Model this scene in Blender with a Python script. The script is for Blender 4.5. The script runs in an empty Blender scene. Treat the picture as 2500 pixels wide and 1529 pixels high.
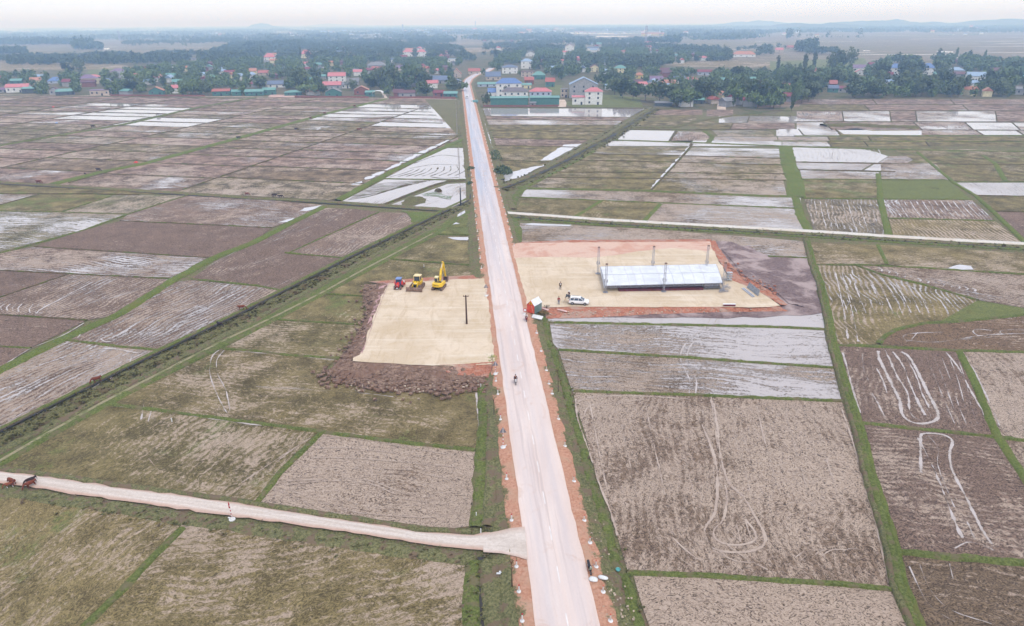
import bpy, bmesh, math, random
import numpy as np
from mathutils import Vector, Matrix, noise as mnoise
R = math.radians
rng = random.Random(7)
sc = bpy.context.scene
col = sc.collection

# ---------------------------------------------------------------- camera
CAMZ = 60.0
F = 1667.0
PITCH = math.atan(708.5 / F)
ROLL = R(0.41)
cam_d = bpy.data.cameras.new('camera')
cam = bpy.data.objects.new('camera', cam_d)
col.objects.link(cam)
cam_d.sensor_width = 36.0
cam_d.lens = F / 2500 * 36
cam_d.clip_start = 0.5
cam_d.clip_end = 80000
cam.rotation_mode = 'XYZ'
cam_rot = Matrix.Rotation(R(90) - PITCH, 3, 'X') @ Matrix.Rotation(-ROLL, 3, 'Z')
cam.rotation_euler = cam_rot.to_euler()
cam.location = (0, 0, CAMZ)
sc.camera = cam

# ---------------------------------------------------------------- world, sun, exposure
SUN_EL, SUN_AZ = R(58), R(150)      # azimuth clockwise from +Y
w = bpy.data.worlds.new('World'); sc.world = w; w.use_nodes = True
nt = w.node_tree; nt.nodes.clear()
sky = nt.nodes.new('ShaderNodeTexSky'); sky.sky_type = 'NISHITA'
sky.sun_disc = False; sky.sun_elevation = SUN_EL; sky.sun_rotation = SUN_AZ
sky.air_density = 1.0; sky.dust_density = 2.0; sky.ozone_density = 1.0; sky.altitude = 0
mixc = nt.nodes.new('ShaderNodeMix'); mixc.data_type = 'RGBA'
mixc.inputs[0].default_value = 0.80
mixc.inputs[7].default_value = (8.9, 9.5, 10.9, 1)          # the even white overcast layer
bg = nt.nodes.new('ShaderNodeBackground'); bg.inputs['Strength'].default_value = 0.12
wo = nt.nodes.new('ShaderNodeOutputWorld')
nt.links.new(sky.outputs[0], mixc.inputs[6])
nt.links.new(mixc.outputs[2], bg.inputs['Color'])
nt.links.new(bg.outputs[0], wo.inputs[0])
sd = bpy.data.lights.new('sun', 'SUN'); sun = bpy.data.objects.new('sun', sd); col.objects.link(sun)
sd.energy = 1.3; sd.angle = R(14); sd.color = (1.0, 0.95, 0.88)
sun_dir = Vector((math.sin(SUN_AZ) * math.cos(SUN_EL), math.cos(SUN_AZ) * math.cos(SUN_EL), math.sin(SUN_EL)))
sun.rotation_euler = sun_dir.to_track_quat('Z', 'Y').to_euler()
sc.view_settings.view_transform = 'Standard'
sc.view_settings.look = 'None'
sc.view_settings.gamma = 1.0
sc.view_settings.use_curve_mapping = False
sc.view_settings.exposure = 0.25
sc.render.engine = 'CYCLES'
sc.cycles.use_denoising = True
sc.cycles.max_bounces = 6
sc.cycles.diffuse_bounces = 2
sc.cycles.glossy_bounces = 2
sc.cycles.volume_bounces = 3
sc.cycles.transparent_max_bounces = 6

# ---------------------------------------------------------------- photo pixel -> point on a level plane
def P(px, py, z=0.0):
    d = cam_rot @ Vector(((px - 1250.0) / F, -(py - 764.5) / F, -1.0))
    t = (z - CAMZ) / d.z
    return Vector((d.x * t, d.y * t, z))
def PX(v):
    c = cam_rot.transposed() @ (Vector(v) - Vector((0, 0, CAMZ)))
    return (1250 + F * c.x / -c.z, 764.5 - F * c.y / -c.z)
def depth(v):
    return -(cam_rot.transposed() @ (Vector(v) - Vector((0, 0, CAMZ)))).z
def HT(px, pb, pt, z=0.0):
    """height of an upright whose foot shows at pb and whose head shows at pt"""
    b = P(px, pb, z); lo, hi = 0.0, 80.0
    for _ in range(40):
        m = (lo + hi) / 2
        if PX(b + Vector((0, 0, m)))[1] > pt: lo = m
        else: hi = m
    return lo
def WD(x0, x1, y, z=0.0):
    return (P(x1, y, z) - P(x0, y, z)).length
def lin(r, g, b, k=1.0):
    f = lambda c: ((c / 255) / 12.92 if c / 255 <= .04045 else ((c / 255 + .055) / 1.055) ** 2.4) * k
    return (f(r), f(g), f(b), 1.0)

# ---------------------------------------------------------------- node helpers
def newmat(name):
    m = bpy.data.materials.new(name); m.use_nodes = True
    m.node_tree.nodes.clear()
    return m, m.node_tree
class N:
    def __init__(s, nt): s.nt = nt
    def n(s, t, **kw):
        x = s.nt.nodes.new(t)
        for k, v in kw.items(): setattr(x, k, v)
        return x
    def l(s, a, b): s.nt.links.new(a, b)
    def setv(s, sock, v):
        if isinstance(v, (int, float)): sock.default_value = v
        elif isinstance(v, tuple): sock.default_value = v
        else: s.l(v, sock)
    def math(s, op, a, b=0.0, c=0.0, clamp=False):
        x = s.n('ShaderNodeMath', operation=op, use_clamp=clamp)
        s.setv(x.inputs[0], a); s.setv(x.inputs[1], b); s.setv(x.inputs[2], c)
        return x.outputs[0]
    def mix(s, f, a, b, mode='MIX'):
        x = s.n('ShaderNodeMix', data_type='RGBA', blend_type=mode)
        s.setv(x.inputs[0], f); s.setv(x.inputs[6], a); s.setv(x.inputs[7], b)
        return x.outputs[2]
    def mixf(s, f, a, b):
        x = s.n('ShaderNodeMix', data_type='FLOAT')
        s.setv(x.inputs[0], f); s.setv(x.inputs[2], a); s.setv(x.inputs[3], b)
        return x.outputs[0]
    def mr(s, v, a, b, c=0.0, d=1.0, smooth=True):
        x = s.n('ShaderNodeMapRange', interpolation_type='SMOOTHSTEP' if smooth else 'LINEAR')
        for i, q in enumerate((v, a, b, c, d)): s.setv(x.inputs[i], q)
        return x.outputs[0]
    def vmap(s, v, scale=(1, 1, 1), loc=(0, 0, 0), rot=(0, 0, 0)):
        x = s.n('ShaderNodeMapping')
        s.l(v, x.inputs[0]); x.inputs[1].default_value = loc; x.inputs[2].default_value = rot; x.inputs[3].default_value = scale
        return x.outputs[0]
    def noise(s, v, sc_=1.0, det=3.0, rough=.5, dist=0.0):
        x = s.n('ShaderNodeTexNoise')
        s.l(v, x.inputs['Vector']); x.inputs['Scale'].default_value = sc_
        x.inputs['Detail'].default_value = det; x.inputs['Roughness'].default_value = rough
        x.inputs['Distortion'].default_value = dist
        return x.outputs[0]
    def pos(s): return s.n('ShaderNodeNewGeometry').outputs['Position']
    def obj(s): return s.n('ShaderNodeTexCoord').outputs['Object']
    def attr(s, name, kind='Fac'):
        x = s.n('ShaderNodeAttribute', attribute_name=name)
        return x.outputs[kind]
    def bump(s, h, dist, strength=1.0):
        x = s.n('ShaderNodeBump'); s.l(h, x.inputs['Height'])
        x.inputs['Distance'].default_value = dist; x.inputs['Strength'].default_value = strength
        return x.outputs[0]
    def out(s, color, rough=.9, normal=None, spec=.3, metal=0.0, ior=None, **kw):
        p = s.n('ShaderNodeBsdfPrincipled')
        s.setv(p.inputs['Base Color'], color); s.setv(p.inputs['Roughness'], rough)
        s.setv(p.inputs['Specular IOR Level'], spec); s.setv(p.inputs['Metallic'], metal)
        if ior: p.inputs['IOR'].default_value = ior
        if normal is not None: s.l(normal, p.inputs['Normal'])
        o = s.n('ShaderNodeOutputMaterial'); s.l(p.outputs[0], o.inputs[0])
        return p

K = 0.80     # photo colour -> surface colour (the light gives back about 1/K)
def C(r, g, b, k=1.0): return lin(r, g, b, K * k)

def simple(name, rgb, rough=.7, var=.18, scale=1.5, metal=0.0, spec=.4, bumpd=0.0, k=1.0):
    """painted / plain surface with a little wear and dirt"""
    m, t = newmat(name); n = N(t)
    v = n.obj()
    f = n.noise(v, scale, 5, .62)
    c = C(*rgb, k)
    d = tuple(x * (1 - var * 1.6) for x in c[:3]) + (1,)
    l_ = tuple(min(1, x * (1 + var * .6)) for x in c[:3]) + (1,)
    cc = n.mix(n.mr(f, .3, .7), d, l_)
    nb = n.bump(f, bumpd) if bumpd else None
    n.out(cc, rough, nb, spec, metal)
    return m

# ---------------------------------------------------------------- mesh helpers
class MB:
    def __init__(s): s.v = []; s.f = []; s.m = []
    def add(s, vs, fs, mi=0):
        o = len(s.v); s.v += [tuple(x) for x in vs]
        s.f += [tuple(i + o for i in f) for f in fs]; s.m += [mi] * len(fs)
        return s
    def box(s, c, d, rz=0, mi=0, rx=0, ry=0, taper=(1, 1), bev=0.0):
        x, y, z = d[0] / 2, d[1] / 2, d[2] / 2
        tx, ty = taper
        M = Matrix.Rotation(rz, 3, 'Z') @ Matrix.Rotation(ry, 3, 'Y') @ Matrix.Rotation(rx, 3, 'X')
        c = Vector(c)
        vs = []
        for (a, b, e) in ((-1, -1, -1), (1, -1, -1), (1, 1, -1), (-1, 1, -1), (-1, -1, 1), (1, -1, 1), (1, 1, 1), (-1, 1, 1)):
            q = Vector((a * x * (tx if e > 0 else 1), b * y * (ty if e > 0 else 1), e * z))
            vs.append(c + M @ q)
        return s.add(vs, [(0, 3, 2, 1), (4, 5, 6, 7), (0, 1, 5, 4), (1, 2, 6, 5), (2, 3, 7, 6), (3, 0, 4, 7)], mi)
    def tube(s, a, b, r, r2=None, n=8, mi=0, cap=True):
        a, b = Vector(a), Vector(b); r2 = r if r2 is None else r2
        d = (b - a); 
        if d.length < 1e-6: return s
        q = d.to_track_quat('Z', 'Y').to_matrix()
        vs = []
        for (c, rr) in ((a, r), (b, r2)):
            for i in range(n):
                t = 2 * math.pi * i / n
                vs.append(c + q @ Vector((math.cos(t) * rr, math.sin(t) * rr, 0)))
        fs = [(i, (i + 1) % n, n + (i + 1) % n, n + i) for i in range(n)]
        if cap: fs += [tuple(range(n))[::-1], tuple(range(n, 2 * n))]
        return s.add(vs, fs, mi)
    def prism(s, prof, x0, x1, axis='X', mi=0):
        """profile list of (a,b) swept along axis. axis X: (y,z); axis Y: (x,z); axis Z: (x,y)"""
        def pt(a, b, t):
            return {'X': (t, a, b), 'Y': (a, t, b), 'Z': (a, b, t)}[axis]
        n = len(prof)
        vs = [pt(a, b, x0) for a, b in prof] + [pt(a, b, x1) for a, b in prof]
        fs = [(i, (i + 1) % n, n + (i + 1) % n, n + i) for i in range(n)] + [tuple(range(n))[::-1], tuple(range(n, 2 * n))]
        return s.add(vs, fs, mi)
    def lathe(s, prof, c=(0, 0, 0), n=12, mi=0):
        c = Vector(c); vs = []
        for (r, z) in prof:
            for i in range(n):
                t = 2 * math.pi * i / n
                vs.append(c + Vector((math.cos(t) * r, math.sin(t) * r, z)))
        fs = []
        for j in range(len(prof) - 1):
            for i in range(n):
                fs.append((j * n + i, j * n + (i + 1) % n, (j + 1) * n + (i + 1) % n, (j + 1) * n + i))
        fs += [tuple(range(n))[::-1], tuple(range((len(prof) - 1) * n, len(prof) * n))]
        return s.add(vs, fs, mi)
    def mesh(s, name, mats, smooth=False, fix=True):
        me = bpy.data.meshes.new(name)
        me.from_pydata(s.v, [], s.f)
        for m in (mats if isinstance(mats, (list, tuple)) else [mats]): me.materials.append(m)
        if len(me.materials) > 1: me.polygons.foreach_set('material_index', s.m)
        if fix:
            b = bmesh.new(); b.from_mesh(me); bmesh.ops.recalc_face_normals(b, faces=b.faces); b.to_mesh(me); b.free()
        if smooth: me.polygons.foreach_set('use_smooth', [True] * len(me.polygons))
        me.update()
        return me
    def build(s, name, mats, parent=None, smooth=False, bevel=0.0, fix=True):
        o = bpy.data.objects.new(name, s.mesh(name, mats, smooth, fix))
        col.objects.link(o); o.parent = parent
        if bevel:
            b = o.modifiers.new('bevel', 'BEVEL'); b.width = bevel; b.segments = 2; b.limit_method = 'ANGLE'
        return o
def thing(name, label, cat, loc=(0, 0, 0), rz=0.0, group=None):
    o = bpy.data.objects.new(name, None); col.objects.link(o)
    o.location = loc; o.rotation_euler = (0, 0, rz)
    tag(o, label, cat, group); return o
def tag(o, label, cat, group=None):
    o['label'] = label; o['category'] = cat
    if group: o['group'] = group
    return o
def struct(o, kind='structure'):
    o['kind'] = kind; return o
def copy_tree(o, parent=None):
    kids = [c for c in o.children]
    c = o.copy(); col.objects.link(c); c.parent = parent
    for k in kids: copy_tree(k, c)
    return c
def raw(name, V, faces, mats, kind=None):
    me = bpy.data.meshes.new(name); me.from_pydata(V, [], faces)
    for m in (mats if isinstance(mats, (list, tuple)) else [mats]): me.materials.append(m)
    me.update()
    o = bpy.data.objects.new(name, me); col.objects.link(o)
    if kind: o['kind'] = kind
    return o
# ================================================================ ground materials
# --- paddy mud: attributes silt, water, green, furrow, tint, seed per field, UV 'fuv' in metres along the furrows
def field_material():
    m, t = newmat('paddy_mud'); n = N(t)
    uv = n.n('ShaderNodeUVMap', uv_map='fuv').outputs[0]
    W = n.pos()
    silt, water, green, furr, clod = (n.attr(a) for a in ('silt', 'water', 'green', 'furrow', 'clod'))
    tint = n.attr('tint', 'Color')
    sep = n.n('ShaderNodeSeparateXYZ'); n.l(uv, sep.inputs[0])
    # warped furrow coordinates
    wr = n.noise(W, .045, 2, .5)
    wv = n.math('MULTIPLY_ADD', wr, 9.0, sep.outputs[1])
    cmb = n.n('ShaderNodeCombineXYZ'); n.l(sep.outputs[0], cmb.inputs[0]); n.l(wv, cmb.inputs[1]); n.l(sep.outputs[2], cmb.inputs[2])
    fu = cmb.outputs[0]
    big = n.noise(W, .028, 3, .55)
    mid = n.noise(W, .16, 3, .55)
    strk = n.noise(n.vmap(fu, (.07, 1.0, 1)), 1, 3, .55)
    fine = n.noise(n.vmap(fu, (.85, 1.2, 1)), 1.0, 6, .72, 1.4)
    clodn = n.noise(n.vmap(fu, (1.25, 1.65, 1)), 1.0, 4, .7, 3.2)
    # plough lines ~1.1 m apart
    wl = n.n('ShaderNodeTexWave', wave_type='BANDS', bands_direction='Y'); n.l(fu, wl.inputs[0])
    wl.inputs['Scale'].default_value = .27; wl.inputs['Distortion'].default_value = 3.0; wl.inputs['Detail'].default_value = 3
    wl.inputs['Detail Scale'].default_value = .35
    line = wl.outputs[1]
    # silt cover
    a = n.math('MULTIPLY_ADD', big, .36, -.04)
    a = n.math('MULTIPLY_ADD', mid, .20, a)
    a = n.math('MULTIPLY_ADD', fine, .40, a)
    a = n.math('MULTIPLY_ADD', strk, .12, a)
    a = n.math('ADD', a, n.math('MULTIPLY', n.math('SUBTRACT', line, .5), n.math('MULTIPLY', furr, .09)))
    thr_s = n.math('MULTIPLY_ADD', silt, -.34, .665)
    fs = n.mr(a, n.math('SUBTRACT', thr_s, .035), n.math('ADD', thr_s, .05))
    # water cover
    b = n.math('MULTIPLY_ADD', n.noise(W, .03, 3, .5), .42, 0)
    b = n.math('MULTIPLY_ADD', n.noise(n.vmap(fu, (.07, .95, 1), (9, 3, 0)), 1, 5, .62), .30, b)
    b = n.math('MULTIPLY_ADD', fine, .28, b)
    b = n.math('ADD', b, n.math('MULTIPLY', n.math('SUBTRACT', line, .5), n.math('MULTIPLY', furr, .085)))
    b = n.math('ADD', b, n.math('MULTIPLY', n.math('SUBTRACT', clodn, .5), n.math('MULTIPLY', clod, .34)))
    thr_w = n.math('MULTIPLY_ADD', water, -.44, .70)
    fw = n.mr(b, n.math('SUBTRACT', thr_w, .008), n.math('ADD', thr_w, .022))
    # mud colour
    dark = n.mix(1.0, tint, (.40, .37, .34, 1), 'MULTIPLY')
    lite = n.mix(1.0, tint, (1.62, 1.55, 1.46, 1), 'MULTIPLY')
    cf = n.mixf(clod, n.mixf(.5, fine, mid), clodn)
    mud = n.mix(n.mr(cf, .38, .62), dark, lite)
    mud = n.mix(n.mr(big, .35, .7, 0, .35), mud, n.mix(1.0, mud, (.72, .74, .80, 1), 'MULTIPLY'))
    grn = n.math('MULTIPLY', n.mr(n.math('MULTIPLY_ADD', fine, .35, n.math('MULTIPLY', n.noise(W, .09, 4, .6), .65)),
                  n.math('MULTIPLY_ADD', green, -.34, .66), n.math('MULTIPLY_ADD', green, -.34, .74)), .9)
    gcol = n.mix(n.mr(clodn, .35, .65), C(88, 94, 52), C(132, 138, 80))
    mud = n.mix(grn, mud, gcol)
    siltc = n.mix(n.mr(clodn, .3, .7), C(160, 138, 120), C(198, 177, 160))
    fs2 = n.math('MULTIPLY', fs, n.mixf(clod, .85, n.mr(clodn, .38, .50, .05, 1)))
    base = n.mix(fs2, mud, siltc)
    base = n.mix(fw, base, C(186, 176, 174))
    rough = n.mixf(fw, n.mixf(fs, .85, .42), .06)
    h = n.math('MULTIPLY', n.math('SUBTRACT', 1.0, fw), n.math('MULTIPLY_ADD', clodn, .6, n.math('MULTIPLY', fine, .4)))
    n.out(base, rough, n.bump(h, .28, .8), n.mixf(fw, .15, .6))
    return m
M_FIELD = field_material()

def grass_material(name, a, b, d, scale=.5, dead=.3):
    m, t = newmat(name); n = N(t); W = n.pos()
    f1 = n.noise(W, 3.2, 5, .7, .6); f2 = n.noise(W, scale, 4, .6); f3 = n.noise(W, .07, 3, .6)
    c = n.mix(n.mr(f1, .34, .66), a, b)
    c = n.mix(n.math('MULTIPLY', n.mr(f2, .5, .64), dead * 2.2), c, d)
    c = n.mix(n.mr(f3, .35, .7, 0, .4), c, n.mix(1.0, c, (.7, .72, .75, 1), 'MULTIPLY'))
    n.out(c, .95, n.bump(f1, .25, .9), .1)
    return m
M_GRASS = grass_material('bank_grass', C(84, 94, 48), C(128, 136, 78), C(126, 116, 88), .5, .42)
M_GRASSB = grass_material('bright_grass', C(92, 104, 52), C(128, 138, 76), C(122, 120, 72), .3, .3)
M_VERGE = grass_material('rough_verge', C(90, 92, 60), C(144, 140, 100), C(130, 112, 92), .6, .7)
M_RIDGE = grass_material('earth_ridge', C(82, 70, 56), C(128, 114, 88), C(98, 104, 54), .25, .7)
M_TALL = grass_material('tall_bank_grass', C(78, 80, 50), C(140, 134, 92), C(112, 98, 74), .4, .5)

def soil_material(name, a, b, c, s=.35, rough=.95, bump=.2, fs=2.5):
    m, t = newmat(name); n = N(t); W = n.pos()
    f1 = n.noise(W, fs, 6, .7, .8); f2 = n.noise(W, s, 4, .6, .6)
    k = n.mix(n.mr(f1, .35, .65), a, b)
    k = n.mix(n.mr(f2, .46, .64), k, c)
    n.out(k, rough, n.bump(f1, bump, .9), .15)
    return m
M_RED = soil_material('red_soil', C(176, 124, 98), C(208, 158, 134), C(190, 150, 128), .3)
def shoulder_material():
    m, t = newmat('red_shoulder_soil'); n = N(t); W = n.pos()
    uv = n.n('ShaderNodeUVMap', uv_map='ruv').outputs[0]
    s = n.n('ShaderNodeSeparateXYZ'); n.l(uv, s.inputs[0])
    f1 = n.noise(W, 2.5, 6, .7, .8); f2 = n.noise(W, .3, 4, .65, .6)
    k = n.mix(n.mr(f1, .35, .65), C(180, 128, 102), C(210, 162, 138)); k = n.mix(n.mr(f2, .46, .64), k, C(196, 158, 134))
    e = n.math('ADD', n.math('ABSOLUTE', s.outputs[0]), n.math('MULTIPLY', n.math('SUBTRACT', f2, .5), 1.1))
    e = n.math('ADD', e, n.math('MULTIPLY', n.math('SUBTRACT', f1, .5), .5))
    k = n.mix(n.mr(e, .93, 1.02), k, n.mix(n.mr(f1, .38, .62), C(86, 88, 56), C(140, 128, 96)))
    n.out(k, .95, n.bump(f1, .2, .9), .1)
    return m
M_SHOULDER = shoulder_material()
M_REDD = soil_material('red_fill_soil', C(158, 98, 76), C(200, 138, 114), C(186, 152, 136), .3)
M_CLOD = soil_material('dug_mud', C(102, 78, 66), C(170, 142, 124), C(140, 110, 94), .25, .9, .5, 1.3)
M_PURP = soil_material('wet_dug_mud', C(104, 84, 84), C(142, 120, 116), C(180, 160, 156), .12, .6, .3, 1.6)
M_PINKM = soil_material('pale_pink_mud', C(186, 142, 142), C(216, 178, 176), C(160, 130, 128), .4, .8, .3)

def sand_material():
    m, t = newmat('pale_sand'); n = N(t); W = n.pos()
    f1 = n.noise(W, 5, 5, .7); f2 = n.noise(W, .11, 4, .55, .4)
    tr = n.noise(n.vmap(W, (.55, .09, 1), (0, 0, 0), (0, 0, R(-12))), 1, 5, .7, 1.2)
    tr2 = n.noise(n.vmap(W, (.05, .8, 1), (5, 0, 0), (0, 0, R(-6))), 1, 3, .6, .4)
    c = n.mix(n.mr(f2, .35, .66), C(212, 192, 166), C(228, 210, 188))
    c = n.mix(n.mr(tr, .50, .68, 0, .5), c, C(192, 168, 138))
    c = n.mix(n.mr(n.noise(W, .3, 5, .65, 1.2), .50, .66, 0, .6), c, C(204, 182, 152))
    c = n.mix(n.mr(tr2, .52, .68, 0, .35), c, C(240, 230, 216))
    c = n.mix(n.mr(f1, .3, .7, 0, .16), c, C(190, 165, 130))
    n.out(c, .95, n.bump(f1, .05, .6), .1)
    return m
M_SAND = sand_material()

def road_material():
    m, t = newmat('dusty_asphalt'); n = N(t)
    uv = n.n('ShaderNodeUVMap', uv_map='ruv').outputs[0]       # x across -1..1, y along in metres
    s = n.n('ShaderNodeSeparateXYZ'); n.l(uv, s.inputs[0])
    W = n.pos()
    lanes = n.noise(n.vmap(uv, (2.2, .014, 1)), 1, 5, .6)
    fine = n.noise(W, 6, 5, .7); blot = n.noise(n.vmap(uv, (.8, .035, 1)), 1, 4, .6)
    asph = n.mix(n.mr(lanes, .3, .7), C(176, 182, 198), C(204, 206, 218))
    dust = n.mix(n.mr(blot, .3, .7), C(222, 202, 194), C(236, 219, 211))
    # dust tracked along the road from the two sand pads and thinning with distance from them
    y = s.outputs[1]
    far = n.mr(y, 175, 330, 0, 1, False)
    edge = n.mr(s.outputs[0], -.7, 1.0, .12, -.30, False)        # the right lane carries the lorries' dust
    d = n.math('ADD', n.mixf(far, .92, .14), n.math('MULTIPLY', edge, n.mixf(far, -.1, -1.0)))
    d = n.math('ADD', d, n.math('MULTIPLY_ADD', lanes, 1.2, -.6), 0, True)
    c = n.mix(n.math('MAXIMUM', d, 0.0), asph, dust)
    ed = n.mr(n.math('ABSOLUTE', s.outputs[0]), .86, 1.02, 0, .55)
    c = n.mix(ed, c, C(228, 200, 184))
    c = n.mix(n.mr(fine, .3, .7, 0, .12), c, C(150, 140, 140))
    c = n.mix(n.mr(n.noise(n.vmap(uv, (4.5, .02, 1), (7, 0, 0)), 1, 4, .6), .52, .66, 0, .5), c, C(188, 172, 170))
    c = n.mix(n.mr(n.noise(W, .22, 5, .7, 1.0), .56, .68, 0, .45), c, C(206, 176, 160))
    n.out(c, .85, n.bump(fine, .02, .5), .2)
    return m
M_ROAD = road_material()

def path_material():
    m, t = newmat('crushed_stone_track'); n = N(t)
    uv = n.n('ShaderNodeUVMap', uv_map='ruv').outputs[0]
    s = n.n('ShaderNodeSeparateXYZ'); n.l(uv, s.inputs[0]); W = n.pos()
    f = n.noise(W, 2.5, 6, .7); st = n.noise(n.vmap(uv, (2.4, .09, 1)), 1, 5, .65, .3)
    c = n.mix(n.mr(st, .35, .66), C(206, 192, 182), C(230, 220, 212))
    e = n.math('ADD', n.mr(n.math('ABSOLUTE', s.outputs[0]), .45, .98), n.math('MULTIPLY_ADD', st, 1.1, -.55), 0, True)
    c = n.mix(n.math('MULTIPLY', e, .8), c, C(196, 158, 140))
    c = n.mix(n.mr(f, .35, .75, 0, .35), c, C(160, 140, 126))
    n.out(c, .95, n.bump(f, .06, .6), .1)
    return m
M_PATH = path_material()
M_CONC = soil_material('pale_concrete', C(206, 200, 192), C(232, 226, 218), C(214, 200, 186), .2, .9, .03)

def water_material(name, base, rough=.05):
    m, t = newmat(name); n = N(t); W = n.pos()
    f = n.noise(W, .6, 3, .5)
    n.out(n.mix(n.mr(f, .3, .7), base, tuple(x * .85 for x in base[:3]) + (1,)), rough, n.bump(f, .02, .4), .6)
    return m
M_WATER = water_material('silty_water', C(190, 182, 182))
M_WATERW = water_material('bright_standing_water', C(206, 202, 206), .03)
def track_material(c1, c2):
    m, t = newmat('wet_silt'); n = N(t); W = n.pos()
    uv = n.n('ShaderNodeUVMap', uv_map='ruv').outputs[0]
    s = n.n('ShaderNodeSeparateXYZ'); n.l(uv, s.inputs[0])
    f = n.noise(W, 1.6, 5, .7, .5); g = n.noise(W, .35, 3, .6)
    e = n.math('ADD', n.math('MULTIPLY', n.math('SUBTRACT', 1.0, n.math('ABSOLUTE', s.outputs[0])), .55), n.math('MULTIPLY_ADD', f, 1.5, n.math('MULTIPLY', g, .9)))
    al = n.mr(e, 1.22, 1.36)
    p = n.n('ShaderNodeBsdfPrincipled'); n.l(n.mix(n.mr(g, .3, .7), c1, c2), p.inputs['Base Color'])
    p.inputs['Roughness'].default_value = .14; p.inputs['Specular IOR Level'].default_value = .6
    tr = n.n('ShaderNodeBsdfTransparent'); mx = n.n('ShaderNodeMixShader'); n.l(al, mx.inputs[0]); n.l(tr.outputs[0], mx.inputs[1]); n.l(p.outputs[0], mx.inputs[2])
    o = n.n('ShaderNodeOutputMaterial'); n.l(mx.outputs[0], o.inputs[0])
    return m
M_TRACK = track_material(C(172, 158, 148), C(194, 182, 178)); M_TRACKD = track_material(C(168, 146, 130), C(188, 168, 152))
M_DITCH = water_material('dark_ditch_water', C(50, 44, 38), .75)

# plain beyond the village: a patchwork of far fields
def plain_material():
    m, t = newmat('open_country'); n = N(t); W = n.pos()
    br = n.n('ShaderNodeTexBrick'); n.l(n.vmap(W, (.011, .0085, 1), (0, 0, 0), (0, 0, R(12))), br.inputs[0])
    br.inputs['Scale'].default_value = 1; br.inputs['Mortar Size'].default_value = .012
    br.inputs['Color1'].default_value = (0, 0, 0, 1); br.inputs['Color2'].default_value = (1, 1, 1, 1); br.inputs['Mortar'].default_value = (.5, .5, .5, 1)
    f = n.noise(n.vmap(W, (.0015, .005, 1)), 1, 5, .6); g = n.noise(W, .05, 4, .6)
    c = n.mix(br.outputs[0], C(128, 114, 98), C(150, 138, 122))
    c = n.mix(n.mr(f, .42, .62, 0, .6), c, C(124, 122, 90))
    c = n.mix(n.mr(f, .60, .72, 0, .6), c, C(158, 142, 126))
    c = n.mix(n.math('MULTIPLY', br.outputs[1], .5), c, C(74, 78, 44))
    c = n.mix(n.mr(g, .4, .7, 0, .3), c, C(80, 78, 50))
    wt = n.noise(n.vmap(W, (.003, .02, 1), (40, 0, 0)), 1, 3, .5)
    fw = n.mr(wt, .655, .67)
    c = n.mix(fw, c, C(180, 170, 170))
    n.out(c, n.mixf(fw, .95, .1), None, .1)
    return m
M_PLAIN = plain_material()
M_YARD = soil_material('village_earth', C(92, 84, 62), C(128, 118, 92), C(84, 92, 52), .06, .95, .2)
# ================================================================ terrain helpers
KIND = {  # tint, silt, water, green, furrow, clod
    'olive': ((124, 114, 80), .28, .10, .28, .35, .25),
    'stub':  ((130, 118, 84), .40, .08, .22, .35, .45),
    'mud':   ((134, 115, 104), .36, .28, .03, .6, .6),
    'dark':  ((126, 107, 97), .26, .22, .03, .5, .7),
    'streak':((132, 113, 102), .50, .40, .02, .7, .5),
    'pale':  ((126, 110, 95), .80, .28, .10, .3, 1.0),
    'silty': ((122, 105, 92), .62, .16, .06, .35, 1.0),
    'half':  ((128, 112, 94), .55, .52, .12, .7, .5),
    'white': ((130, 114, 104), .6, .74, .05, 2.2, .3),
    'full':  ((150, 134, 122), .7, .90, .0, 2.6, .2),
    'grass': ((110, 112, 66), .05, .0, .75, .2, .2),
    'wetgr': ((126, 120, 96), .45, .42, .30, .5, .35),
}
field_n = [0]
ALLF = []
def field(poly, kind, d=None, name='paddy_field', **ov):
    tint, silt, water, green, furr, clod = KIND[kind]
    p = dict(tint=tint, silt=silt, water=water, green=green, furrow=furr, clod=clod); p.update(ov)
    k = field_n[0]; field_n[0] += 1
    z = .02 + (k % 14) * .004
    V = [P(x, y, 0) for x, y in poly]
    for v in V: v.z = z
    if d is None: d = (poly[0], poly[1])
    a, b = P(*d[0]), P(*d[1]); ang = math.atan2(b.y - a.y, b.x - a.x)
    ca, sa = math.cos(-ang), math.sin(-ang)
    me = bpy.data.meshes.new(name); me.from_pydata(V, [], [tuple(range(len(V)))])
    uvl = me.uv_layers.new(name='fuv')
    ox = rng.uniform(0, 500)
    for lp in me.loops:
        v = V[lp.vertex_index]
        uvl.data[lp.index].uv = (v.x * ca - v.y * sa + ox, v.x * sa + v.y * ca + ox)
    j = lambda v: v + rng.uniform(-.03, .03)
    for an in ('silt', 'water', 'green', 'furrow', 'clod'):
        at = me.attributes.new(an, 'FLOAT', 'FACE'); at.data[0].value = p[an] if an in ov or an == 'water' else j(p[an])
    c = C(*p['tint']); q = rng.uniform(.92, 1.08)
    at = me.attributes.new('tint', 'FLOAT_COLOR', 'FACE'); at.data[0].color = (c[0] * q, c[1] * q, c[2] * q, 1)
    me.materials.append(M_FIELD); me.update()
    if me.polygons[0].normal.z < 0: me.flip_normals()
    o = bpy.data.objects.new(name, me); col.objects.link(o); o['kind'] = 'structure'
    ALLF.append(poly)
    return o

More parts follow.
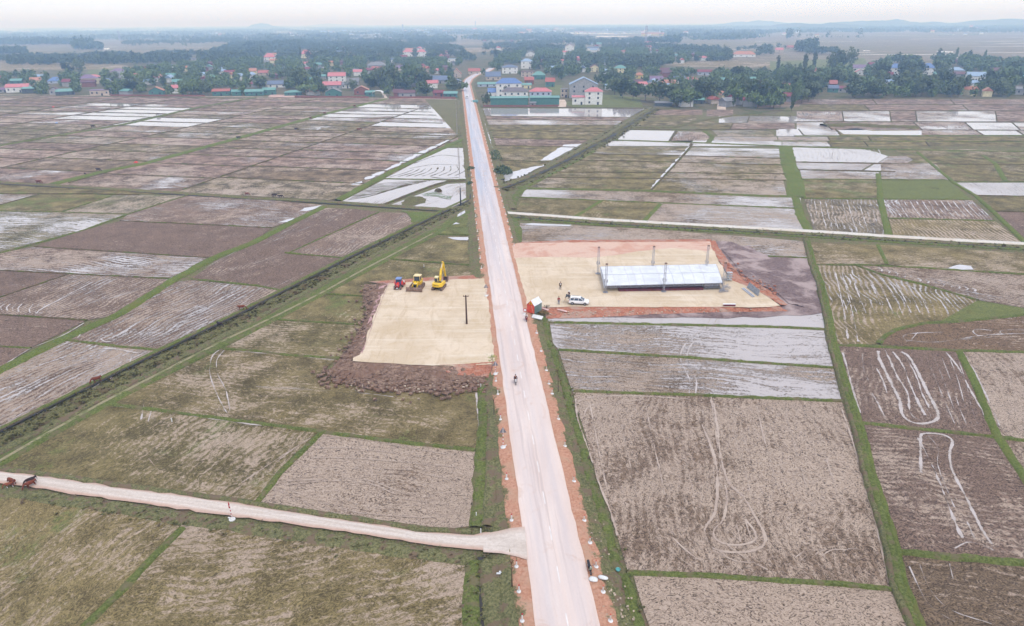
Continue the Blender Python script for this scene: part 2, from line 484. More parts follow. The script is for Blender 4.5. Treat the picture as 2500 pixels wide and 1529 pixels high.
def resample(pts, step=None, smooth=False):
    """world points -> evenly spaced list"""
    pts = [Vector(p) for p in pts]
    if smooth and len(pts) > 2:
        q = []
        for i in range(len(pts) - 1):
            p0 = pts[max(0, i - 1)]; p1 = pts[i]; p2 = pts[i + 1]; p3 = pts[min(len(pts) - 1, i + 2)]
            for k in range(10):
                t = k / 10
                q.append(.5 * ((2 * p1) + (p2 - p0) * t + (2 * p0 - 5 * p1 + 4 * p2 - p3) * t * t + (3 * p1 - p0 - 3 * p2 + p3) * t ** 3))
        q.append(pts[-1]); pts = q
    out = [pts[0]]; acc = 0
    for a, b in zip(pts, pts[1:]):
        L = (b - a).length
        if L < 1e-6: continue
        st = step or min(8, max(.6, (a.xy.length) / 140))
        d = st - acc
        while d <= L:
            out.append(a.lerp(b, d / L)); d += st
        acc = L - (d - st)
    if (out[-1] - pts[-1]).length > .05: out.append(pts[-1])
    return out
def nz(x, y, s, o=0): return mnoise.noise(Vector((x * s, y * s, o)))

def strip(name, pts, prof, mat, world=False, smooth=False, jit=.15, hj=.25, z0=0.0, kind='structure', step=None, wfun=None, gaps=0.0, uv=False, merge=None, js=.35):
    """profile [(offset, height)..] swept along a ground line; jit = side wander (m), hj = relative height noise"""
    W = pts if world else [P(x, y, 0) for x, y in pts]
    L = resample(W, step, smooth)
    V, Fc = [], []
    n = len(prof); so = rng.uniform(0, 99); along = 0; UV = []
    maxo = max(abs(o) for o, h in prof)
    for i, p in enumerate(L):
        a = L[max(0, i - 1)]; b = L[min(len(L) - 1, i + 1)]
        d = (b - a); d.z = 0; d.normalize(); s = Vector((d.y, -d.x, 0))
        wf = wfun(i / max(1, len(L) - 1)) if wfun else 1
        if i: along += (L[i] - L[i - 1]).length
        if gaps:
            g = nz(along, so, .16, 3) + .5 * nz(along, so, .6, 8)
            wf *= max(0.0, min(1.15, .75 + g * 1.8 - gaps))
        for k, (o, h) in enumerate(prof):
            jj = jit * (nz(along, so + 7 * k, js, k) + .6 * nz(along, so + 3 * k, js * 3.3, k + 9))
            q = p + s * (o * wf + jj)
            hh = h * (1 + hj * (nz(along, so + 5 * k, .5, k) + nz(along, k, 1.7, so)) * 1.3) if h else 0
            V.append((q.x, q.y, z0 + hh)); UV.append((o / maxo if maxo else 0, along))
    for i in range(len(L) - 1):
        for k in range(n - 1):
            Fc.append((i * n + k, i * n + k + 1, (i + 1) * n + k + 1, (i + 1) * n + k))
    if merge is not None:
        off = len(merge[0]); merge[0].extend(V)
        if len(merge) > 2: merge[2].extend(UV)
        merge[1].extend([tuple(x + off for x in f) for f in Fc]); return
    o = raw(name, V, Fc, mat, kind)
    if uv:
        u = o.data.uv_layers.new(name='ruv')
        for lp in o.data.loops: u.data[lp.index].uv = UV[lp.vertex_index]
    b = bmesh.new(); b.from_mesh(o.data); bmesh.ops.recalc_face_normals(b, faces=b.faces)
    if sum(f.normal.z for f in b.faces) < 0: bmesh.ops.reverse_faces(b, faces=b.faces)
    b.to_mesh(o.data); b.free()
    o.data.polygons.foreach_set('use_smooth', [True] * len(o.data.polygons))
    return o
def bank(pts, w, h=.4, mat=None, name='grass_bank', jit=None, **k):
    j = w * .13 if jit is None else jit
    return strip(name, pts, [(-w / 2, 0.0), (-w * .36, h * .7), (-w * .12, h), (w * .12, h * .92), (w * .36, h * .75), (w / 2, 0.0)], mat or M_GRASS, jit=j, **k)
RIDGES = {'grass': ([], []), 'earth': ([], [])}
def ridge(pts, w=.7, h=.25, kind='grass', **k):
    strip('', pts, [(-w / 2, 0.0), (-w * .25, h), (w * .25, h), (w / 2, 0.0)], None, jit=w * .16, hj=.35, merge=RIDGES[kind], **k)
TRK = ([], [], []); TRKD = ([], [], [])
TRN = [0]
def track(pts, w=.4, gaps=.1, z=.085, smooth=True, mat=None, step=None):
    TRN[0] += 1; z += (TRN[0] % 12) * .003
    w *= .82; x_, y_ = pts[0]; dull = (1395 < x_ < 2120 and y_ > 960) or (x_ < 1160 and y_ > 1050)
    if dull: w *= .85
    strip('', pts, [(-w / 2, 0), (0, 0), (w / 2, 0)], None, z0=z, smooth=smooth, jit=w * .22, gaps=gaps, merge=TRKD if dull else TRK, step=step, js=.6)
def poly_flat(name, poly, z, mat, kind='structure', jitter=0.0, n=6):
    V = [P(x, y, z) for x, y in poly]
    if jitter:
        q = []
        for i in range(len(V)):
            a, b = V[i], V[(i + 1) % len(V)]
            m = max(1, int((b - a).length / n))
            for k in range(m):
                p = a.lerp(b, k / m)
                q.append(p + Vector((nz(p.x, p.y, .35, 1), nz(p.x, p.y, .35, 6), 0)) * jitter)
        V = q
    o = raw(name, V, [tuple(range(len(V)))], mat, kind)
    if o.data.polygons[0].normal.z < 0: o.data.flip_normals()
    return o
def uniq_z(o, dz):
    for v in o.data.vertices: v.co.z += dz
    return o

# ================================================================ base sheets
def grid_sheet(name, x0, x1, y0, y1, z, mat):
    return raw(name, [(x0, y0, z), (x1, y0, z), (x1, y1, z), (x0, y1, z)], [(0, 1, 2, 3)], mat, 'structure')
grid_sheet('open_country', -60000, 60000, -3000, 70000, -.30, M_PLAIN)
grid_sheet('ground', -1400, 1400, -200, 760, -.05, M_VERGE)
VIL = [(-200, 236), (1113, 243), (1150, 262), (1310, 262), (1590, 266), (1880, 285), (1960, 244), (2700, 240), (2700, 150), (2100, 165), (1860, 160), (1500, 122), (1180, 112), (620, 108), (330, 150), (-200, 160)]
uniq_z(poly_flat('village_ground', VIL, 0, M_YARD), -.02)
# light strips of fields inside and behind the village
for q, kd in (([(-200, 158), (60, 152), (300, 158), (325, 166), (250, 170), (-200, 175)], 'stub'),
              ([(215, 172), (300, 166), (300, 184), (205, 186)], 'grass'),
              ([(1080, 118), (1240, 116), (1240, 124), (1100, 131)], 'stub'),
              ([(1620, 152), (1800, 148), (1880, 152), (1900, 166), (1700, 164), (1620, 160)], 'stub'),
              ([(1342, 208), (1372, 208), (1372, 232), (1342, 232)], 'grass'),
              ([(1472, 230), (1520, 234), (1562, 240), (1570, 262), (1400, 262), (1366, 250), (1470, 246)], 'grass'),
              ([(1880, 150), (2110, 142), (2120, 158), (2090, 164), (1880, 172)], 'grass')):
    o = field(q, kd); uniq_z(o, -.005)

# ================================================================ road (fitted straight, 0.9 m above the fields)
RZ = .9
Lp = [(1308, 1529), (1298, 1453), (1278, 1286), (1269, 1225), (1261, 1149), (1244, 1057), (1224, 884), (1208, 770), (1196, 654), (1175, 527), (1158, 410), (1142, 344), (1129, 243)]
Rp = [(1459, 1529), (1440, 1415), (1415, 1326), (1392, 1238), (1373, 1149), (1351, 1049), (1326, 947), (1301, 846), (1278, 770), (1265, 692), (1250, 626), (1234, 552), (1216, 489), (1194, 410), (1170, 319), (1153, 243)]
LW = [P(x, y, RZ) for x, y in Lp]; RW = [P(x, y, RZ) for x, y in Rp]
def fit(W):
    A = np.array([[v.y, 1] for v in W]); b = np.array([v.x for v in W]); wt = np.array([1 / max(40, v.y) for v in W])
    return np.linalg.lstsq(A * wt[:, None], b * wt, rcond=None)[0]
fl, fr = fit(LW), fit(RW)
rs = (fl[0] + fr[0]) / 2; rx0 = (fl[1] + fr[1]) / 2
RANG = math.atan(rs)                     # road heading from +Y towards +X
HW = (fr[1] + fr[0] * 200 - fl[1] - fl[0] * 200) / 2 * math.cos(RANG)
print('ROAD slope', rs, 'half width', HW)
RD = Vector((math.sin(RANG), math.cos(RANG), 0)); RS = Vector((RD.y, -RD.x, 0))
def road(s, t, z=RZ): return Vector((rx0, 0, 0)) + RD * s + RS * t + Vector((0, 0, z))
def road_s(px, py):  # along-road position of a photo point
    v = P(px, py, RZ) - Vector((rx0, 0, RZ)); return v.dot(RD), v.dot(RS)
S1 = road_s(1137, 205)[0]
tail = [(1145, 195), (1158, 186), (1170, 181), (1188, 176), (1200, 168)]
line = [road(-40, 0, 0)] + [road(s, 0, 0) for s in range(-20, int(S1), 20)] + [P(x, y, 0) for x, y in tail]
strip('road', line, [(-HW, 0), (-HW * .5, .03), (0, .06), (HW * .5, .03), (HW, 0)], M_ROAD, world=True, z0=RZ + .02, jit=.16, hj=0, uv=True, step=2.5)
for sd_ in (-1, 1):
    strip('road_shoulder', line, [(sd_ * (HW - .3), -.012), (sd_ * (HW + 1.0), -.05), (sd_ * (HW + 1.9), -.22)][::sd_], M_SHOULDER, world=True, z0=RZ, jit=.4, hj=0, step=1.6, uv=True)
    strip('road_embankment', line, [(sd_ * (HW + 1.6), -.22), (sd_ * (HW + 2.3), -.3), (sd_ * (HW + 3.4), -.62), (sd_ * (HW + 4.6), -.95)][::sd_], M_VERGE, world=True, z0=RZ, jit=.45, hj=.1, step=1.2)
# centre dashes
M_LINE = simple('worn_white_line', (236, 228, 226), .8, .1)
mb = MB()
s = -10.0
while s < S1 - 20:
    a, b = road(s, -.06, RZ + .088), road(s + 2.6, .06, RZ + .088)
    q = [road(s, -.08, RZ + .088), road(s, .08, RZ + .088), road(s + 2.6, .08, RZ + .088), road(s + 2.6, -.08, RZ + .088)]
    mb.add(q, [(0, 1, 2, 3)]); s += 7.0
o = mb.build('road_markings', M_LINE); o['kind'] = 'structure'

def path_px(name, top, bot, z, mat, jit=.08):
    """track between two photo edges"""
    T = resample([P(x, y, 0) for x, y in top], 1.5); B = [P(x, y, 0) for x, y in bot]
    Bl = resample(B, .5)
    V, Fc, UV = [], [], []; al = 0
    for i, t in enumerate(T):
        b = min(Bl, key=lambda q: (q - t).length)
        if i: al += (T[i] - T[i - 1]).length
        for k in range(7):
            u = k / 6; p = t.lerp(b, u)
            e = 1 if k in (0, 6) else 0
            V.append((p.x + e * .3 * nz(p.x, p.y, .7), p.y + e * .3 * nz(p.y, p.x, .7), z + .12 * math.sin(math.pi * u) + .04 * nz(p.x, p.y, .4) - (0.10 if e else 0)))
            UV.append((u * 2 - 1, al))
    for i in range(len(T) - 1):
        for k in range(6): Fc.append((i * 7 + k, i * 7 + k + 1, i * 7 + k + 8, i * 7 + k + 7))
    o = raw(name, V, Fc, mat, 'structure'); u = o.data.uv_layers.new(name='ruv')
    for lp in o.data.loops: u.data[lp.index].uv = UV[lp.vertex_index]
    if o.data.polygons[0].normal.z < 0: o.data.flip_normals()
    return o
path_px('farm_track', [(-70, 1143), (0, 1154), (162, 1173), (304, 1195), (482, 1217), (625, 1239), (853, 1275), (1031, 1302), (1150, 1310), (1195, 1304)],
        [(-70, 1172), (0, 1183), (101, 1195), (178, 1209), (304, 1226), (558, 1263), (625, 1271), (841, 1301), (955, 1319), (1056, 1335), (1196, 1349), (1230, 1352)], .32, M_PATH)
# fan where the track climbs to the road
fan = [P(1180, 1304, .30), P(1215, 1298, .6), P(1248, 1290, RZ), P(1281, 1287, RZ + .026), P(1288, 1368, RZ + .026), P(1262, 1360, RZ), P(1225, 1352, .6), P(1180, 1349, .30)]
fan = [v + Vector((0, 0, .06)) for v in fan]
o = raw('track_mouth', fan, [(0, 7, 6, 1), (1, 6, 5, 2), (2, 5, 4, 3)], M_PATH, 'structure')
u = o.data.uv_layers.new(name='ruv')
for lp in o.data.loops:
    v = o.data.vertices[lp.vertex_index].co; u.data[lp.index].uv = ((-.8 if lp.vertex_index < 4 else .8), v.x)
bank([(-70, 1190), (0, 1197), (178, 1224), (304, 1242), (406, 1259), (558, 1281), (625, 1291), (841, 1325), (1056, 1356), (1160, 1366)], 2.4, .22, M_VERGE, 'track_verge')
bank([(-70, 1136), (0, 1146), (162, 1166), (304, 1188), (482, 1210), (625, 1232), (853, 1266), (1031, 1294), (1150, 1300)], 1.2, .3, M_VERGE, 'track_verge')

# concrete lane across the right-hand fields, ditch below it
CL = [(1228, 522), (1300, 527), (1478, 540), (1680, 551), (1875, 562), (2030, 571), (2179, 581), (2340, 590), (2700, 610)]
strip('concrete_lane', CL, [(-1.35, -.3), (-1.3, 0), (0, .03), (1.3, 0), (1.35, -.3)], M_CONC, z0=.55, jit=.05, hj=0)
off = lambda pts, dy: [(x, y + dy) for x, y in pts]
bank(off(CL, 1.5), 5.2, .45, M_VERGE, 'lane_bank')
strip('lane_ditch', off(CL, 7), [(-.8, 0), (.8, 0)], M_DITCH, z0=.10, jit=.3, gaps=.05)
bank(off(CL, 11), 1.6, .35, M_GRASS, 'lane_bank')
# ================================================================ paddy fields, left of the road
# fields near the camera, left
field([(1056, 575), (1153, 577), (1148, 648), (952, 634)], 'olive', ((1056, 572), (952, 633)))
field([(1150, 500), (1107, 520), (1060, 570), (1153, 573), (1150, 520)], 'grass', green=.45)
field([(950, 636), (1145, 650), (1190, 672), (1190, 684), (1090, 686), (947, 694), (900, 692), (890, 722), (783, 717), (893, 662)], 'olive', ((893, 662), (783, 717)))
field([(780, 719), (889, 726), (887, 794), (676, 780)], 'olive', ((780, 719), (676, 780)), green=.34)
field([(674, 783), (885, 796), (850, 872), (820, 876), (625, 858), (545, 852)], 'olive', silt=.34)
field([(543, 854), (820, 879), (790, 905), (860, 945), (1164, 952), (1172, 1024), (1160, 1100), (777, 1053), (625, 1033), (262, 988), (300, 970)], 'stub', ((262, 988), (777, 1053)), water=.05, furrow=.3, silt=.36, green=.24)
field([(250, 990), (625, 1036), (775, 1056), (680, 1160), (620, 1233), (482, 1214), (304, 1192), (162, 1170), (0, 1152), (-90, 1141), (0, 1132)], 'olive', ((0, 1132), (250, 990)), silt=.36, clod=.4, green=.33)
field([(790, 1057), (1160, 1103), (1166, 1225), (1154, 1284), (1031, 1299), (853, 1272), (622, 1236), (690, 1150)], 'silty', ((625, 1236), (1031, 1299)), silt=.74, water=.08)
field([(-120, 1196), (0, 1205), (178, 1235), (266, 1250), (448, 1286), (205, 1535), (160, 1590), (-200, 1590)], 'stub', ((208, 1529), (446, 1294)), silt=.42, green=.33, clod=.6)
field([(446, 1280), (625, 1300), (841, 1336), (1148, 1374), (1140, 1600), (160, 1600), (210, 1530)], 'stub', ((300, 1529), (1100, 1400)), silt=.50, water=.05, clod=.65, green=.26)
# between the ditch bank and the wide green bank
field([(795, 508), (870, 511), (926, 519), (706, 617), (695, 620), (853, 632), (688, 708), (625, 699), (466, 682), (530, 636), (625, 596)], 'dark', ((709, 545), (522, 630)), clod=.9, silt=.36)
field([(928, 519), (992, 520), (1010, 545), (853, 631), (706, 618)], 'mud', ((928, 519), (706, 618)), clod=.9, silt=.4)
field([(463, 684), (625, 700), (688, 710), (600, 762), (393, 857), (167, 831), (290, 775), (425, 690)], 'streak', ((690, 708), (393, 857)), clod=.8)
field([(165, 832), (390, 857), (200, 955), (0, 1052), (-100, 1100), (-100, 960), (0, 912)], 'streak', ((391, 855), (0, 1055)), silt=.6, water=.42)
# left of the wide green bank
mr = ((0, 848), (76, 852))
field([(-100, 840), (76, 850), (0, 900), (-100, 950)], 'dark', mr, clod=.9)
field([(-100, 764), (213, 782), (76, 850), (-100, 842)], 'dark', mr, clod=.9, silt=.32)
field([(-100, 657), (0, 661), (172, 669), (0, 727), (-100, 760)], 'dark', mr)
field([(172, 669), (421, 682), (285, 770), (213, 782), (-100, 765), (-100, 758), (0, 727)], 'streak', ((200, 775), (421, 682)), water=.34, clod=.8)
field([(84, 603), (507, 630), (421, 682), (-100, 657), (-100, 625), (0, 619)], 'streak', ((84, 603), (507, 630)), silt=.5, water=.42)
field([(294, 540), (663, 557), (625, 588), (507, 630), (84, 603), (198, 565)], 'dark', ((294, 540), (663, 557)), clod=.8, water=.12)
field([(462, 476), (625, 486), (790, 501), (709, 540), (663, 557), (294, 540), (312, 524)], 'mud', ((462, 476), (790, 501)), water=.34)
field([(-100, 515), (134, 518), (312, 524), (198, 565), (0, 619), (-100, 640)], 'wetgr', mr, water=.44)
field([(134, 518), (152, 518), (279, 477), (462, 476), (312, 524)], 'wetgr', ((152, 518), (279, 477)), water=.36)
field([(0, 501), (94, 476), (228, 475), (279, 477), (152, 518), (-100, 515), (-100, 503)], 'olive', mr, green=.55)
field([(-100, 473), (94, 475), (0, 501), (-100, 504)], 'half', mr)
field([(-100, 443), (0, 448), (460, 475), (228, 474), (-100, 473)], 'olive', mr, green=.36)
# flooded fields by the road
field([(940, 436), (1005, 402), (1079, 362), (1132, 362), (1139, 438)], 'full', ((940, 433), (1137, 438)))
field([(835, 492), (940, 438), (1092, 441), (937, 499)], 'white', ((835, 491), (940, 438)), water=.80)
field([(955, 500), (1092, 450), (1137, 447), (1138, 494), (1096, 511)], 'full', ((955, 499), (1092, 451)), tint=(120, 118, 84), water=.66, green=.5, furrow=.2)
field([(1090, 350), (1125, 346), (1132, 360), (1079, 361)], 'grass')

# --- regular upper-left grid
dg = lambda a, b: (P(*b) - P(*a)).normalized()
UD = dg((0, 905), (790, 505)); UD = Vector((math.sin(R(12.4)), math.cos(R(12.4)), 0)); VD = Vector((UD.y, -UD.x, 0))
diags = [[(-80, 262), (60, 236)], [(0, 283), (327, 235)], [(0, 310), (266, 266), (459, 240)], [(0, 356), (304, 304), (482, 263), (625, 238)],
         [(25, 406), (238, 357), (467, 309), (625, 275), (777, 243)], [(124, 452), (355, 400), (625, 326), (790, 280), (942, 242)],
         [(474, 472), (625, 419), (889, 319), (1021, 245)], [(823, 491), (955, 420), (1127, 342)]]
dv = [sum(P(x, y).dot(VD) for x, y in L) / len(L) for L in diags]
dv = [dv[0] - 62, dv[0]] + dv[1:]
dv[-1] = P(900, 450).dot(VD)
dv += [dv[-1] + 95]
region = [(-120, 234), (1112, 243), (1118, 332), (1128, 343), (823, 490), (-120, 441)]
def clip(poly, reg):
    def inside(p, a, b): return (b[0] - a[0]) * (p[1] - a[1]) - (b[1] - a[1]) * (p[0] - a[0]) >= 0
    def inter(p, q, a, b):
        x1, y1, x2, y2 = *p, *q; x3, y3, x4, y4 = *a, *b
        d = (x1 - x2) * (y3 - y4) - (y1 - y2) * (x3 - x4)
        if abs(d) < 1e-9: return q
        t = ((x1 - x3) * (y3 - y4) - (y1 - y3) * (x3 - x4)) / d
        return (x1 + t * (x2 - x1), y1 + t * (y2 - y1))
    out = poly
    for i in range(len(reg)):
        a, b = reg[i], reg[(i + 1) % len(reg)]
        inp, out = out, []
        for j in range(len(inp)):
            p, q = inp[j - 1], inp[j]
            if inside(q, a, b):
                if not inside(p, a, b): out.append(inter(p, q, a, b))
                out.append(q)
            elif inside(p, a, b): out.append(inter(p, q, a, b))
        if not out: return []
    return out
rows_px = [241, 248, 257, 265, 272, 281, 290, 301, 313, 328, 343, 362, 381, 405, 437, 480]
ru = sorted(P(560, y).dot(UD) for y in rows_px)
ru = [ru[0] - 60, ru[0] - 26] + ru + [ru[-1] + 35]
WET = [(330, 268, 80, .62), (300, 298, 60, .5), (265, 293, 50, .7), (110, 268, 60, .5), (430, 302, 45, .7), (330, 316, 50, .5), (250, 262, 60, .5),
       (1060, 270, 75, .80), (1060, 310, 65, .70), (960, 270, 60, .66), (1000, 300, 60, .5), (860, 290, 45, .55), (560, 280, 40, .45),
       (780, 268, 40, .4), (90, 395, 90, .4), (1090, 290, 30, .8), (900, 260, 35, .5), (700, 290, 30, .4)]
UDu = Vector(UD)
for i in range(len(dv) - 1):
    ph = rng.uniform(-.3, .3)
    sub = [u + ph * 8 for u in ru]
    for j in range(len(sub) - 1):
        q = [UDu * sub[j] + VD * dv[i], UDu * sub[j] + VD * dv[i + 1], UDu * sub[j + 1] + VD * dv[i + 1], UDu * sub[j + 1] + VD * dv[i]]
        px = [PX(v) for v in q]
        c_ = clip(px, region)
        if len(c_) < 3: continue
        A = abs(sum(c_[k - 1][0] * c_[k][1] - c_[k][0] * c_[k - 1][1] for k in range(len(c_)))) / 2
        if A < 12: continue
        cx = sum(p[0] for p in c_) / len(c_); cy = sum(p[1] for p in c_) / len(c_)
        wet = rng.choice([.12, .16, .2, .25, .3, .36])
        for (x, y, r, wv) in WET:
            if abs(cx - x) < r and abs(cy - y) < r * .16 + 4: wet = max(wet, wv * rng.uniform(.85, 1.1))
        kd = 'mud' if rng.random() < .72 else 'olive'
        tt = rng.choice([(138, 118, 108), (130, 112, 100), (142, 122, 112), (130, 114, 96)]) if kd == 'mud' else (124, 114, 92)
        field(c_, kd, (px[0], px[1]) if rng.random() < .8 else (px[0], px[3]), water=wet, tint=tt, clod=.1, furrow=.3, silt=.30 + .2 * rng.random())
        lo = [UDu * sub[j] + VD * (dv[i] + (dv[i + 1] - dv[i]) * k / 8) for k in range(9)]
        rt = [UDu * (sub[j] + (sub[j + 1] - sub[j]) * k / 4) + VD * dv[i + 1] for k in range(5)]
        def inreg(p):
            x, y = PX(p)
            for k in range(len(region)):
                a, b = region[k], region[(k + 1) % len(region)]
                if (b[0] - a[0]) * (y - a[1]) - (b[1] - a[1]) * (x - a[0]) < 0: return False
            return True
        for seg, ww in ((lo, 1.0), (rt, .9)):
            s2 = [p for p in seg if inreg(p)]
            if len(s2) > 1: ridge(s2, ww, .32, 'earth', world=True)
# green banks of the left side
bank([(-100, 380), (0, 356), (304, 304), (482, 263), (625, 238)], 4.2, .5, M_GRASS)
bank([(-60, 296), (0, 283), (200, 254), (327, 235)], 1.6, .3, M_RIDGE)
bank([(124, 452), (248, 421), (355, 400), (625, 326), (790, 280), (942, 242)], 5.0, .6, M_GRASSB)
bank([(823, 491), (955, 420), (1010, 394), (1127, 342)], 3.6, .6, M_GRASSB)
strip('water_channel', [(865, 452), (960, 408), (1040, 368), (1100, 342)], [(-1.6, 0), (1.6, 0)], M_WATERW, z0=.12, jit=.4, gaps=-.1)
bank([(-100, 438), (0, 446), (460, 474), (625, 485), (818, 495), (1082, 513), (1128, 507)], 3.4, .55, M_VERGE)
strip('field_ditch', [(-100, 443), (0, 450), (300, 466), (460, 478), (700, 491), (818, 499), (1082, 516)], [(-.7, 0), (.7, 0)], M_DITCH, z0=.14, jit=.3)
bank([(-100, 958), (0, 905), (150, 830), (285, 772), (421, 685), (522, 630), (625, 590), (709, 545), (790, 506)], 2.9, .45, M_GRASSB)
bank([(1139, 330), (1118, 333), (900, 326), (640, 322)], 1.6, .35, M_RIDGE)
# ridges left middle
for pts, w_, kd in (([(-100, 645), (0, 619), (198, 565), (312, 524), (462, 476)], .9, 'grass'), ([(134, 518), (312, 524)], .5, 'grass'), ([(152, 518), (279, 477)], .5, 'grass'),
                ([(0, 474), (228, 474), (340, 477)], .5, 'earth'), ([(-100, 515), (134, 518)], .4, 'grass'), ([(0, 501), (94, 476)], .4, 'earth'), ([(294, 540), (663, 557)], .7, 'earth'), ([(84, 603), (507, 630)], .6, 'earth'), ([(-100, 656), (0, 661), (421, 682)], .6, 'earth'),
                ([(0, 727), (172, 669)], .5, 'earth'), ([(-100, 763), (213, 783)], .5, 'earth'), ([(-100, 842), (76, 851)], .5, 'grass'),
                ([(469, 682), (625, 698), (686, 709)], .7, 'grass'), ([(167, 831), (280, 846), (391, 856)], .7, 'grass'), ([(696, 618), (853, 632)], .6, 'grass'), ([(706, 618), (924, 519)], .5, 'grass'),
                ([(262, 987), (625, 1034), (777, 1054), (960, 1078), (1160, 1100)], .85, 'grass'), ([(545, 853), (625, 858), (700, 868), (830, 876)], .8, 'grass'), ([(676, 781), (885, 794)], .5, 'grass'), ([(780, 717), (889, 724)], .5, 'grass'),
                ([(952, 633), (1145, 648)], .5, 'grass'), ([(1056, 573), (1153, 575)], .6, 'grass'), ([(940, 437), (1092, 440), (1139, 439)], .9, 'grass')):
    ridge(pts, w_ * 1.15, .28, kd)
bank([(785, 1056), (740, 1100), (686, 1152), (625, 1232)], 1.1, .3, M_GRASS)
bank([(446, 1290), (380, 1355), (300, 1440), (208, 1529), (160, 1580)], 1.15, .3, M_GRASS)
bank([(937, 500), (1000, 475), (1060, 452), (1092, 444), (1138, 441)], 1.6, .35, M_RIDGE)
poly = [(980, 516), (1082, 522), (1108, 516), (1021, 549), (1006, 543), (994, 522)]
uniq_z(poly_flat('grass_corner', poly, 0, M_GRASSB, jitter=1.0, n=3), .12)
# plough crests standing out of the flooded fields, weeds in the pond
CREST = ([], [])
def crest(pts, w=.5, gaps=.25): strip('', pts, [(-w / 2, 0), (0, .06), (w / 2, 0)], None, z0=.085, smooth=True, jit=.3, gaps=gaps, merge=CREST, step=1.6, js=.3)
for k in range(9): crest([(952 + k * 20, 432 - k * .4), (985 + k * 19, 424 - k), (1010 + k * 15, 414 - k * 1.2)], .7, .3)
for k in range(12): crest([(850 + k * 4, 489 - k * 3.4), (910 + k * 6, 478 - k * 3), (960 + k * 9, 462 - k * 2)], .8, .32)
crest([(1050, 432), (1080, 436), (1120, 434)], .8, .2); crest([(1000, 412), (1060, 402), (1120, 404)], .6, .5); crest([(1010, 400), (1070, 380), (1128, 384)], .5, .55)
raw('plough_crests', CREST[0], CREST[1], M_RIDGE, 'structure')
uniq_z(poly_flat('pond_weed', [(978, 503), (985, 490), (1005, 481), (1024, 480), (1044, 489), (1036, 496), (1010, 503)], 0, M_TALL, jitter=1.6, n=1.5), .10)
uniq_z(poly_flat('pond_weed', [(1030, 474), (1050, 470), (1080, 474), (1110, 486), (1100, 489), (1070, 482), (1040, 479)], 0, grass_material('pond_weed_green', C(110, 120, 88), C(170, 176, 160), C(196, 196, 196), .4, .9), jitter=1.8, n=1.5), .10)
# the canal: concrete edge, dark water, rough bank, dirt path
CN = [(-110, 1108), (0, 1057), (160, 977), (315, 899), (450, 834), (583, 770), (625, 748), (745, 687), (853, 631), (980, 570), (1060, 531), (1107, 509), (1150, 489)]
strip('canal_water', CN, [(-.36, 0), (.36, 0)], M_DITCH, z0=.30, jit=.03, hj=0)
strip('canal_lip', off(CN, -1.6), [(-.14, 0), (-.12, .3), (.12, .3), (.14, 0)], M_RIDGE, z0=.08, jit=.03, hj=0)
bank(off(CN, -8), 1.5, .25, M_GRASS, 'canal_bank')
def canal_off(a, b):   # a at the left edge of the picture, b at the far end
    n_ = len(CN); return [(x, y + a + (b - a) * min(1, max(0, (x + 50) / 1200))) for x, y in CN]
bank(canal_off(24, 8), 3.6, .55, M_TALL, 'canal_bank', jit=.7)
bank(canal_off(46, 15), 2.2, .25, M_VERGE, 'canal_bank', jit=.5)
bank(canal_off(70, 30), 2.6, .30, M_GRASS, 'canal_bank', jit=.3)
strip('dirt_path', [(-100, 1172), (0, 1130), (120, 1060), (254, 985), (400, 910), (540, 838), (673, 775), (787, 717), (891, 659), (1056, 573)], [(-.35, 0), (.35, 0)], soil_material('worn_path', C(146, 136, 104), C(168, 158, 128), C(120, 124, 80)), z0=.33, jit=.08, gaps=.0)
bank([(-100, 1176), (0, 1134), (254, 989), (400, 914), (673, 779), (891, 663), (1056, 577), (1150, 515)], 2.0, .30, M_GRASS, 'canal_bank', jit=.15)
# verge beside the road, left: grass, then the ditch
bank([(1150, 1560), (1152, 1453), (1158, 1372)], 2.2, .3, M_GRASS, 'verge_grass', jit=.25)
bank([(1212, 1560), (1200, 1453), (1195, 1372)], 2.6, .5, M_VERGE, 'verge_grass', jit=.4)
strip('verge_ditch', [(1185, 1560), (1178, 1480), (1174, 1430), (1172, 1362)], [(-.35, 0), (.35, 0)], M_DITCH, z0=.15, jit=.12)
bank([(1163, 1290), (1172, 1225), (1174, 1149), (1182, 1024), (1178, 950)], 2.2, .4, M_GRASS, 'verge_grass', jit=.3)
bank([(1190, 1290), (1196, 1225), (1198, 1149), (1200, 1024)], 2.0, .55, M_VERGE, 'verge_grass', jit=.4)
bank([(1152, 664), (1148, 600), (1150, 540)], 1.5, .25, M_VERGE, 'verge_grass', jit=.4)
bank([(1174, 656), (1166, 600), (1162, 540), (1150, 450), (1136, 350), (1122, 300), (1118, 246)], 3.2, .4, M_VERGE, 'verge_grass')
strip('verge_ditch', [(1148, 489), (1150, 470), (1147, 440), (1143, 420)], [(-.3, 0), (.3, 0)], M_DITCH, z0=.5, jit=.1)

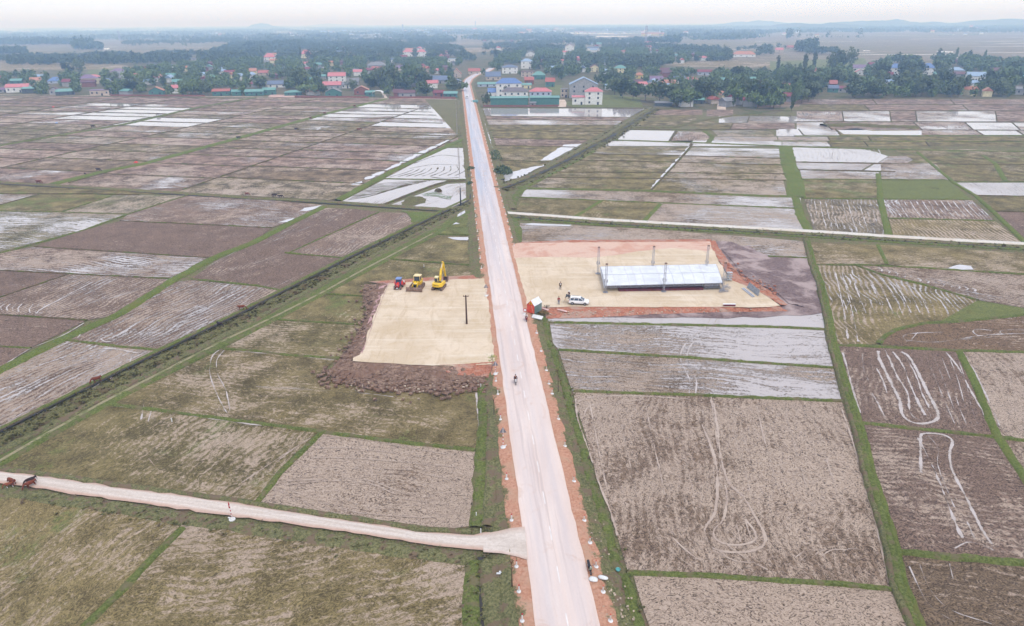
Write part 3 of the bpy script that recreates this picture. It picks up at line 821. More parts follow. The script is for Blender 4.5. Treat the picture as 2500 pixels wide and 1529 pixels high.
# ================================================================ right of the road
LE = [(1337, 770), (1346, 790), (1351, 838), (1364, 856), (1377, 897), (1398, 948), (1407, 993), (1428, 1057), (1446, 1100), (1453, 1150), (1460, 1174), (1486, 1238), (1504, 1301), (1529, 1385), (1552, 1415), (1567, 1479), (1585, 1529), (1610, 1600)]
RB = [(1969, 585), (1984, 648), (2002, 692), (2022, 780), (2029, 831), (2052, 912), (2072, 980), (2098, 1062), (2118, 1150), (2141, 1225), (2176, 1339), (2192, 1428), (2235, 1529), (2265, 1600)]
h_ = ((1364, 856), (2040, 899))
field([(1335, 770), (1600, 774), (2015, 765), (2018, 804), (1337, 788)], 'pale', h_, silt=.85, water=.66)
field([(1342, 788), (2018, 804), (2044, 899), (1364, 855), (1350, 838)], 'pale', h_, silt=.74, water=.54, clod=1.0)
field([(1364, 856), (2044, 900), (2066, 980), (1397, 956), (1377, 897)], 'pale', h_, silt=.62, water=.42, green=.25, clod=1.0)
field([(1399, 957), (2066, 982), (2095, 1060), (2118, 1150), (2141, 1225), (2186, 1440), (1534, 1400), (1504, 1301), (1486, 1238), (1453, 1150), (1428, 1057), (1407, 993)], 'silty', ((1720, 965), (1800, 1400)), silt=.58, water=.05, furrow=.4)
field([(1545, 1402), (2190, 1442), (2265, 1600), (1610, 1600), (1567, 1479)], 'silty', h_, silt=.86, water=.08)
v_ = ((2255, 850), (2320, 1040))
field([(2040, 845), (2339, 857), (2435, 1067), (2108, 1035), (2085, 980)], 'dark', v_, silt=.34, water=.2, clod=.9)
field([(2342, 858), (2620, 864), (2620, 1085), (2437, 1068)], 'silty', v_, silt=.7, water=.3)
field([(2104, 1036), (2436, 1070), (2500, 1162), (2620, 1330), (2620, 1384), (2195, 1350), (2150, 1225)], 'dark', ((2160, 1200), (2500, 1220)), silt=.42, water=.0, clod=1.0)
field([(2194, 1352), (2620, 1388), (2620, 1600), (2265, 1600)], 'dark', ((2200, 1352), (2600, 1420)), silt=.38, water=.0, clod=1.0, tint=(116, 100, 84))
field([(2445, 1070), (2620, 1090), (2620, 1330), (2500, 1160)], 'silty', v_, silt=.6)
field([(1989, 648), (2088, 650), (2154, 673), (2255, 697), (2388, 734), (2335, 784), (2255, 789), (2179, 807), (2144, 840), (2040, 844), (2015, 760)], 'stub', ((2030, 665), (2085, 830)), silt=.40, water=.26, furrow=1.3)
field([(2091, 647), (2255, 654), (2620, 676), (2620, 765), (2500, 752), (2388, 733), (2255, 695), (2154, 671)], 'mud', ((2154, 671), (2500, 730)), tint=(120, 100, 84), clod=.9, water=.2, silt=.4)
field([(2146, 840), (2179, 809), (2255, 791), (2335, 786), (2500, 770), (2620, 762), (2620, 864), (2339, 857)], 'mud', ((2179, 830), (2500, 830)), tint=(118, 98, 80), clod=.9, silt=.42, water=.2)
field([(2387, 734), (2500, 753), (2620, 764), (2500, 771), (2335, 786), (2290, 788)], 'grass', green=.8)
field([(1969, 592), (2145, 599), (2167, 646), (1988, 646)], 'stub', ((1875, 626), (1974, 630)))
field([(2145, 598), (2620, 625), (2620, 675), (2255, 655), (2167, 647)], 'stub', ((2145, 598), (2500, 620)), furrow=.9, silt=.36)
field([(1270, 545), (1560, 558), (1875, 582), (1962, 590), (1972, 628), (1875, 626), (1775, 596), (1740, 592), (1400, 596), (1258, 602)], 'half', ((1270, 548), (1875, 580)), water=.36)
# churned mud round the right-hand pad
uniq_z(poly_flat('churned_mud', [(1735, 588), (1790, 592), (1875, 626), (1975, 632), (1988, 690), (2014, 766), (1850, 776), (1600, 778), (1338, 774), (1340, 744), (1600, 742), (1880, 742), (1895, 738), (1810, 700), (1770, 670)], 0, M_PURP, jitter=1.2, n=3), .10)
# between the lane and the long ridge
field([(1283, 462), (1580, 467), (1875, 480), (1955, 481), (1955, 509), (1875, 506), (1605, 496), (1272, 482)], 'half', ((1275, 482), (1875, 506)), water=.44)
field([(1272, 484), (1472, 491), (1402, 532), (1258, 523)], 'olive', ((1300, 500), (1390, 500)))
field([(1472, 491), (1612, 497), (1572, 542), (1402, 532)], 'olive', ((1472, 488), (1402, 530)), silt=.36)
field([(1614, 497), (1955, 511), (1962, 540), (1978, 566), (1875, 561), (1572, 542)], 'half', ((1613, 498), (1875, 508)), silt=.7, water=.42)
# columns of olive fields between the old canal and the broad green bank
ys = [(358, 364), (376, 388), (392, 404), (421, 425), (434, 441), (462, 479)]
def xl(y): return 1470 - (y - 358) * (1470 - 1288) / (462 - 358)
def xd(y): return 1688 - (y - 358) * (1688 - 1587) / (466 - 358)
wts = [(.42, .5), (.12, .38), (.16, .3), (.14, .34), (.3, .36)]
for i in range(5):
    (a, a2), (b, b2) = ys[i], ys[i + 1]
    am, bm = a + (a2 - a) * .4, b + (b2 - b) * .4
    field([(xl(a), a), (xd(am), am), (xd(bm), bm), (xl(b), b)], 'olive', None, water=wts[i][0], silt=.34)
    field([(xd(am) + 4, am), (1912, a2), (1922, b2), (xd(bm) + 4, bm)], 'olive', None, water=wts[i][1], silt=.5, green=.12)
    if i: ridge([(xl(a), a), (xd(am), am), (1918, a2)], 1.0, .3, 'earth')
strip('water_channel', [(1684, 358), (1640, 405), (1590, 461)], [(-.7, 0), (.7, 0)], M_WATERW, z0=.14, jit=.3, gaps=.15)
bank([(1691, 352), (1645, 405), (1590, 465)], 1.0, .3, M_RIDGE)
bank([(1262, 458), (1288, 461), (1580, 467), (1875, 480), (1960, 481)], 2.8, .45, M_GRASS)
ridge([(1262, 482), (1605, 496), (1875, 507), (1955, 510)], 1.1, .28)
bank([(1471, 489), (1402, 531)], 1.8, .2, M_GRASSB); bank([(1612, 499), (1572, 541)], 1.9, .2, M_GRASSB)
bank([(1452, 368), (1360, 418), (1290, 452), (1258, 478), (1246, 510)], 3.0, .3, M_GRASS)
# the old canal and its rough banks
QC = [(1600, 266), (1560, 290), (1520, 316), (1478, 343), (1430, 367), (1377, 397), (1330, 420), (1288, 440), (1250, 455), (1222, 464)]
bank(QC, 9, .6, M_TALL, 'canal_bank', jit=1.0)
bank([(x - 12, y - 1) for x, y in QC], 3.5, 1.0, M_VERGE, 'canal_bank', jit=.5)
strip('canal_water', [(x + 3, y + 1) for x, y in QC], [(-.8, 0), (.8, 0)], M_DITCH, z0=.82, jit=.3, gaps=.1)
# left of the old canal
Y = [(265, 266), (284, 287), (292, 296), (306, 306), (320, 322), (337, 343), (356, 360), (392, 396), (436, 438)]
def xr(y): return 1575 - (y - 266) * (1575 - 1260) / (440 - 266)
def xle(y): return 1164 + (y - 266) * (1228 - 1164) / (440 - 266) + 5
spec = ['white', 'mud', 'half', 'olive', 'olive', 'mud', 'olive', 'olive']
for i, kd in enumerate(spec):
    (a, a2), (b, b2) = Y[i], Y[i + 1]
    field([(xle(a) + 10, a), (xr(a2), a2), (xr(b2), b2), (xle(b) + 10, b)], kd, None, water={'white': .86, 'half': .45, 'mud': .2, 'olive': .14}[kd], clod=.1)
    if i: ridge([(xle(a) + 6, a), (xr(a2), a2)], 1.1, .3, 'earth')
uniq_z(poly_flat('flooded_strip', [(1376, 354), (1420, 352), (1345, 392), (1318, 393)], 0, M_WATERW, jitter=.8, n=4), .09)
uniq_z(poly_flat('flooded_strip', [(1222, 405), (1250, 420), (1275, 414), (1330, 402), (1275, 432), (1232, 444), (1224, 430)], 0, M_WATERW, jitter=2.5, n=3), .09)
bank([(1162, 262), (1172, 300), (1190, 350), (1212, 400), (1226, 440)], 3.0, .5, M_VERGE, 'verge_grass', jit=.5)
strip('verge_ditch', [(1176, 285), (1192, 330), (1205, 380), (1218, 425), (1226, 450)], [(-.6, 0), (.6, 0)], M_WATERW, z0=.12, jit=.5, gaps=.3)
# upper right patchwork
def row(xa, xb, ya, yb, cuts, kinds, lean=0.0, **k):
    xs = [xa] + cuts + [xb]
    for i, kd in enumerate(kinds):
        if kd is None: continue
        a, b = xs[i], xs[i + 1]
        yt = lambda x: ya; 
        q = [(a, ya), (b, ya), (b + (lean if i < len(kinds) - 1 else 0), yb), (a + (lean if i else 0), yb)]
        kw = dict(k)
        field(q, kd, ((a, ya), (a + lean + 4, yb)) if kd in ('streak', 'white') else (q[0], q[1]), clod=.15, **kw)
        if i: ridge([(a, ya), (a + lean, yb)], .9, .3, 'earth')
row(1930, 2700, 243, 256, [2130, 2320], ['mud', 'mud', 'mud'], 12)
row(1960, 2700, 257, 270, [2110, 2350], ['olive', 'mud', 'mud'], 14)
row(1945, 2700, 272, 297, [2056, 2172, 2235, 2430], ['streak', 'half', 'mud', 'half', 'mud'], 4)
row(1580, 1715, 268, 281, [], ['mud'], 0); row(1570, 1700, 282, 294, [], ['olive'], 0); row(1725, 1790, 268, 284, [], ['mud'], 0)
row(1755, 1945, 284, 300, [1830], ['white', 'half'], -6)
row(1540, 1745, 296, 308, [], ['olive'], 0)
row(1700, 1940, 301, 316, [1790], ['olive', 'mud'], -8)
row(1945, 2700, 299, 318, [2010, 2230, 2355, 2470], ['half', 'mud', 'streak', 'white', 'half'], 22)
row(2250, 2700, 318, 331, [2380, 2480], ['streak', 'white', 'half'], 22)
field([(1532, 318), (1650, 320), (1632, 346), (1508, 341)], 'white', ((1590, 319), (1560, 344)), water=.82)
field([(1656, 321), (1718, 322), (1734, 337), (1722, 349), (1634, 347)], 'streak', ((1690, 322), (1670, 346)))
field([(1738, 318), (1878, 318), (1892, 333), (1754, 333)], 'wetgr', None, water=.34)
field([(1745, 334), (1895, 334), (1900, 345), (1740, 347)], 'half')
row(1895, 2240, 316, 333, [1950, 2040], ['white', 'half', 'olive'], 14)
field([(2045, 318), (2090, 314), (2130, 320), (2270, 319), (2385, 325), (2250, 331), (2060, 328)], 'full', None)
bank([(2010, 308), (2080, 306), (2150, 310), (2240, 313)], 9, 1.2, M_TALL, 'scrub_bank', jit=1.5)
row(1900, 2700, 334, 345, [2020, 2120], ['half', 'olive', 'olive'], 8)
row(1910, 2700, 346, 358, [2020, 2110, 2260], ['half', 'olive', 'olive', 'olive'], 10)
row(1480, 1908, 344, 357, [1690], ['half', 'half'], -6, water=.6)
bank([(1482, 342), (1700, 349), (1900, 357), (2180, 366), (2700, 374)], 2.2, .4, M_GRASS)
bank([(1530, 312), (1640, 313), (1706, 296), (1790, 283), (1850, 280), (1930, 284)], 4.0, .6, M_TALL)
ridge([(1534, 316), (1720, 318), (1900, 317)], 1.4, .3, 'earth')
bank([(1650, 320), (1634, 346)], 1.4, .3, M_RIDGE); bank([(1720, 321), (1740, 334), (1728, 350)], 3.0, .3, M_GRASS)
bank([(1900, 256), (2200, 256), (2700, 257)], 1.0, .3, M_RIDGE); bank([(1880, 271), (2200, 271), (2700, 272)], 1.4, .4, M_RIDGE)
bank([(1940, 298), (2200, 298), (2700, 300)], 1.8, .4, M_RIDGE); bank([(1940, 333), (2250, 332), (2700, 331)], 2.2, .4, M_GRASS)
ridge([(1890, 345), (2200, 346), (2700, 348)], 1.2, .3); ridge([(2270, 318), (2400, 318), (2700, 319)], 1.2, .3, 'earth')
field([(1929, 360), (2100, 364), (2140, 372), (2168, 382), (2141, 399), (1938, 395)], 'white', ((1990, 362), (2010, 394)), water=.74)
field([(2170, 382), (2215, 381), (2228, 391), (2215, 399), (2145, 398)], 'streak', None)
field([(1939, 397), (2130, 400), (2103, 416), (1950, 414)], 'white', None, water=.56)
field([(2135, 401), (2180, 401), (2185, 418), (2108, 417)], 'full', None, water=.8)
field([(1953, 416), (2145, 421), (2151, 438), (1958, 437)], 'half', None)
field([(1960, 439), (2145, 439), (2139, 484), (1964, 483)], 'olive', None, green=.5, water=.18)
field([(2151, 441), (2316, 441), (2370, 487), (2149, 487)], 'grass', None, green=.95)
field([(2150, 400), (2285, 400), (2315, 440), (2152, 439)], 'half', None, water=.42, green=.3)
field([(2170, 360), (2700, 374), (2700, 402), (2275, 400), (2216, 399), (2230, 390)], 'olive', None, green=.42)
field([(2277, 400), (2430, 400), (2450, 442), (2330, 444)], 'olive', None, green=.38, water=.2)
field([(2435, 400), (2700, 402), (2700, 443), (2455, 442)], 'olive', None, green=.3, water=.26)
field([(2333, 446), (2700, 446), (2700, 482), (2384, 476)], 'white', ((2333, 446), (2384, 476)), water=.66)
field([(2388, 479), (2700, 484), (2700, 518), (2425, 514)], 'olive', None, green=.1)
field([(2428, 517), (2700, 520), (2700, 603), (2500, 593)], 'dark', ((2425, 517), (2500, 590)))
field([(1964, 486), (2140, 488), (2152, 532), (2160, 577), (1988, 566)], 'streak', ((2050, 488), (2075, 570)), tint=(122, 112, 92), water=.3, silt=.42)
field([(2152, 488), (2372, 488), (2428, 538), (2168, 532)], 'streak', ((2250, 488), (2300, 535)), water=.42)
field([(2170, 535), (2430, 541), (2496, 594), (2182, 580)], 'stub', ((2250, 536), (2300, 580)), furrow=1.2, silt=.4, water=.2)
# banks on the right
bank(RB, 2.0, .5, M_GRASS, jit=.2); bank([(x - 5 - (y - 585) * .010, y) for x, y in RB], .9, .62, M_VERGE, jit=.2)
bank([(x + 5 + (y - 585) * .012, y) for x, y in RB], .9, .55, M_GRASSB, jit=.2)
bank([(1918, 357), (1925, 400), (1942, 445), (1944, 482)], 7.0, .35, M_GRASSB, jit=.5)
bank([(1942, 480), (1952, 525), (1975, 566)], 3.0, .3, M_GRASSB); bank([(2144, 425), (2150, 487), (2160, 535), (2172, 578)], 2.2, .3, M_GRASSB)
bank([(2143, 598), (2166, 646)], 1.2, .2, M_GRASSB)
bank([(2240, 372), (2273, 400), (2330, 447), (2384, 480), (2428, 520), (2505, 594), (2600, 690)], 1.8, .35, M_GRASSB)
bank([(2400, 380), (2430, 400), (2455, 443)], 2.2, .25, M_GRASSB)
for pts, w_, kd in (([(1958, 397), (2135, 400), (2175, 400)], 1.0, 'earth'), ([(1950, 415), (2110, 418), (2185, 420)], 1.0, 'earth'), ([(1957, 438), (2310, 440)], 1.0, 'grass'), ([(1960, 485), (2372, 488)], 1.0, 'grass'),
                ([(2168, 533), (2428, 540)], .9, 'grass'), ([(2430, 517), (2700, 521)], .8, 'earth'), ([(2385, 478), (2700, 483)], .9, 'earth'), ([(2330, 445), (2700, 445)], .9, 'grass'), ([(2275, 401), (2700, 404)], .9, 'earth'),
                ([(1989, 647), (2091, 647), (2255, 655), (2500, 671), (2700, 684)], .8, 'grass'), ([(2091, 648), (2154, 672), (2255, 696), (2387, 734)], .9, 'grass'),
                ([(2144, 840), (2160, 822), (2185, 806), (2255, 790), (2333, 786), (2420, 778), (2500, 769), (2620, 750)], 1.0, 'grass'),
                ([(2038, 843), (2200, 850), (2339, 857), (2620, 864)], 1.0, 'grass'), ([(2100, 1034), (2255, 1050), (2438, 1069), (2620, 1090)], .85, 'grass'), ([(2190, 1348), (2331, 1361), (2620, 1386)], 1.05, 'grass'),
                ([(1340, 788), (1600, 793), (1875, 799), (2018, 805)], .95, 'grass'), ([(1364, 855), (1631, 871), (1875, 888), (2040, 899)], .85, 'grass'), ([(1400, 956), (1681, 965), (1875, 973), (2066, 981)], .8, 'grass'),
                ([(1530, 1400), (1732, 1406), (1875, 1417), (2052, 1427), (2185, 1441)], .8, 'grass'), ([(1875, 627), (1974, 631)], .8, 'grass'), ([(1939, 396), (2140, 399)], .9, 'earth')):
    ridge(pts, w_ * 1.2, .28, kd)
bank([(2341, 858), (2380, 935), (2433, 1064), (2500, 1165), (2600, 1340)], 1.5, .35, M_GRASSB)
bank([(x - 14 - (y - 770) * .02, y) for x, y in LE], 1.7, .4, M_GRASS, 'verge_grass', jit=.35)
bank([(x - 30 - (y - 770) * .035, y) for x, y in LE], 2.0, .5, M_VERGE, 'verge_grass', jit=.5)
bank([(1262, 600), (1262, 560), (1248, 535)], 3.4, .3, M_GRASS, 'verge_grass'); bank([(1252, 512), (1240, 480)], 3.0, .4, M_VERGE, 'verge_grass')
uniq_z(poly_flat('flooded_strip', [(1278, 548), (1300, 546), (1395, 550), (1390, 553), (1300, 551)], 0, M_WATERW, jitter=.4, n=3), .10)
uniq_z(poly_flat('puddle', [(2314, 656), (2330, 651), (2344, 647), (2370, 650), (2377, 659), (2345, 659), (2328, 658)], 0, M_WATERW, jitter=.6, n=2), .10)
for q in ([(1112, 506), (1128, 504), (1142, 527), (1130, 531), (1118, 530)], [(1098, 542), (1112, 543), (1122, 547), (1105, 549)], [(1060, 566), (1075, 556), (1090, 551), (1092, 553), (1074, 562)],
          [(733, 516), (745, 508), (788, 502), (775, 508), (750, 517)], [(676, 545), (705, 536), (722, 534), (706, 543)], [(1092, 580), (1145, 580), (1140, 588), (1105, 586)]):
    uniq_z(poly_flat('puddle', q, 0, M_WATERW, jitter=.8, n=2), .115)

# --- wheel tracks and wet furrows seen as loops
T_ = track
T_([(2144, 858), (2148, 880), (2175, 935), (2195, 975), (2202, 1010), (2212, 1025), (2240, 1035), (2270, 1033), (2290, 1020), (2284, 995), (2265, 960), (2248, 925), (2230, 890), (2215, 868), (2200, 860)], .75, .0)
T_([(2160, 855), (2175, 885), (2190, 920), (2215, 960), (2223, 1010), (2250, 1028), (2272, 1018), (2262, 1000)], .6, .15)
T_([(2180, 860), (2205, 895), (2222, 940), (2245, 990), (2258, 1015)], .6, .15); T_([(2205, 862), (2235, 915), (2250, 960), (2270, 1000)], .65, .2)
T_([(2105, 860), (2108, 900), (2120, 930)], .3, .3); T_([(2140, 900), (2155, 930), (2165, 960)], .4, .3); T_([(2128, 960), (2145, 990), (2165, 1030)], .4, .3)
T_([(2310, 862), (2340, 900), (2375, 965), (2425, 1050)], .5, .1); T_([(2057, 862), (2068, 900), (2085, 965), (2100, 1010)], .5, .1)
for k in range(5): T_([(2260 + k * 20, 870 + k * 3), (2285 + k * 18, 930), (2310 + k * 15, 990), (2330 + k * 14, 1035)], .3, .45)
T_([(2360, 870), (2400, 950), (2440, 1040)], .4, .1)
T_([(2248, 1155), (2247, 1075), (2255, 1060), (2300, 1062), (2325, 1078), (2318, 1105), (2325, 1150), (2355, 1210), (2395, 1290), (2420, 1330)], .55, .0)
T_([(2240, 1070), (2262, 1110), (2290, 1170), (2325, 1260), (2350, 1315)], .65, .05); T_([(2265, 1065), (2290, 1095), (2290, 1140), (2330, 1240)], .3, .3)
T_([(2330, 1340), (2365, 1325), (2405, 1335), (2425, 1345)], .3, .2); T_([(2360, 1275), (2380, 1320)], .5, .3)
T_([(2220, 1385), (2240, 1430), (2270, 1480), (2330, 1520)], .4, .15); T_([(2245, 1380), (2270, 1440), (2320, 1490), (2420, 1525)], .35, .2); T_([(2318, 1378), (2326, 1415)], .5, .1)
# tracks crossing the two strips beside the pad
for dx in (0, 16):
    T_([(1735 + dx, 778), (1720 + dx, 800), (1685 + dx, 828), (1665 + dx, 855), (1662 + dx, 880), (1672 + dx, 905), (1684 + dx, 930), (1682 + dx, 962)], .42, -.1, .09)
# teardrop of tracks in the big field
T_([(1690, 985), (1715, 1040), (1745, 1120), (1752, 1190), (1745, 1250), (1722, 1290), (1718, 1320), (1745, 1342), (1800, 1350), (1850, 1342), (1868, 1315), (1845, 1265), (1815, 1215), (1780, 1180), (1760, 1120), (1752, 1050), (1742, 985)], .62, -.1)
T_([(1770, 1185), (1775, 1220), (1765, 1270), (1742, 1295), (1750, 1320), (1790, 1332), (1835, 1325), (1845, 1305), (1820, 1270)], .5, .0)
T_([(1798, 1280), (1808, 1325)], .55, .1); T_([(1820, 1275), (1835, 1320)], .4, .2); T_([(1740, 1345), (1800, 1372), (1865, 1372), (1900, 1345)], .35, .15)
T_([(1735, 965), (1745, 1040), (1760, 1150)], .8, .1); T_([(1405, 975), (1412, 1030), (1440, 1110), (1462, 1180), (1488, 1245), (1508, 1310)], .5, -.1)
for k in range(9):
    x = 1440 + k * 68
    T_([(x, 985 + k * 1.5), (x + 12, 1050), (x + 28 + k, 1130), (x + 44 + k * 2, 1210)], .42, .42)
for k in range(6): T_([(1600 + k * 42, 1310 + k * 4), (1640 + k * 44, 1350 + k * 3), (1690 + k * 46, 1385 + k * 2)], .35, .3)
T_([(1408, 1010), (1410, 985), (1450, 970), (1560, 968), (1680, 975)], .5, .0); T_([(1425, 1020), (1440, 992), (1500, 982), (1600, 975)], .35, .2); T_([(1450, 1022), (1520, 1008), (1600, 985), (1690, 975)], .4, .2)
T_([(2055, 1000), (2085, 1090), (2110, 1180), (2150, 1330), (2170, 1425)], .4, .0)
for k in range(7): T_([(1900 + k * 26, 1385 - k * 6), (1935 + k * 24, 1352 - k * 2), (1985 + k * 20, 1340 + k)], .3, .35)
# oval in the pale left field
T_([(700, 1185), (800, 1176), (900, 1182), (960, 1206), (1000, 1222), (1060, 1224), (1095, 1208), (1110, 1190), (1095, 1172), (1040, 1160)], .3, -.1)
T_([(690, 1176), (860, 1170), (920, 1180), (970, 1200), (1010, 1213), (1055, 1214), (1085, 1198)], .28, .1)
T_([(670, 1195), (740, 1225), (790, 1262), (800, 1275)], .35, .2); T_([(700, 1195), (780, 1225), (860, 1250), (980, 1262), (1080, 1262), (1120, 1235)], .35, .1)
T_([(840, 1200), (845, 1220), (900, 1240), (1000, 1245), (1120, 1225)], .25, .2); T_([(820, 1195), (830, 1225), (845, 1255)], .4, .3)
for k in range(4): T_([(760, 1075 + k * 22), (850, 1070 + k * 25), (1000, 1095 + k * 18), (1120, 1115 + k * 14)], .25, .4)
# left: pair of ruts and other marks
T_([(535, 856), (518, 872), (512, 905), (520, 940), (540, 985), (558, 1015)], .28, .2); T_([(548, 856), (530, 880), (532, 915), (552, 955), (562, 1005)], .28, .2)
T_([(278, 990), (300, 994), (440, 1012), (560, 1030), (640, 1040)], .5, .1); T_([(352, 985), (345, 1025)], .4, .1, smooth=False); T_([(375, 985), (362, 1030)], .4, .1, smooth=False)
T_([(575, 858), (700, 868), (815, 880)], .35, .0); T_([(625, 945), (850, 958), (960, 970)], .3, .4)
T_([(1163, 960), (1168, 1020), (1178, 1090)], .5, -.1); T_([(362, 1120), (400, 1160), (450, 1180)], .3, .3); T_([(590, 1180), (680, 1120), (760, 1070)], .3, .3); T_([(600, 1190), (700, 1110), (750, 1075)], .3, .3)
# long bright furrows in the ploughed fields left
T_([(100, 757), (110, 750), (240, 690), (258, 683)], .6, -.1, smooth=False); T_([(104, 765), (98, 758), (225, 690)], .5, .0); T_([(120, 762), (250, 700)], .4, .2)
for k in range(9):
    T_([(5 + k * 14, 758 + k * 1.5), (2 + k * 14, 750 + k * 1.5), (12 + k * 14, 743)], .35, .1)
    T_([(150 + k * 16, 760 - k * 4), (240 + k * 14, 712 - k * 1)], .35, .5)
for k in range(11): T_([(300 + k * 11, 843 - k * 1), (420 + k * 18, 782 - k * 1.5), (520 + k * 14, 735 - k * 2)], .34, .52)
T_([(430, 775), (530, 722), (560, 708)], .5, .1); T_([(455, 780), (600, 706)], .5, .1); T_([(190, 826), (200, 812)], .5, 0); T_([(245, 828), (262, 836), (300, 830), (318, 822)], .5, .1)
for k in range(6): T_([(240, 832), (248, 822), (280, 820 + k), (300, 830)], .25, .2) if k < 1 else None
for k in range(9): T_([(20 + k * 20, 1030 - k * 4), (150 + k * 18, 960 - k * 4), (260 + k * 8, 905 - k * 5)], .4, .52)
T_([(220, 858), (270, 852), (330, 862), (360, 864)], 1.1, .2)
for a, b in (((640, 560), (780, 505)), ((795, 515), (680, 575)), ((1000, 528), (905, 565)), ((990, 525), (860, 590)), ((840, 520), (640, 600)), ((745, 665), (640, 715)), ((700, 620), (560, 660)), ((600, 600), (500, 655))):
    T_([a, ((a[0] + b[0]) / 2 + 3, (a[1] + b[1]) / 2), b], .35, .35)
for k in range(6): T_([(715 + k * 22, 616 + k * 1.5), (750 + k * 20, 600 + k * 2)], .4, .2)
T_([(420, 681), (440, 668), (522, 630)], 1.3, -.2, .088); T_([(0, 660), (421, 681)], .6, .0); T_([(10, 893), (76, 852), (150, 822), (205, 790)], .35, -.1)
T_([(0, 585), (100, 560), (200, 558)], .4, .3)
# right, white marks along field edges
T_([(2040, 668), (2060, 760), (2070, 830)], .6, .2); T_([(2055, 666), (2078, 750), (2095, 835)], .55, .3)
for k in range(10): T_([(2038 + k * 19, 664 + k * 3), (2052 + k * 21, 715), (2070 + k * 22, 765)], .5, .35)
T_([(2215, 835), (2205, 822), (2230, 815), (2300, 812)], .5, .1); T_([(2225, 830), (2240, 812)], .4, .1); T_([(2215, 832), (2290, 836), (2400, 820), (2500, 815)], .6, .1)
T_([(2390, 822), (2375, 812), (2385, 805), (2420, 808)], .4, .1); T_([(2450, 818), (2440, 810), (2470, 806), (2520, 808)], .4, .1); T_([(2260, 838), (2400, 826), (2520, 824)], .4, .2)
for k in range(13): T_([(2145 + k * 19, 655 + k * 5 - max(0, k - 5) * 1.5), (2155 + k * 19, 660 + k * 5 - max(0, k - 5) * 1.5), (2150 + k * 19, 663 + k * 5 - max(0, k - 5) * 1.5)], .6, .1)
for k in range(12): T_([(1975 + k * 13.5, 492), (1980 + k * 14, 525), (1990 + k * 14.2, 560)], .4, .35)
for k in range(15): T_([(2162 + k * 15, 492), (2172 + k * 15.5, 512), (2184 + k * 16, 530)], .5, .15)
for k in range(14): T_([(1990 + k * 12, 569 + k * .6), (1998 + k * 12, 572 + k * .6)], .8, .2)
for k in range(20): T_([(1934 + k * 11, 364), (1940 + k * 11, 378), (1946 + k * 10, 392)], .9, .1)
for T2, M2 in ((TRK, M_TRACK), (TRKD, M_TRACKD)):
    o = raw('wet_tracks', T2[0], T2[1], M2, 'structure'); u = o.data.uv_layers.new(name='ruv')
    for lp in o.data.loops: u.data[lp.index].uv = T2[2][lp.vertex_index]
for k_, mt_ in (('grass', M_GRASS), ('earth', M_RIDGE)):
    o = raw('field_ridges', RIDGES[k_][0], RIDGES[k_][1], mt_, 'structure')
# ================================================================ the two sand pads
PZ = .85
def zpoly(poly, z): return [P(x, y, z) for x, y in poly]
def loft(name, inner, outer, z0, z1, mats, rings=7, amp=.3, step=1.2, mat_fn=None, kind='structure'):
    I = resample([P(x, y, z0) for x, y in inner], step); O = resample([P(x, y, z1) for x, y in outer], .6)
    n = len(I); V, Fc, M = [], [], []
    for i, p in enumerate(I):
        t = i / (n - 1); q = O[int(round(t * (len(O) - 1)))]
        for k in range(rings):
            u = k / (rings - 1); v = p.lerp(q, u)
            e = math.sin(math.pi * min(1, u * 1.1))
            d = amp * e * (nz(v.x, v.y, .45, 1) + .8 * nz(v.x, v.y, 1.3, 2) + .5 * nz(v.x, v.y, 3, 4))
            zz = z0 + (z1 - z0) * (u ** .8) + d
            V.append((v.x + .8 * amp * nz(v.x, v.y, 1.1, 7), v.y + .8 * amp * nz(v.x, v.y, 1.1, 9), zz))
    for i in range(n - 1):
        for k in range(rings - 1): Fc.append((i * rings + k, i * rings + k + 1, (i + 1) * rings + k + 1, (i + 1) * rings + k))
    o = raw(name, V, Fc, mats, kind)
    b = bmesh.new(); b.from_mesh(o.data); bmesh.ops.recalc_face_normals(b, faces=b.faces)
    if sum(f.normal.z for f in b.faces) < 0: bmesh.ops.reverse_faces(b, faces=b.faces)
    b.to_mesh(o.data); b.free()
    return o
# left pad
poly_flat('sand_pad', [(948, 692), (1020, 688), (1089, 683), (1150, 681), (1195, 680), (1203, 722), (1208, 765), (1215, 830), (1221, 886), (1214, 889), (1150, 892), (1080, 893), (1000, 890), (962, 888), (900, 884), (858, 881), (862, 874), (879, 866), (893, 830), (910, 780), (925, 742), (935, 715)], PZ, M_SAND, jitter=.5, n=2)
loft('pad_slope', [(948, 694), (935, 717), (925, 744), (910, 782), (893, 832), (880, 866), (862, 876)], [(890, 694), (884, 720), (896, 760), (880, 800), (850, 850), (835, 868), (800, 912)], PZ - .03, .12, M_CLOD, 9, .38, .7)
loft('pad_edge', [(951, 692), (939, 715), (929, 743), (914, 781), (897, 831), (884, 864)], [(930, 690), (920, 716), (914, 744), (900, 783), (884, 832), (872, 862)], PZ + .03, .5, M_PINKM, 4, .12, .7)
loft('pad_slope', [(862, 879), (900, 882), (962, 886), (1080, 891), (1150, 890), (1212, 886)], [(790, 905), (830, 934), (880, 948), (980, 958), (1100, 958), (1180, 946), (1200, 922)], PZ - .02, .12, M_CLOD, 12, .42, .5)
loft('pad_edge', [(1075, 890), (1130, 889), (1180, 885), (1216, 882)], [(1060, 902), (1120, 916), (1190, 922), (1208, 918)], PZ + .05, .5, M_REDD, 6, .22, .6)
loft('pad_slope', [(948, 694), (1020, 690), (1089, 685), (1150, 683), (1190, 681)], [(900, 688), (1010, 680), (1090, 675), (1150, 672), (1185, 668)], PZ - .02, .15, M_REDD, 5, .25, .8)
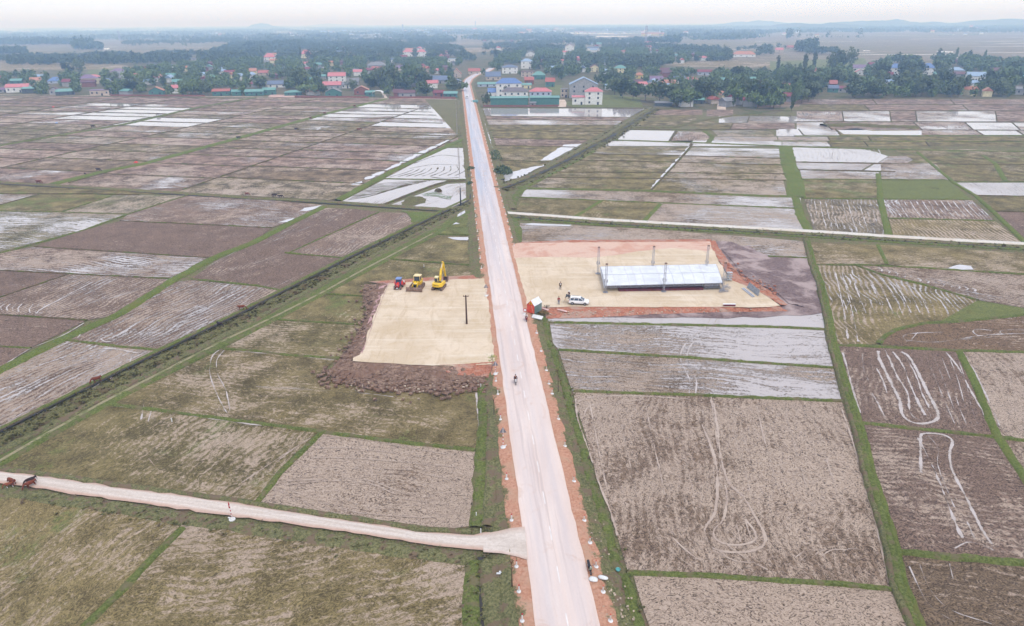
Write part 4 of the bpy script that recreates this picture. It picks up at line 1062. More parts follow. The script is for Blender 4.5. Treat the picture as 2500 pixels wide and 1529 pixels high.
# right pad
poly_flat('sand_pad', [(1250, 600), (1262, 594), (1400, 592), (1600, 591), (1732, 590), (1740, 610), (1762, 650), (1785, 684), (1830, 702), (1870, 722), (1906, 746), (1880, 751), (1760, 750), (1600, 750), (1440, 749), (1340, 750), (1300, 748), (1284, 742), (1266, 690), (1256, 640)], PZ, M_SAND, jitter=.5, n=2)
uniq_z(poly_flat('red_fill', [(1251, 598), (1262, 594), (1400, 592), (1600, 591), (1732, 590), (1738, 606), (1726, 614), (1690, 609), (1640, 606), (1590, 610), (1540, 616), (1500, 625), (1440, 629), (1360, 627), (1300, 628), (1256, 630), (1254, 615)], PZ, soil_material('pink_fill', C(214, 176, 158), C(224, 196, 178), C(208, 162, 142), .12, .95, .1), jitter=.7, n=2), .012)
loft('pad_slope', [(1250, 598), (1400, 593), (1600, 592), (1730, 591)], [(1255, 592), (1400, 586), (1600, 585), (1738, 584)], PZ, .1, M_REDD, 5, .3, .8)
loft('pad_slope', [(1728, 590), (1740, 612), (1764, 650), (1786, 684), (1830, 702), (1868, 720), (1905, 744)], [(1745, 586), (1756, 606), (1782, 642), (1806, 672), (1846, 690), (1884, 712), (1922, 744)], PZ, .12, M_REDD, 6, .4, .6)
loft('pad_slope', [(1284, 744), (1340, 748), (1440, 748), (1600, 749), (1760, 749), (1904, 748)], [(1300, 775), (1340, 778), (1440, 776), (1580, 768), (1760, 762), (1925, 760)], PZ, .11, M_REDD, 8, .30, .6)
# churned relief in the wet mud right of the pad
loft('mud_heap', [(1760, 606), (1790, 640), (1815, 672), (1850, 692), (1895, 712), (1925, 740)], [(1830, 600), (1880, 640), (1920, 670), (1950, 700), (1965, 730), (1985, 756)], .25, .14, M_PURP, 12, .35, .9)

# clods and stones along the bottom edge
stone = []
def clods(name, px_pts, n, spread, size, mat, z=.2, label=None):
    mb = MB(); L = resample([P(x, y, z) for x, y in px_pts], .5)
    for _ in range(n):
        c = rng.choice(L) + Vector((rng.gauss(0, spread), rng.gauss(0, spread), 0)); s = size * rng.uniform(.4, 1.3)
        vs = [c + Vector((rng.uniform(.6, 1) * a * s, rng.uniform(.6, 1) * b * s, rng.uniform(.3, .8) * d * s)) for a in (-1, 1) for b in (-1, 1) for d in (-.5, .9)]
        mb.add(vs, [(0, 2, 6, 4), (1, 5, 7, 3), (0, 1, 3, 2), (4, 6, 7, 5), (0, 4, 5, 1), (2, 3, 7, 6)])
    o = mb.build(name, mat); o['kind'] = 'stuff'
    return o
M_STONE = simple('pale_stone', (196, 176, 156), .9, .3)
clods('mud_clods', [(800, 915), (880, 932), (1000, 944), (1110, 944), (1185, 930)], 500, 1.6, .34, M_CLOD, .35)
clods('stones', [(880, 938), (1000, 950), (1110, 946), (1185, 925)], 90, 1.3, .24, M_STONE, .3)
clods('mud_clods', [(905, 700), (905, 760), (890, 810), (850, 870)], 260, 1.5, .3, M_CLOD, .4)
clods('stones', [(1330, 765), (1450, 764), (1600, 760), (1800, 757)], 120, 1.2, .16, M_STONE, .45)
clods('mud_clods', [(1765, 640), (1800, 672), (1850, 692), (1890, 715)], 120, 1.2, .28, M_REDD, .4)
clods('stones', [(1400, 1170), (1440, 1320), (1475, 1430), (1495, 1520)], 60, 1.1, .09, M_STONE, .8)
clods('stones', [(1480, 1440), (1510, 1470), (1525, 1500)], 40, 1.1, .12, M_STONE, .55)

# tall grass on the ditch banks: many blades as tufts
def tufts(name, lines, mat, dens, hh, spread):
    mb = MB()
    for L0 in lines:
        L = resample([P(x, y, 0) for x, y in L0], 1.0)
        for p in L:
            dist = p.length
            for _ in range(max(1, int(dens * min(1, 140 / dist)))):
                c = p + Vector((rng.gauss(0, spread), rng.gauss(0, spread), .15)); h = hh * rng.uniform(.5, 1.3) ; 
                k = max(1.0, dist / 140)
                for b in range(3):
                    a = rng.uniform(0, 6.28); r = .22 * k * rng.uniform(.6, 1.4); ln = rng.uniform(-.3, .3)
                    d = Vector((math.cos(a), math.sin(a), 0))
                    mb.add([c - d * r, c + d * r, c + d * r * .7 + Vector((ln, ln * .5, h)), c - d * r * .5 + Vector((ln, ln, h * .8))], [(0, 1, 2, 3)])
    o = mb.build(name, mat, fix=False); o['kind'] = 'stuff'; return o
M_DARKG = grass_material('dark_bank_tussocks', C(70, 64, 44), C(104, 98, 66), C(84, 70, 56), .4, .5)
tufts('tall_grass', [canal_off(24, 8), canal_off(30, 9), canal_off(18, 7)], M_TALL, 5, .38, .9)
tufts('tall_grass', [QC, [(x + 5, y + 2) for x, y in QC], [(x - 6, y - 2) for x, y in QC]], M_TALL, 6, .5, 2.0)
tufts('tall_grass', [canal_off(27, 9), canal_off(21, 8)], M_DARKG, 5, .45, .7)
tufts('ditch_grass', [[(x - 24 - (y - 770) * .03, y) for x, y in LE]], M_VERGE, 3, .28, .9)
tufts('ditch_grass', [[(1205, 1560), (1198, 1453), (1190, 1372)], [(1188, 1290), (1190, 1149), (1196, 1024), (1190, 960)], [(1155, 1540), (1158, 1380)]], M_VERGE, 3, .26, .8)
tufts('ditch_grass', [[(60, 1218), (304, 1250), (558, 1286), (841, 1331), (1150, 1366)]], M_VERGE, 2, .22, .8)
tufts('ditch_grass', [off(CL, 3), off(CL, 10)], M_VERGE, 3, .4, .8)
# ================================================================ materials for things
def PM(name, rgb, **k): return simple(name, rgb, **k)
m_white = PM('white_paint', (244, 244, 246), rough=.3, var=.06, spec=.5)
m_carw = PM('white_car_paint', (250, 250, 252), rough=.18, var=.03, spec=.6, k=1.1)
m_glass = PM('dark_glass', (62, 74, 92), rough=.08, var=.1, spec=.7)
m_rubber = PM('black_rubber', (52, 48, 48), rough=.85)
m_dusty_rubber = PM('dusty_rubber', (122, 114, 108), rough=.9, var=.3)
m_rim = PM('grey_rim', (150, 146, 148), rough=.4)
m_dark = PM('dark_plastic', (44, 44, 50), rough=.6)
m_yel = PM('yellow_paint', (250, 206, 40), rough=.4, var=.14, scale=1.2)
m_yelp = PM('faded_yellow_paint', (250, 226, 150), rough=.5, var=.15)
m_steel = PM('worn_steel', (150, 122, 108), rough=.6, var=.35, scale=2)
m_mudtrack = PM('muddy_track_steel', (138, 112, 98), rough=.9, var=.4, scale=3)
m_redp = PM('red_paint', (232, 62, 48), rough=.35, var=.1)
m_bluep = PM('blue_paint', (70, 84, 150), rough=.35, var=.12)
m_blueroof = PM('pale_blue_paint', (110, 140, 200), rough=.35, var=.12)
m_truss = PM('galvanised_truss', (176, 176, 186), rough=.4, var=.2, metal=.4, scale=4)
m_lamp = PM('lamp_glass', (230, 236, 240), rough=.1)
m_black = PM('black_cloth', (48, 44, 50), rough=.9)
m_skin = PM('skin', (176, 128, 100), rough=.6)
m_hair = PM('black_hair', (34, 28, 28), rough=.6)
m_redc = PM('red_cloth', (176, 40, 60), rough=.9)
m_denim = PM('grey_blue_cloth', (128, 140, 166), rough=.9)
m_wcloth = PM('white_cloth', (236, 238, 240), rough=.9)
m_wood = PM('dark_pole_wood', (92, 68, 56), rough=.9, var=.3)
m_conc = PM('grey_concrete', (176, 170, 164), rough=.9, var=.2, bumpd=.01)
m_concw = PM('white_concrete', (232, 232, 232), rough=.8, var=.12)
m_redcap = PM('red_cap', (204, 40, 52), rough=.6)
m_orange = PM('orange_cap', (228, 118, 92), rough=.6)

def wheel(mb_t, mb_r, c, r, w):
    """tyre and rim as lathes about the x axis (mirrored use)"""
    x, y, z = c
    prof = [(r * .62, -w / 2), (r * .93, -w / 2), (r, -w * .32), (r, w * .32), (r * .93, w / 2), (r * .62, w / 2)]
    n = 18; vs = []
    for (rr, a) in prof:
        for i in range(n):
            t = 2 * math.pi * i / n; vs.append((x + a, y + math.cos(t) * rr, z + math.sin(t) * rr))
    fs = []
    for j in range(len(prof) - 1):
        for i in range(n): fs.append((j * n + i, j * n + (i + 1) % n, (j + 1) * n + (i + 1) % n, (j + 1) * n + i))
    mb_t.add(vs, fs)
    mb_r.tube((x - w * .4, y, z), (x + w * .4, y, z), r * .63, n=n)
def add_wheel(parent, c, r, w, mt=None, name='wheel', mr_=None):
    t, q = MB(), MB(); wheel(t, q, (0, 0, 0), r, w)
    a = t.build(name, mt or m_rubber, parent, smooth=False); a.location = c
    b = q.build('rim', mr_ or m_rim, a)
    return a

# ---------------------------------------------------------------- excavator
def crawler(parent, xc, L, wd, h, mat=None, name='track'):
    """one crawler track along y, centred at xc"""
    prof = []
    for i in range(9):
        t = math.pi / 2 + math.pi * i / 8; prof.append((-L / 2 + h / 2 + math.cos(t) * h / 2, h / 2 + math.sin(t) * h / 2))
    for i in range(9):
        t = -math.pi / 2 + math.pi * i / 8; prof.append((L / 2 - h / 2 + math.cos(t) * h / 2, h / 2 + math.sin(t) * h / 2))
    mb = MB(); mb.prism(prof, xc - wd / 2, xc + wd / 2, 'X')
    n = int(L / .35)
    for i in range(n):
        y = -L / 2 + h * .4 + (L - h * .8) * i / (n - 1)
        mb.box((xc, y, h + .025), (wd * 1.04, .12, .05)); mb.box((xc, y, .02), (wd * 1.04, .12, .05))
    for sgn in (-1, 1):
        for i in range(7):
            t = math.pi * (i + .5) / 7
            y = sgn * (L / 2 - h / 2 + math.sin(t) * (h / 2 + .03)); z = h / 2 + math.cos(t) * (h / 2 + .03)
            mb.box((xc, y, z), (wd * 1.04, .10, .06), rx=-sgn * t)
    tr = mb.build(name, mat or m_mudtrack, parent)
    ro = MB()
    for i in range(5):
        y = -L / 2 + h * .6 + (L - h * 1.2) * i / 4
        ro.tube((xc - wd * .53, y, h * .42), (xc + wd * .53, y, h * .42), h * .24, n=10)
    ro.build('roller', m_steel, tr)
    return tr
S = 1.12   # the scene's metre against real machine sizes, from the known length of the car
def excavator():
    a = P(1072, 704, PZ)
    b = P(1093, 680, .85)
    rz = -math.atan2(b.x - a.x, b.y - a.y)
    t = thing('excavator', 'yellow crawler excavator seen from behind with its bucket lowered to the ground', 'excavator', a, rz)
    t.scale = (.94, .94, .87)
    crawler(t, -1.15, 3.9, .55, .78); crawler(t, 1.15, 3.9, .55, .78)
    mb = MB(); mb.box((0, 0, .6), (1.9, 2.2, .4)); mb.tube((0, 0, .75), (0, 0, 1.02), .62, n=16); mb.build('undercarriage', m_dark, t)
    # house with rounded counterweight
    mb = MB()
    prof = [(-1.35, 1.6), (1.35, 1.6), (1.35, -1.2), (1.15, -1.75), (.6, -2.05), (-.6, -2.05), (-1.15, -1.75), (-1.35, -1.2)]
    mb.prism(prof, 1.04, 1.3, 'Z')
    mb.build('deck', m_yel, t, bevel=.04)
    mb = MB(); mb.prism([(1.36, -.9), (1.36, -1.3), (1.16, -1.85), (.6, -2.16), (-.6, -2.16), (-1.16, -1.85), (-1.36, -1.3), (-1.36, -.9)], 1.12, 2.05, 'Z')
    cw = mb.build('counterweight', m_yel, t, bevel=.06)
    # raised maker's lettering, dark on the counterweight
    mb = MB(); x = -.62
    for ch, wd in (('K', .17), ('O', .17), ('M', .2), ('A', .18), ('T', .15), ('S', .15), ('U', .16)):
        z0, z1, y = 1.5, 1.74, -2.172
        st = .045
        def seg(ax, az, bx, bz):
            dx, dz = bx - ax, bz - az; L = math.hypot(dx, dz); nx, nz_ = -dz / L * st / 2, dx / L * st / 2
            mb.add([(x + ax + nx, y, az + nz_), (x + bx + nx, y, bz + nz_), (x + bx - nx, y, bz - nz_), (x + ax - nx, y, az - nz_)], [(0, 1, 2, 3)])
        w_ = wd - .05
        G = {'K': [(0, z0, 0, z1), (0, 1.62, w_, z1), (0, 1.62, w_, z0)], 'O': [(0, z0, 0, z1), (w_, z0, w_, z1), (0, z0, w_, z0), (0, z1, w_, z1)],
             'M': [(0, z0, 0, z1), (w_, z0, w_, z1), (0, z1, w_ / 2, 1.6), (w_ / 2, 1.6, w_, z1)], 'A': [(0, z0, w_ / 2, z1), (w_ / 2, z1, w_, z0), (.04, 1.58, w_ - .04, 1.58)],
             'T': [(0, z1, w_, z1), (w_ / 2, z0, w_ / 2, z1)], 'S': [(0, z1, w_, z1), (0, z1, 0, 1.62), (0, 1.62, w_, 1.62), (w_, 1.62, w_, z0), (0, z0, w_, z0)],
             'U': [(0, z0, 0, z1), (w_, z0, w_, z1), (0, z0, w_, z0)]}
        for g in G[ch]: seg(*g)
        x += wd + .02
    mb.build('lettering', PM('dark_blue_letters', (96, 60, 70), rough=.6), cw)
    mb = MB(); mb.prism([(-1.32, -1.1), (-1.32, .2), (-.25, .2), (.55, .2), (1.3, .2), (1.3, -1.1)], 1.3, 1.95, 'Z'); mb.build('engine_cover', m_yel, t, bevel=.05)
    mb = MB(); mb.box((-.05, -.62, 1.98), (1.75, 1.0, .1)); mb.box((.3, -.35, 2.1), (.5, .35, .14)); mb.tube((.75, -.5, 2), (.75, -.5, 2.5), .06); mb.build('engine_hood', m_dark, t, bevel=.02)
    mb = MB(); mb.box((1.0, .9, 1.55), (.6, 1.3, .5)); mb.build('tool_box', m_yel, t, bevel=.03)
    # cab
    mb = MB(); mb.prism([(.3, 1.3), (1.75, 1.3), (1.82, 1.9), (1.55, 2.92), (.35, 2.92)], -1.33, -.38, 'X', )
    cab = mb.build('cab', m_yelp, t, bevel=.05)
    g = MB(); g.box((-.855, .27, 2.3), (.74, .06, .78)); g.box((-1.345, 1.0, 2.25), (.04, 1.0, .8)); g.box((-.365, 1.0, 2.3), (.04, .9, .7)); g.build('window', m_glass, cab)
    mb = MB(); mb.box((-.855, .95, 2.95), (1.0, 1.35, .06)); mb.build('cab_roof', PM('cream_roof', (250, 238, 190), rough=.5), cab)
    # boom, stick, bucket in the plane x = .15
    def arm(name, pts, w0, hh, mat):
        mb = MB()
        for (y0, z0, h0), (y1, z1, h1) in zip(pts, pts[1:]):
            d = Vector((0, y1 - y0, z1 - z0)).normalized(); n_ = Vector((0, -d.z, d.y))
            vs = []
            for (yy, zz, h_) in ((y0, z0, h0), (y1, z1, h1)):
                for sx in (-1, 1):
                    for sn in (-1, 1): vs.append(Vector((.15 + sx * w0 / 2, yy, zz)) + n_ * sn * h_ / 2)
            mb.add(vs, [(0, 1, 3, 2), (4, 6, 7, 5), (0, 4, 5, 1), (2, 3, 7, 6), (0, 2, 6, 4), (1, 5, 7, 3)])
        return mb.build(name, mat, t, bevel=.03)
    arm('boom', [(.7, 1.5, .45), (1.25, 3.3, .75), (1.9, 4.6, .62), (3.6, 6.1, .34)], .46, 0, m_yel)
    arm('stick', [(3.3, 6.6, .3), (3.75, 6.0, .62), (4.6, 3.4, .42), (5.3, 1.5, .26)], .38, 0, m_yel)
    for a3, b3, c3 in (((-.25, .9, 1.5), (-.25, 1.3, 2.6), (-.25, 1.75, 3.7)), ((.55, .9, 1.5), (.55, 1.3, 2.6), (.55, 1.75, 3.7)), ((.15, 2.0, 5.1), (.15, 2.8, 6.0), (.15, 3.35, 6.55)), ((.15, 3.9, 5.9), (.15, 4.6, 4.2), (.15, 5.3, 2.1))):
        mb = MB(); mb.tube(a3, b3, .09); mb.tube(b3, c3, .05); mb.build('hydraulic_ram', m_truss, t)
    mb = MB()
    prof = [(5.1, 1.5), (5.6, 1.55), (6.1, 1.2), (6.2, .65), (5.85, .15), (5.2, .05), (4.85, .25), (4.95, .32), (5.3, .2), (5.8, .3), (6.0, .7), (5.9, 1.1), (5.5, 1.35)]
    n = len(prof)
    mb.prism([(y, z) for y, z in prof], -.4, .7, 'X')
    mb.box((-.42, 5.55, .75), (.05, 1.0, 1.1)); mb.box((.72, 5.55, .75), (.05, 1.0, 1.1))
    for i in range(5): mb.box((-.34 + i * .245, 4.74, .22), (.09, .25, .07))
    mb.build('bucket', m_steel, t)
excavator()

# ---------------------------------------------------------------- bulldozer
def bulldozer():
    a = P(1019, 703, PZ)
    t = thing('bulldozer', 'yellow bulldozer facing the camera with wide dusty steel blade, between tractor and excavator', 'bulldozer', a, R(-9))
    t.scale = (.98, .98, .98)
    crawler(t, -1.15, 3.6, .72, .95); crawler(t, 1.15, 3.6, .72, .95)
    # blade
    mb = MB(); pr = [(-2.75, .05), (-2.95, .3), (-2.98, .7), (-2.85, 1.15), (-2.78, 1.15), (-2.9, .7), (-2.87, .3), (-2.68, .05)]
    mb.prism(pr, -1.95, 1.95, 'X')
    for sx in (-1.96, 1.96): mb.prism([(-3.0, .02), (-3.02, 1.1), (-2.6, 1.18), (-2.5, .05)], sx - .04, sx + .04, 'X')
    bl = mb.build('blade', m_steel, t)
    for sx in (-.62, .62):
        mb = MB(); mb.tube((sx, -2.75, .95), (sx, -1.35, 1.55), .06); mb.build('lift_ram', m_yel, t); mb = MB(); mb.box((sx * 1.15, -1.9, .5), (.18, 1.6, .2), rx=R(2)); mb.build('push_arm', m_yel, t)
    mb = MB(); mb.prism([(-1.75, .75), (-1.75, 1.62), (-.6, 1.82), (0, 1.82), (0, .75)], -.5, .5, 'X'); mb.build('engine_cover', m_yel, t, bevel=.05)
    mb = MB(); mb.box((0, -1.77, 1.16), (.78, .05, .78)); 
    for i in range(6): mb.box((0, -1.8, .85 + i * .12), (.74, .03, .03))
    mb.build('grille', m_dark, t)
    
    for sx in (-.3, .3): mb = MB(); mb.tube((sx, -1.8, 1.72), (sx, -1.66, 1.74), .1); mb.build('headlight', m_lamp, t)
    mb = MB(); mb.tube((.2, -.8, 1.8), (.2, -.8, 2.5), .07); mb.build('exhaust', m_dark, t)
    mb = MB(); mb.box((0, .75, 1.2), (2.0, 1.9, .8)); mb.box((-.9, .6, 1.65), (.35, 1.6, .25)); mb.box((.9, .6, 1.65), (.35, 1.6, .25)); mb.build('body', m_yel, t, bevel=.05)
    mb = MB(); mb.prism([(-.75, .05), (.75, .05), (.75, 1.45), (.55, 1.55), (-.55, 1.55), (-.75, 1.45)], 1.6, 2.95, 'Z'); cab = mb.build('cab', m_dark, t, bevel=.03)
    g = MB(); g.box((0, .03, 2.35), (1.2, .05, .9)); g.box((-.76, .75, 2.35), (.05, 1.0, .9)); g.box((.76, .75, 2.35), (.05, 1.0, .9)); g.build('window', m_glass, cab)
    for sx in (-.74, .74):
        for y in (.07, 1.45): g = MB(); g.box((sx, y, 2.3), (.09, .09, 1.4)); g.build('cab_pillar', m_yelp, cab)
    mb = MB(); mb.prism([(-.9, 0), (.9, 0), (.9, 1.5), (.7, 1.75), (-.7, 1.75), (-.9, 1.5)], 2.95, 3.1, 'Z'); mb.build('canopy_roof', PM('cream_paint', (250, 226, 172), rough=.45), t, bevel=.05)
    mb = MB(); mb.box((0, 2.15, 1.35), (1.5, .9, .7)); mb.box((0, 2.75, .8), (.35, .5, .9)); mb.build('rear_tank', m_yel, t, bevel=.06)
bulldozer()

# ---------------------------------------------------------------- tractor
def tractor():
    a = P(974, 703, PZ)
    t = thing('farm_tractor', 'red farm tractor with a blue cab facing the camera, leftmost of the three machines', 'tractor', a, R(-5))
    t.scale = (.88, .88, .88)
    for sx in (-1, 1):
        add_wheel(t, (sx * .86, -1.35, .52), .52, .34, m_dusty_rubber, mr_=m_redp)
        add_wheel(t, (sx * .92, .75, .78), .78, .46, m_dusty_rubber, mr_=m_redp)
    mb = MB(); mb.prism([(-1.9, .75), (-1.98, 1.1), (-1.75, 1.62), (-.2, 1.85), (-.2, .75)], -.36, .36, 'X'); hood = mb.build('hood', m_redp, t, bevel=.06)
    g = MB(); g.box((0, -1.95, 1.12), (.34, .08, .5)); g.build('grille', m_dark, hood)
    g = MB(); g.box((0, -2.02, .62), (.42, .06, .24)); g.build('number_plate', m_white, t)
    
    for sx in (-.22, .22): g = MB(); g.tube((sx, -1.93, 1.45), (sx, -1.8, 1.45), .07); g.build('headlight', m_lamp, hood)
    mb = MB(); mb.box((0, -.9, .6), (.5, 2.2, .4)); mb.box((0, -1.4, .5), (1.5, .16, .16)); mb.box((0, .9, .75), (1.3, .5, .4)); mb.build('chassis', m_dark, t)
    for sx in (-1, 1): mb = MB(); mb.prism([(-.05, 1.0), (.1, 1.55), (.75, 1.72), (1.45, 1.5), (1.5, 1.3), (.75, 1.6), (.2, 1.45)], sx * .92 - .26, sx * .92 + .26, 'X'); mb.build('fender', m_redp, t)
    mb = MB(); mb.prism([(-.35, 1.0), (-.45, 1.7), (-.3, 2.55), (1.2, 2.55), (1.3, 1.6), (1.2, 1.0)], -.68, .68, 'X'); cab = mb.build('cab', m_bluep, t, bevel=.04)
    g = MB(); g.box((0, -.44, 2.1), (1.1, .05, .7), rx=R(-8)); g.box((-.69, .4, 2.1), (.04, 1.2, .7)); g.box((.69, .4, 2.1), (.04, 1.2, .7)); g.build('window', m_glass, cab)
    mb = MB(); mb.prism([(-.72, -.55), (.72, -.55), (.78, -.3), (.78, 1.25), (.6, 1.4), (-.6, 1.4), (-.78, 1.25), (-.78, -.3)], 2.56, 2.72, 'Z'); mb.build('cab_roof', m_blueroof, t, bevel=.05)
    mb = MB(); mb.box((.2, 1.9, .7), (2.3, .7, .55)); 
    for i in range(8): mb.box((-.8 + i * .3, 2.3, .35), (.06, .3, .5))
    mb.build('rotary_tiller', m_redp, t)
    mb = MB(); mb.tube((1.05, 1.2, 1.45), (1.35, 1.2, 1.45), .3, n=16); mb.build('fuel_drum', m_white, t)
tractor()

# ---------------------------------------------------------------- cars
def car(name, label, loc, rz, paint=None, L=4.4, suv=True, group=None, hatch=False, sc_=1.0):
    paint = paint or m_carw
    t = thing(name, label, 'car', loc, rz, group); t.scale = (sc_, sc_, sc_)
    w = 1.78; h = 1.62
    st = [ # y: along (front +y); lower body outline then greenhouse
        (-2.18, .55, .80), (-2.12, .40, 1.02), (-1.5, .32, 1.06), (-.4, .30, 1.03), (.75, .30, 1.02), (1.25, .32, .98), (1.9, .36, .86), (2.12, .42, .74), (2.2, .52, .62)]
    mb = MB(); nsec = []
    for (y, zb, zt) in st:
        k = 1 - .09 * (abs(y) / 2.2) ** 4
        hw_ = w / 2 * k
        nsec.append([(-hw_ * .92, y, zb), (-hw_, y, zb + .18 * (zt - zb)), (-hw_, y, zb + .7 * (zt - zb)), (-hw_ * .93, y, zt), (hw_ * .93, y, zt), (hw_, y, zb + .7 * (zt - zb)), (hw_, y, zb + .18 * (zt - zb)), (hw_ * .92, y, zb)])
    vs = [p for s_ in nsec for p in s_]; fs = []
    for j in range(len(nsec) - 1):
        for i in range(8): fs.append((j * 8 + i, j * 8 + (i + 1) % 8, (j + 1) * 8 + (i + 1) % 8, (j + 1) * 8 + i))
    fs += [tuple(range(8)), tuple(range((len(nsec) - 1) * 8, len(nsec) * 8))[::-1]]
    mb.add(vs, fs); body = mb.build('body', paint, t, smooth=False, bevel=.05)
    # greenhouse
    gh = [(-2.05, 1.03, 1.03, .80), (-1.72, 1.03, 1.58, .66), (-1.2, 1.03, h, .64), (.05, 1.03, h, .64), (.35, 1.03, 1.55, .66), (1.2, 1.0, 1.0, .78)]
    def green(mb, inset, z0, z1f):
        v = []; 
        for (y, zb, zt, hw_) in gh:
            v += [(-w / 2 * .93 - inset, y, zb), (-hw_ - inset * .6, y, max(zb + .001, zt * z1f)), (hw_ + inset * .6, y, max(zb + .001, zt * z1f)), (w / 2 * .93 + inset, y, zb)]
        f = []
        for j in range(len(gh) - 1):
            for i in range(3): f.append((j * 4 + i, j * 4 + i + 1, (j + 1) * 4 + i + 1, (j + 1) * 4 + i))
        mb.add(v, f)
    mb = MB(); green(mb, -.01, 0, .985); gl = mb.build('window_glass', m_glass, t)
    mb = MB(); mb.prism([(-1.85, 1.50), (-1.72, 1.585), (-1.2, h + .012), (.05, h + .012), (.38, 1.53), (.1, 1.53), (-1.6, 1.5)], -.655, .655, 'X')
    for y in (-1.75, -.95, -.02):
        for sx in (-1, 1): mb.tube((sx * w / 2 * .93, y - .1, 1.02), (sx * .66, y + .05, 1.55), .05, n=6)
    for sx in (-1, 1): mb.tube((sx * w / 2 * .9, 1.15, 1.0), (sx * .66, .33, 1.55), .04, n=6)
    rf = mb.build('roof', paint, t, bevel=.02)
    for sx in (-.5, .5): g = MB(); g.box((sx * 1.1, -.7, h + .04), (.04, 1.6, .04)); g.build('roof_rail', m_dark, rf)
    g = MB(); g.box((0, 0, .42), (w * .99, 3.4, .22)); g.box((0, 2.12, .44), (1.5, .14, .2)); g.box((0, -2.12, .48), (1.6, .14, .24)); g.build('lower_trim', m_dark, t, bevel=.03)
    for sx in (-1, 1):
        for y in (-1.32, 1.36): add_wheel(t, (sx * .80, y, .35), .35, .24)
        g = MB(); g.box((sx * .66, 2.1, .76), (.34, .14, .12)); g.build('headlight', m_lamp, t)
        g = MB(); g.box((sx * .72, -2.1, .88), (.26, .1, .22)); g.build('tail_light', m_redp, t)
        g = MB(); g.box((sx * 1.0, .85, 1.08), (.2, .1, .14)); g.build('wing_mirror', paint, t)
    if hatch:
        g = MB(); g.box((0, -2.35, 1.78), (1.25, .95, .07), rx=R(-12)); g.box((0, -2.7, 1.68), (1.1, .3, .05), rx=R(-30)); g.build('tailgate', m_dark, t)
    return t
base = (P(1388, 744, PZ) + P(1439, 745, PZ)) / 2
ln = WD(1388.5, 1439, 744.7, PZ)
d_ = P(1439, 746, PZ) - P(1388.5, 743.5, PZ)
car('parked_suv', 'white sport utility car with its tailgate open, parked on the sand pad', base + Vector((0, .6, 0)), math.atan2(d_.y, d_.x) - R(90), hatch=True, sc_=ln / 4.45)
m_gcar = PM('teal_lorry_paint', (120, 176, 180), rough=.4)
def rot_to(p, q): return math.atan2(-(q.x - p.x), q.y - p.y)
rdz = -RANG
def truck(label, loc, rz, cabm, boxm):
    t = thing('lorry', label, 'lorry', loc, rz)
    mb = MB(); mb.box((0, -.9, 1.55), (2.1, 4.2, 1.7)); mb.build('cargo_box', boxm, t, bevel=.04)
    mb = MB(); mb.prism([(1.25, .6), (1.25, 2.3), (2.3, 2.3), (2.8, 1.5), (2.85, .6)], -1.0, 1.0, 'X'); cb = mb.build('cab', cabm, t, bevel=.05)
    g = MB(); g.box((0, 2.6, 1.9), (1.7, .06, .7), rx=R(28)); g.box((-1.01, 1.9, 1.8), (.04, .8, .5)); g.box((1.01, 1.9, 1.8), (.04, .8, .5)); g.build('window', m_glass, cb)
    g = MB(); g.box((0, -.2, .6), (1.2, 5.6, .2)); g.build('chassis', m_dark, t)
    for sx in (-1, 1):
        for y in (-1.9, 1.8): add_wheel(t, (sx * .88, y, .42), .42, .28)
truck('small white lorry coming down the road past the village edge', P(1140, 240, RZ), rdz + math.pi, m_white, m_white)
car('distant_car', 'white car far up the road just before the bend', P(1137.5, 208, RZ), rdz + math.pi, sc_=1.3)
truck('parked lorry with pale blue-green box right of the road by the long green shed', P(1158, 252, .2), rdz + R(80), m_white, m_gcar)

# ---------------------------------------------------------------- people (continuous skinned bodies)
def skin_obj(name, chains, mat, parent=None, sub=1, root=0):
    """chains: list of [(x,y,z,r)...]; later chains start with an index into the vertex list"""
    V, E, Rr = [], [], []
    for ch in chains:
        prev = None
        for p in ch:
            if isinstance(p, int): prev = p; continue
            V.append(p[:3]); Rr.append(p[3] if isinstance(p[3], tuple) else (p[3], p[3])); i = len(V) - 1
            if prev is not None: E.append((prev, i))
            prev = i
    me = bpy.data.meshes.new(name); me.from_pydata(V, E, []); me.materials.append(mat)
    o = bpy.data.objects.new(name, me); col.objects.link(o); o.parent = parent
    sm = o.modifiers.new('skin', 'SKIN'); sm.use_smooth_shade = True
    if not me.skin_vertices: 
        b = bmesh.new(); b.from_mesh(me); b.verts.layers.skin.verify(); b.to_mesh(me); b.free()
    for i, sv in enumerate(me.skin_vertices[0].data):
        sv.radius = Rr[i]; sv.use_root = (i == root)
    if sub: ss = o.modifiers.new('sub', 'SUBSURF'); ss.levels = sub; ss.render_levels = sub
    return o
def bake(o):
    dg_ = bpy.context.evaluated_depsgraph_get(); dg_.update()
    me = bpy.data.meshes.new_from_object(o.evaluated_get(dg_)); me.name = o.name
    old = o.data; o.modifiers.clear(); o.data = me
    return o
HAND = lambda x, y, z, s: [[(x, y, z, .035), (x + s * .01, y - .01, z - .05, .034), (x + s * .012, y - .012, z - .09, .03)]]
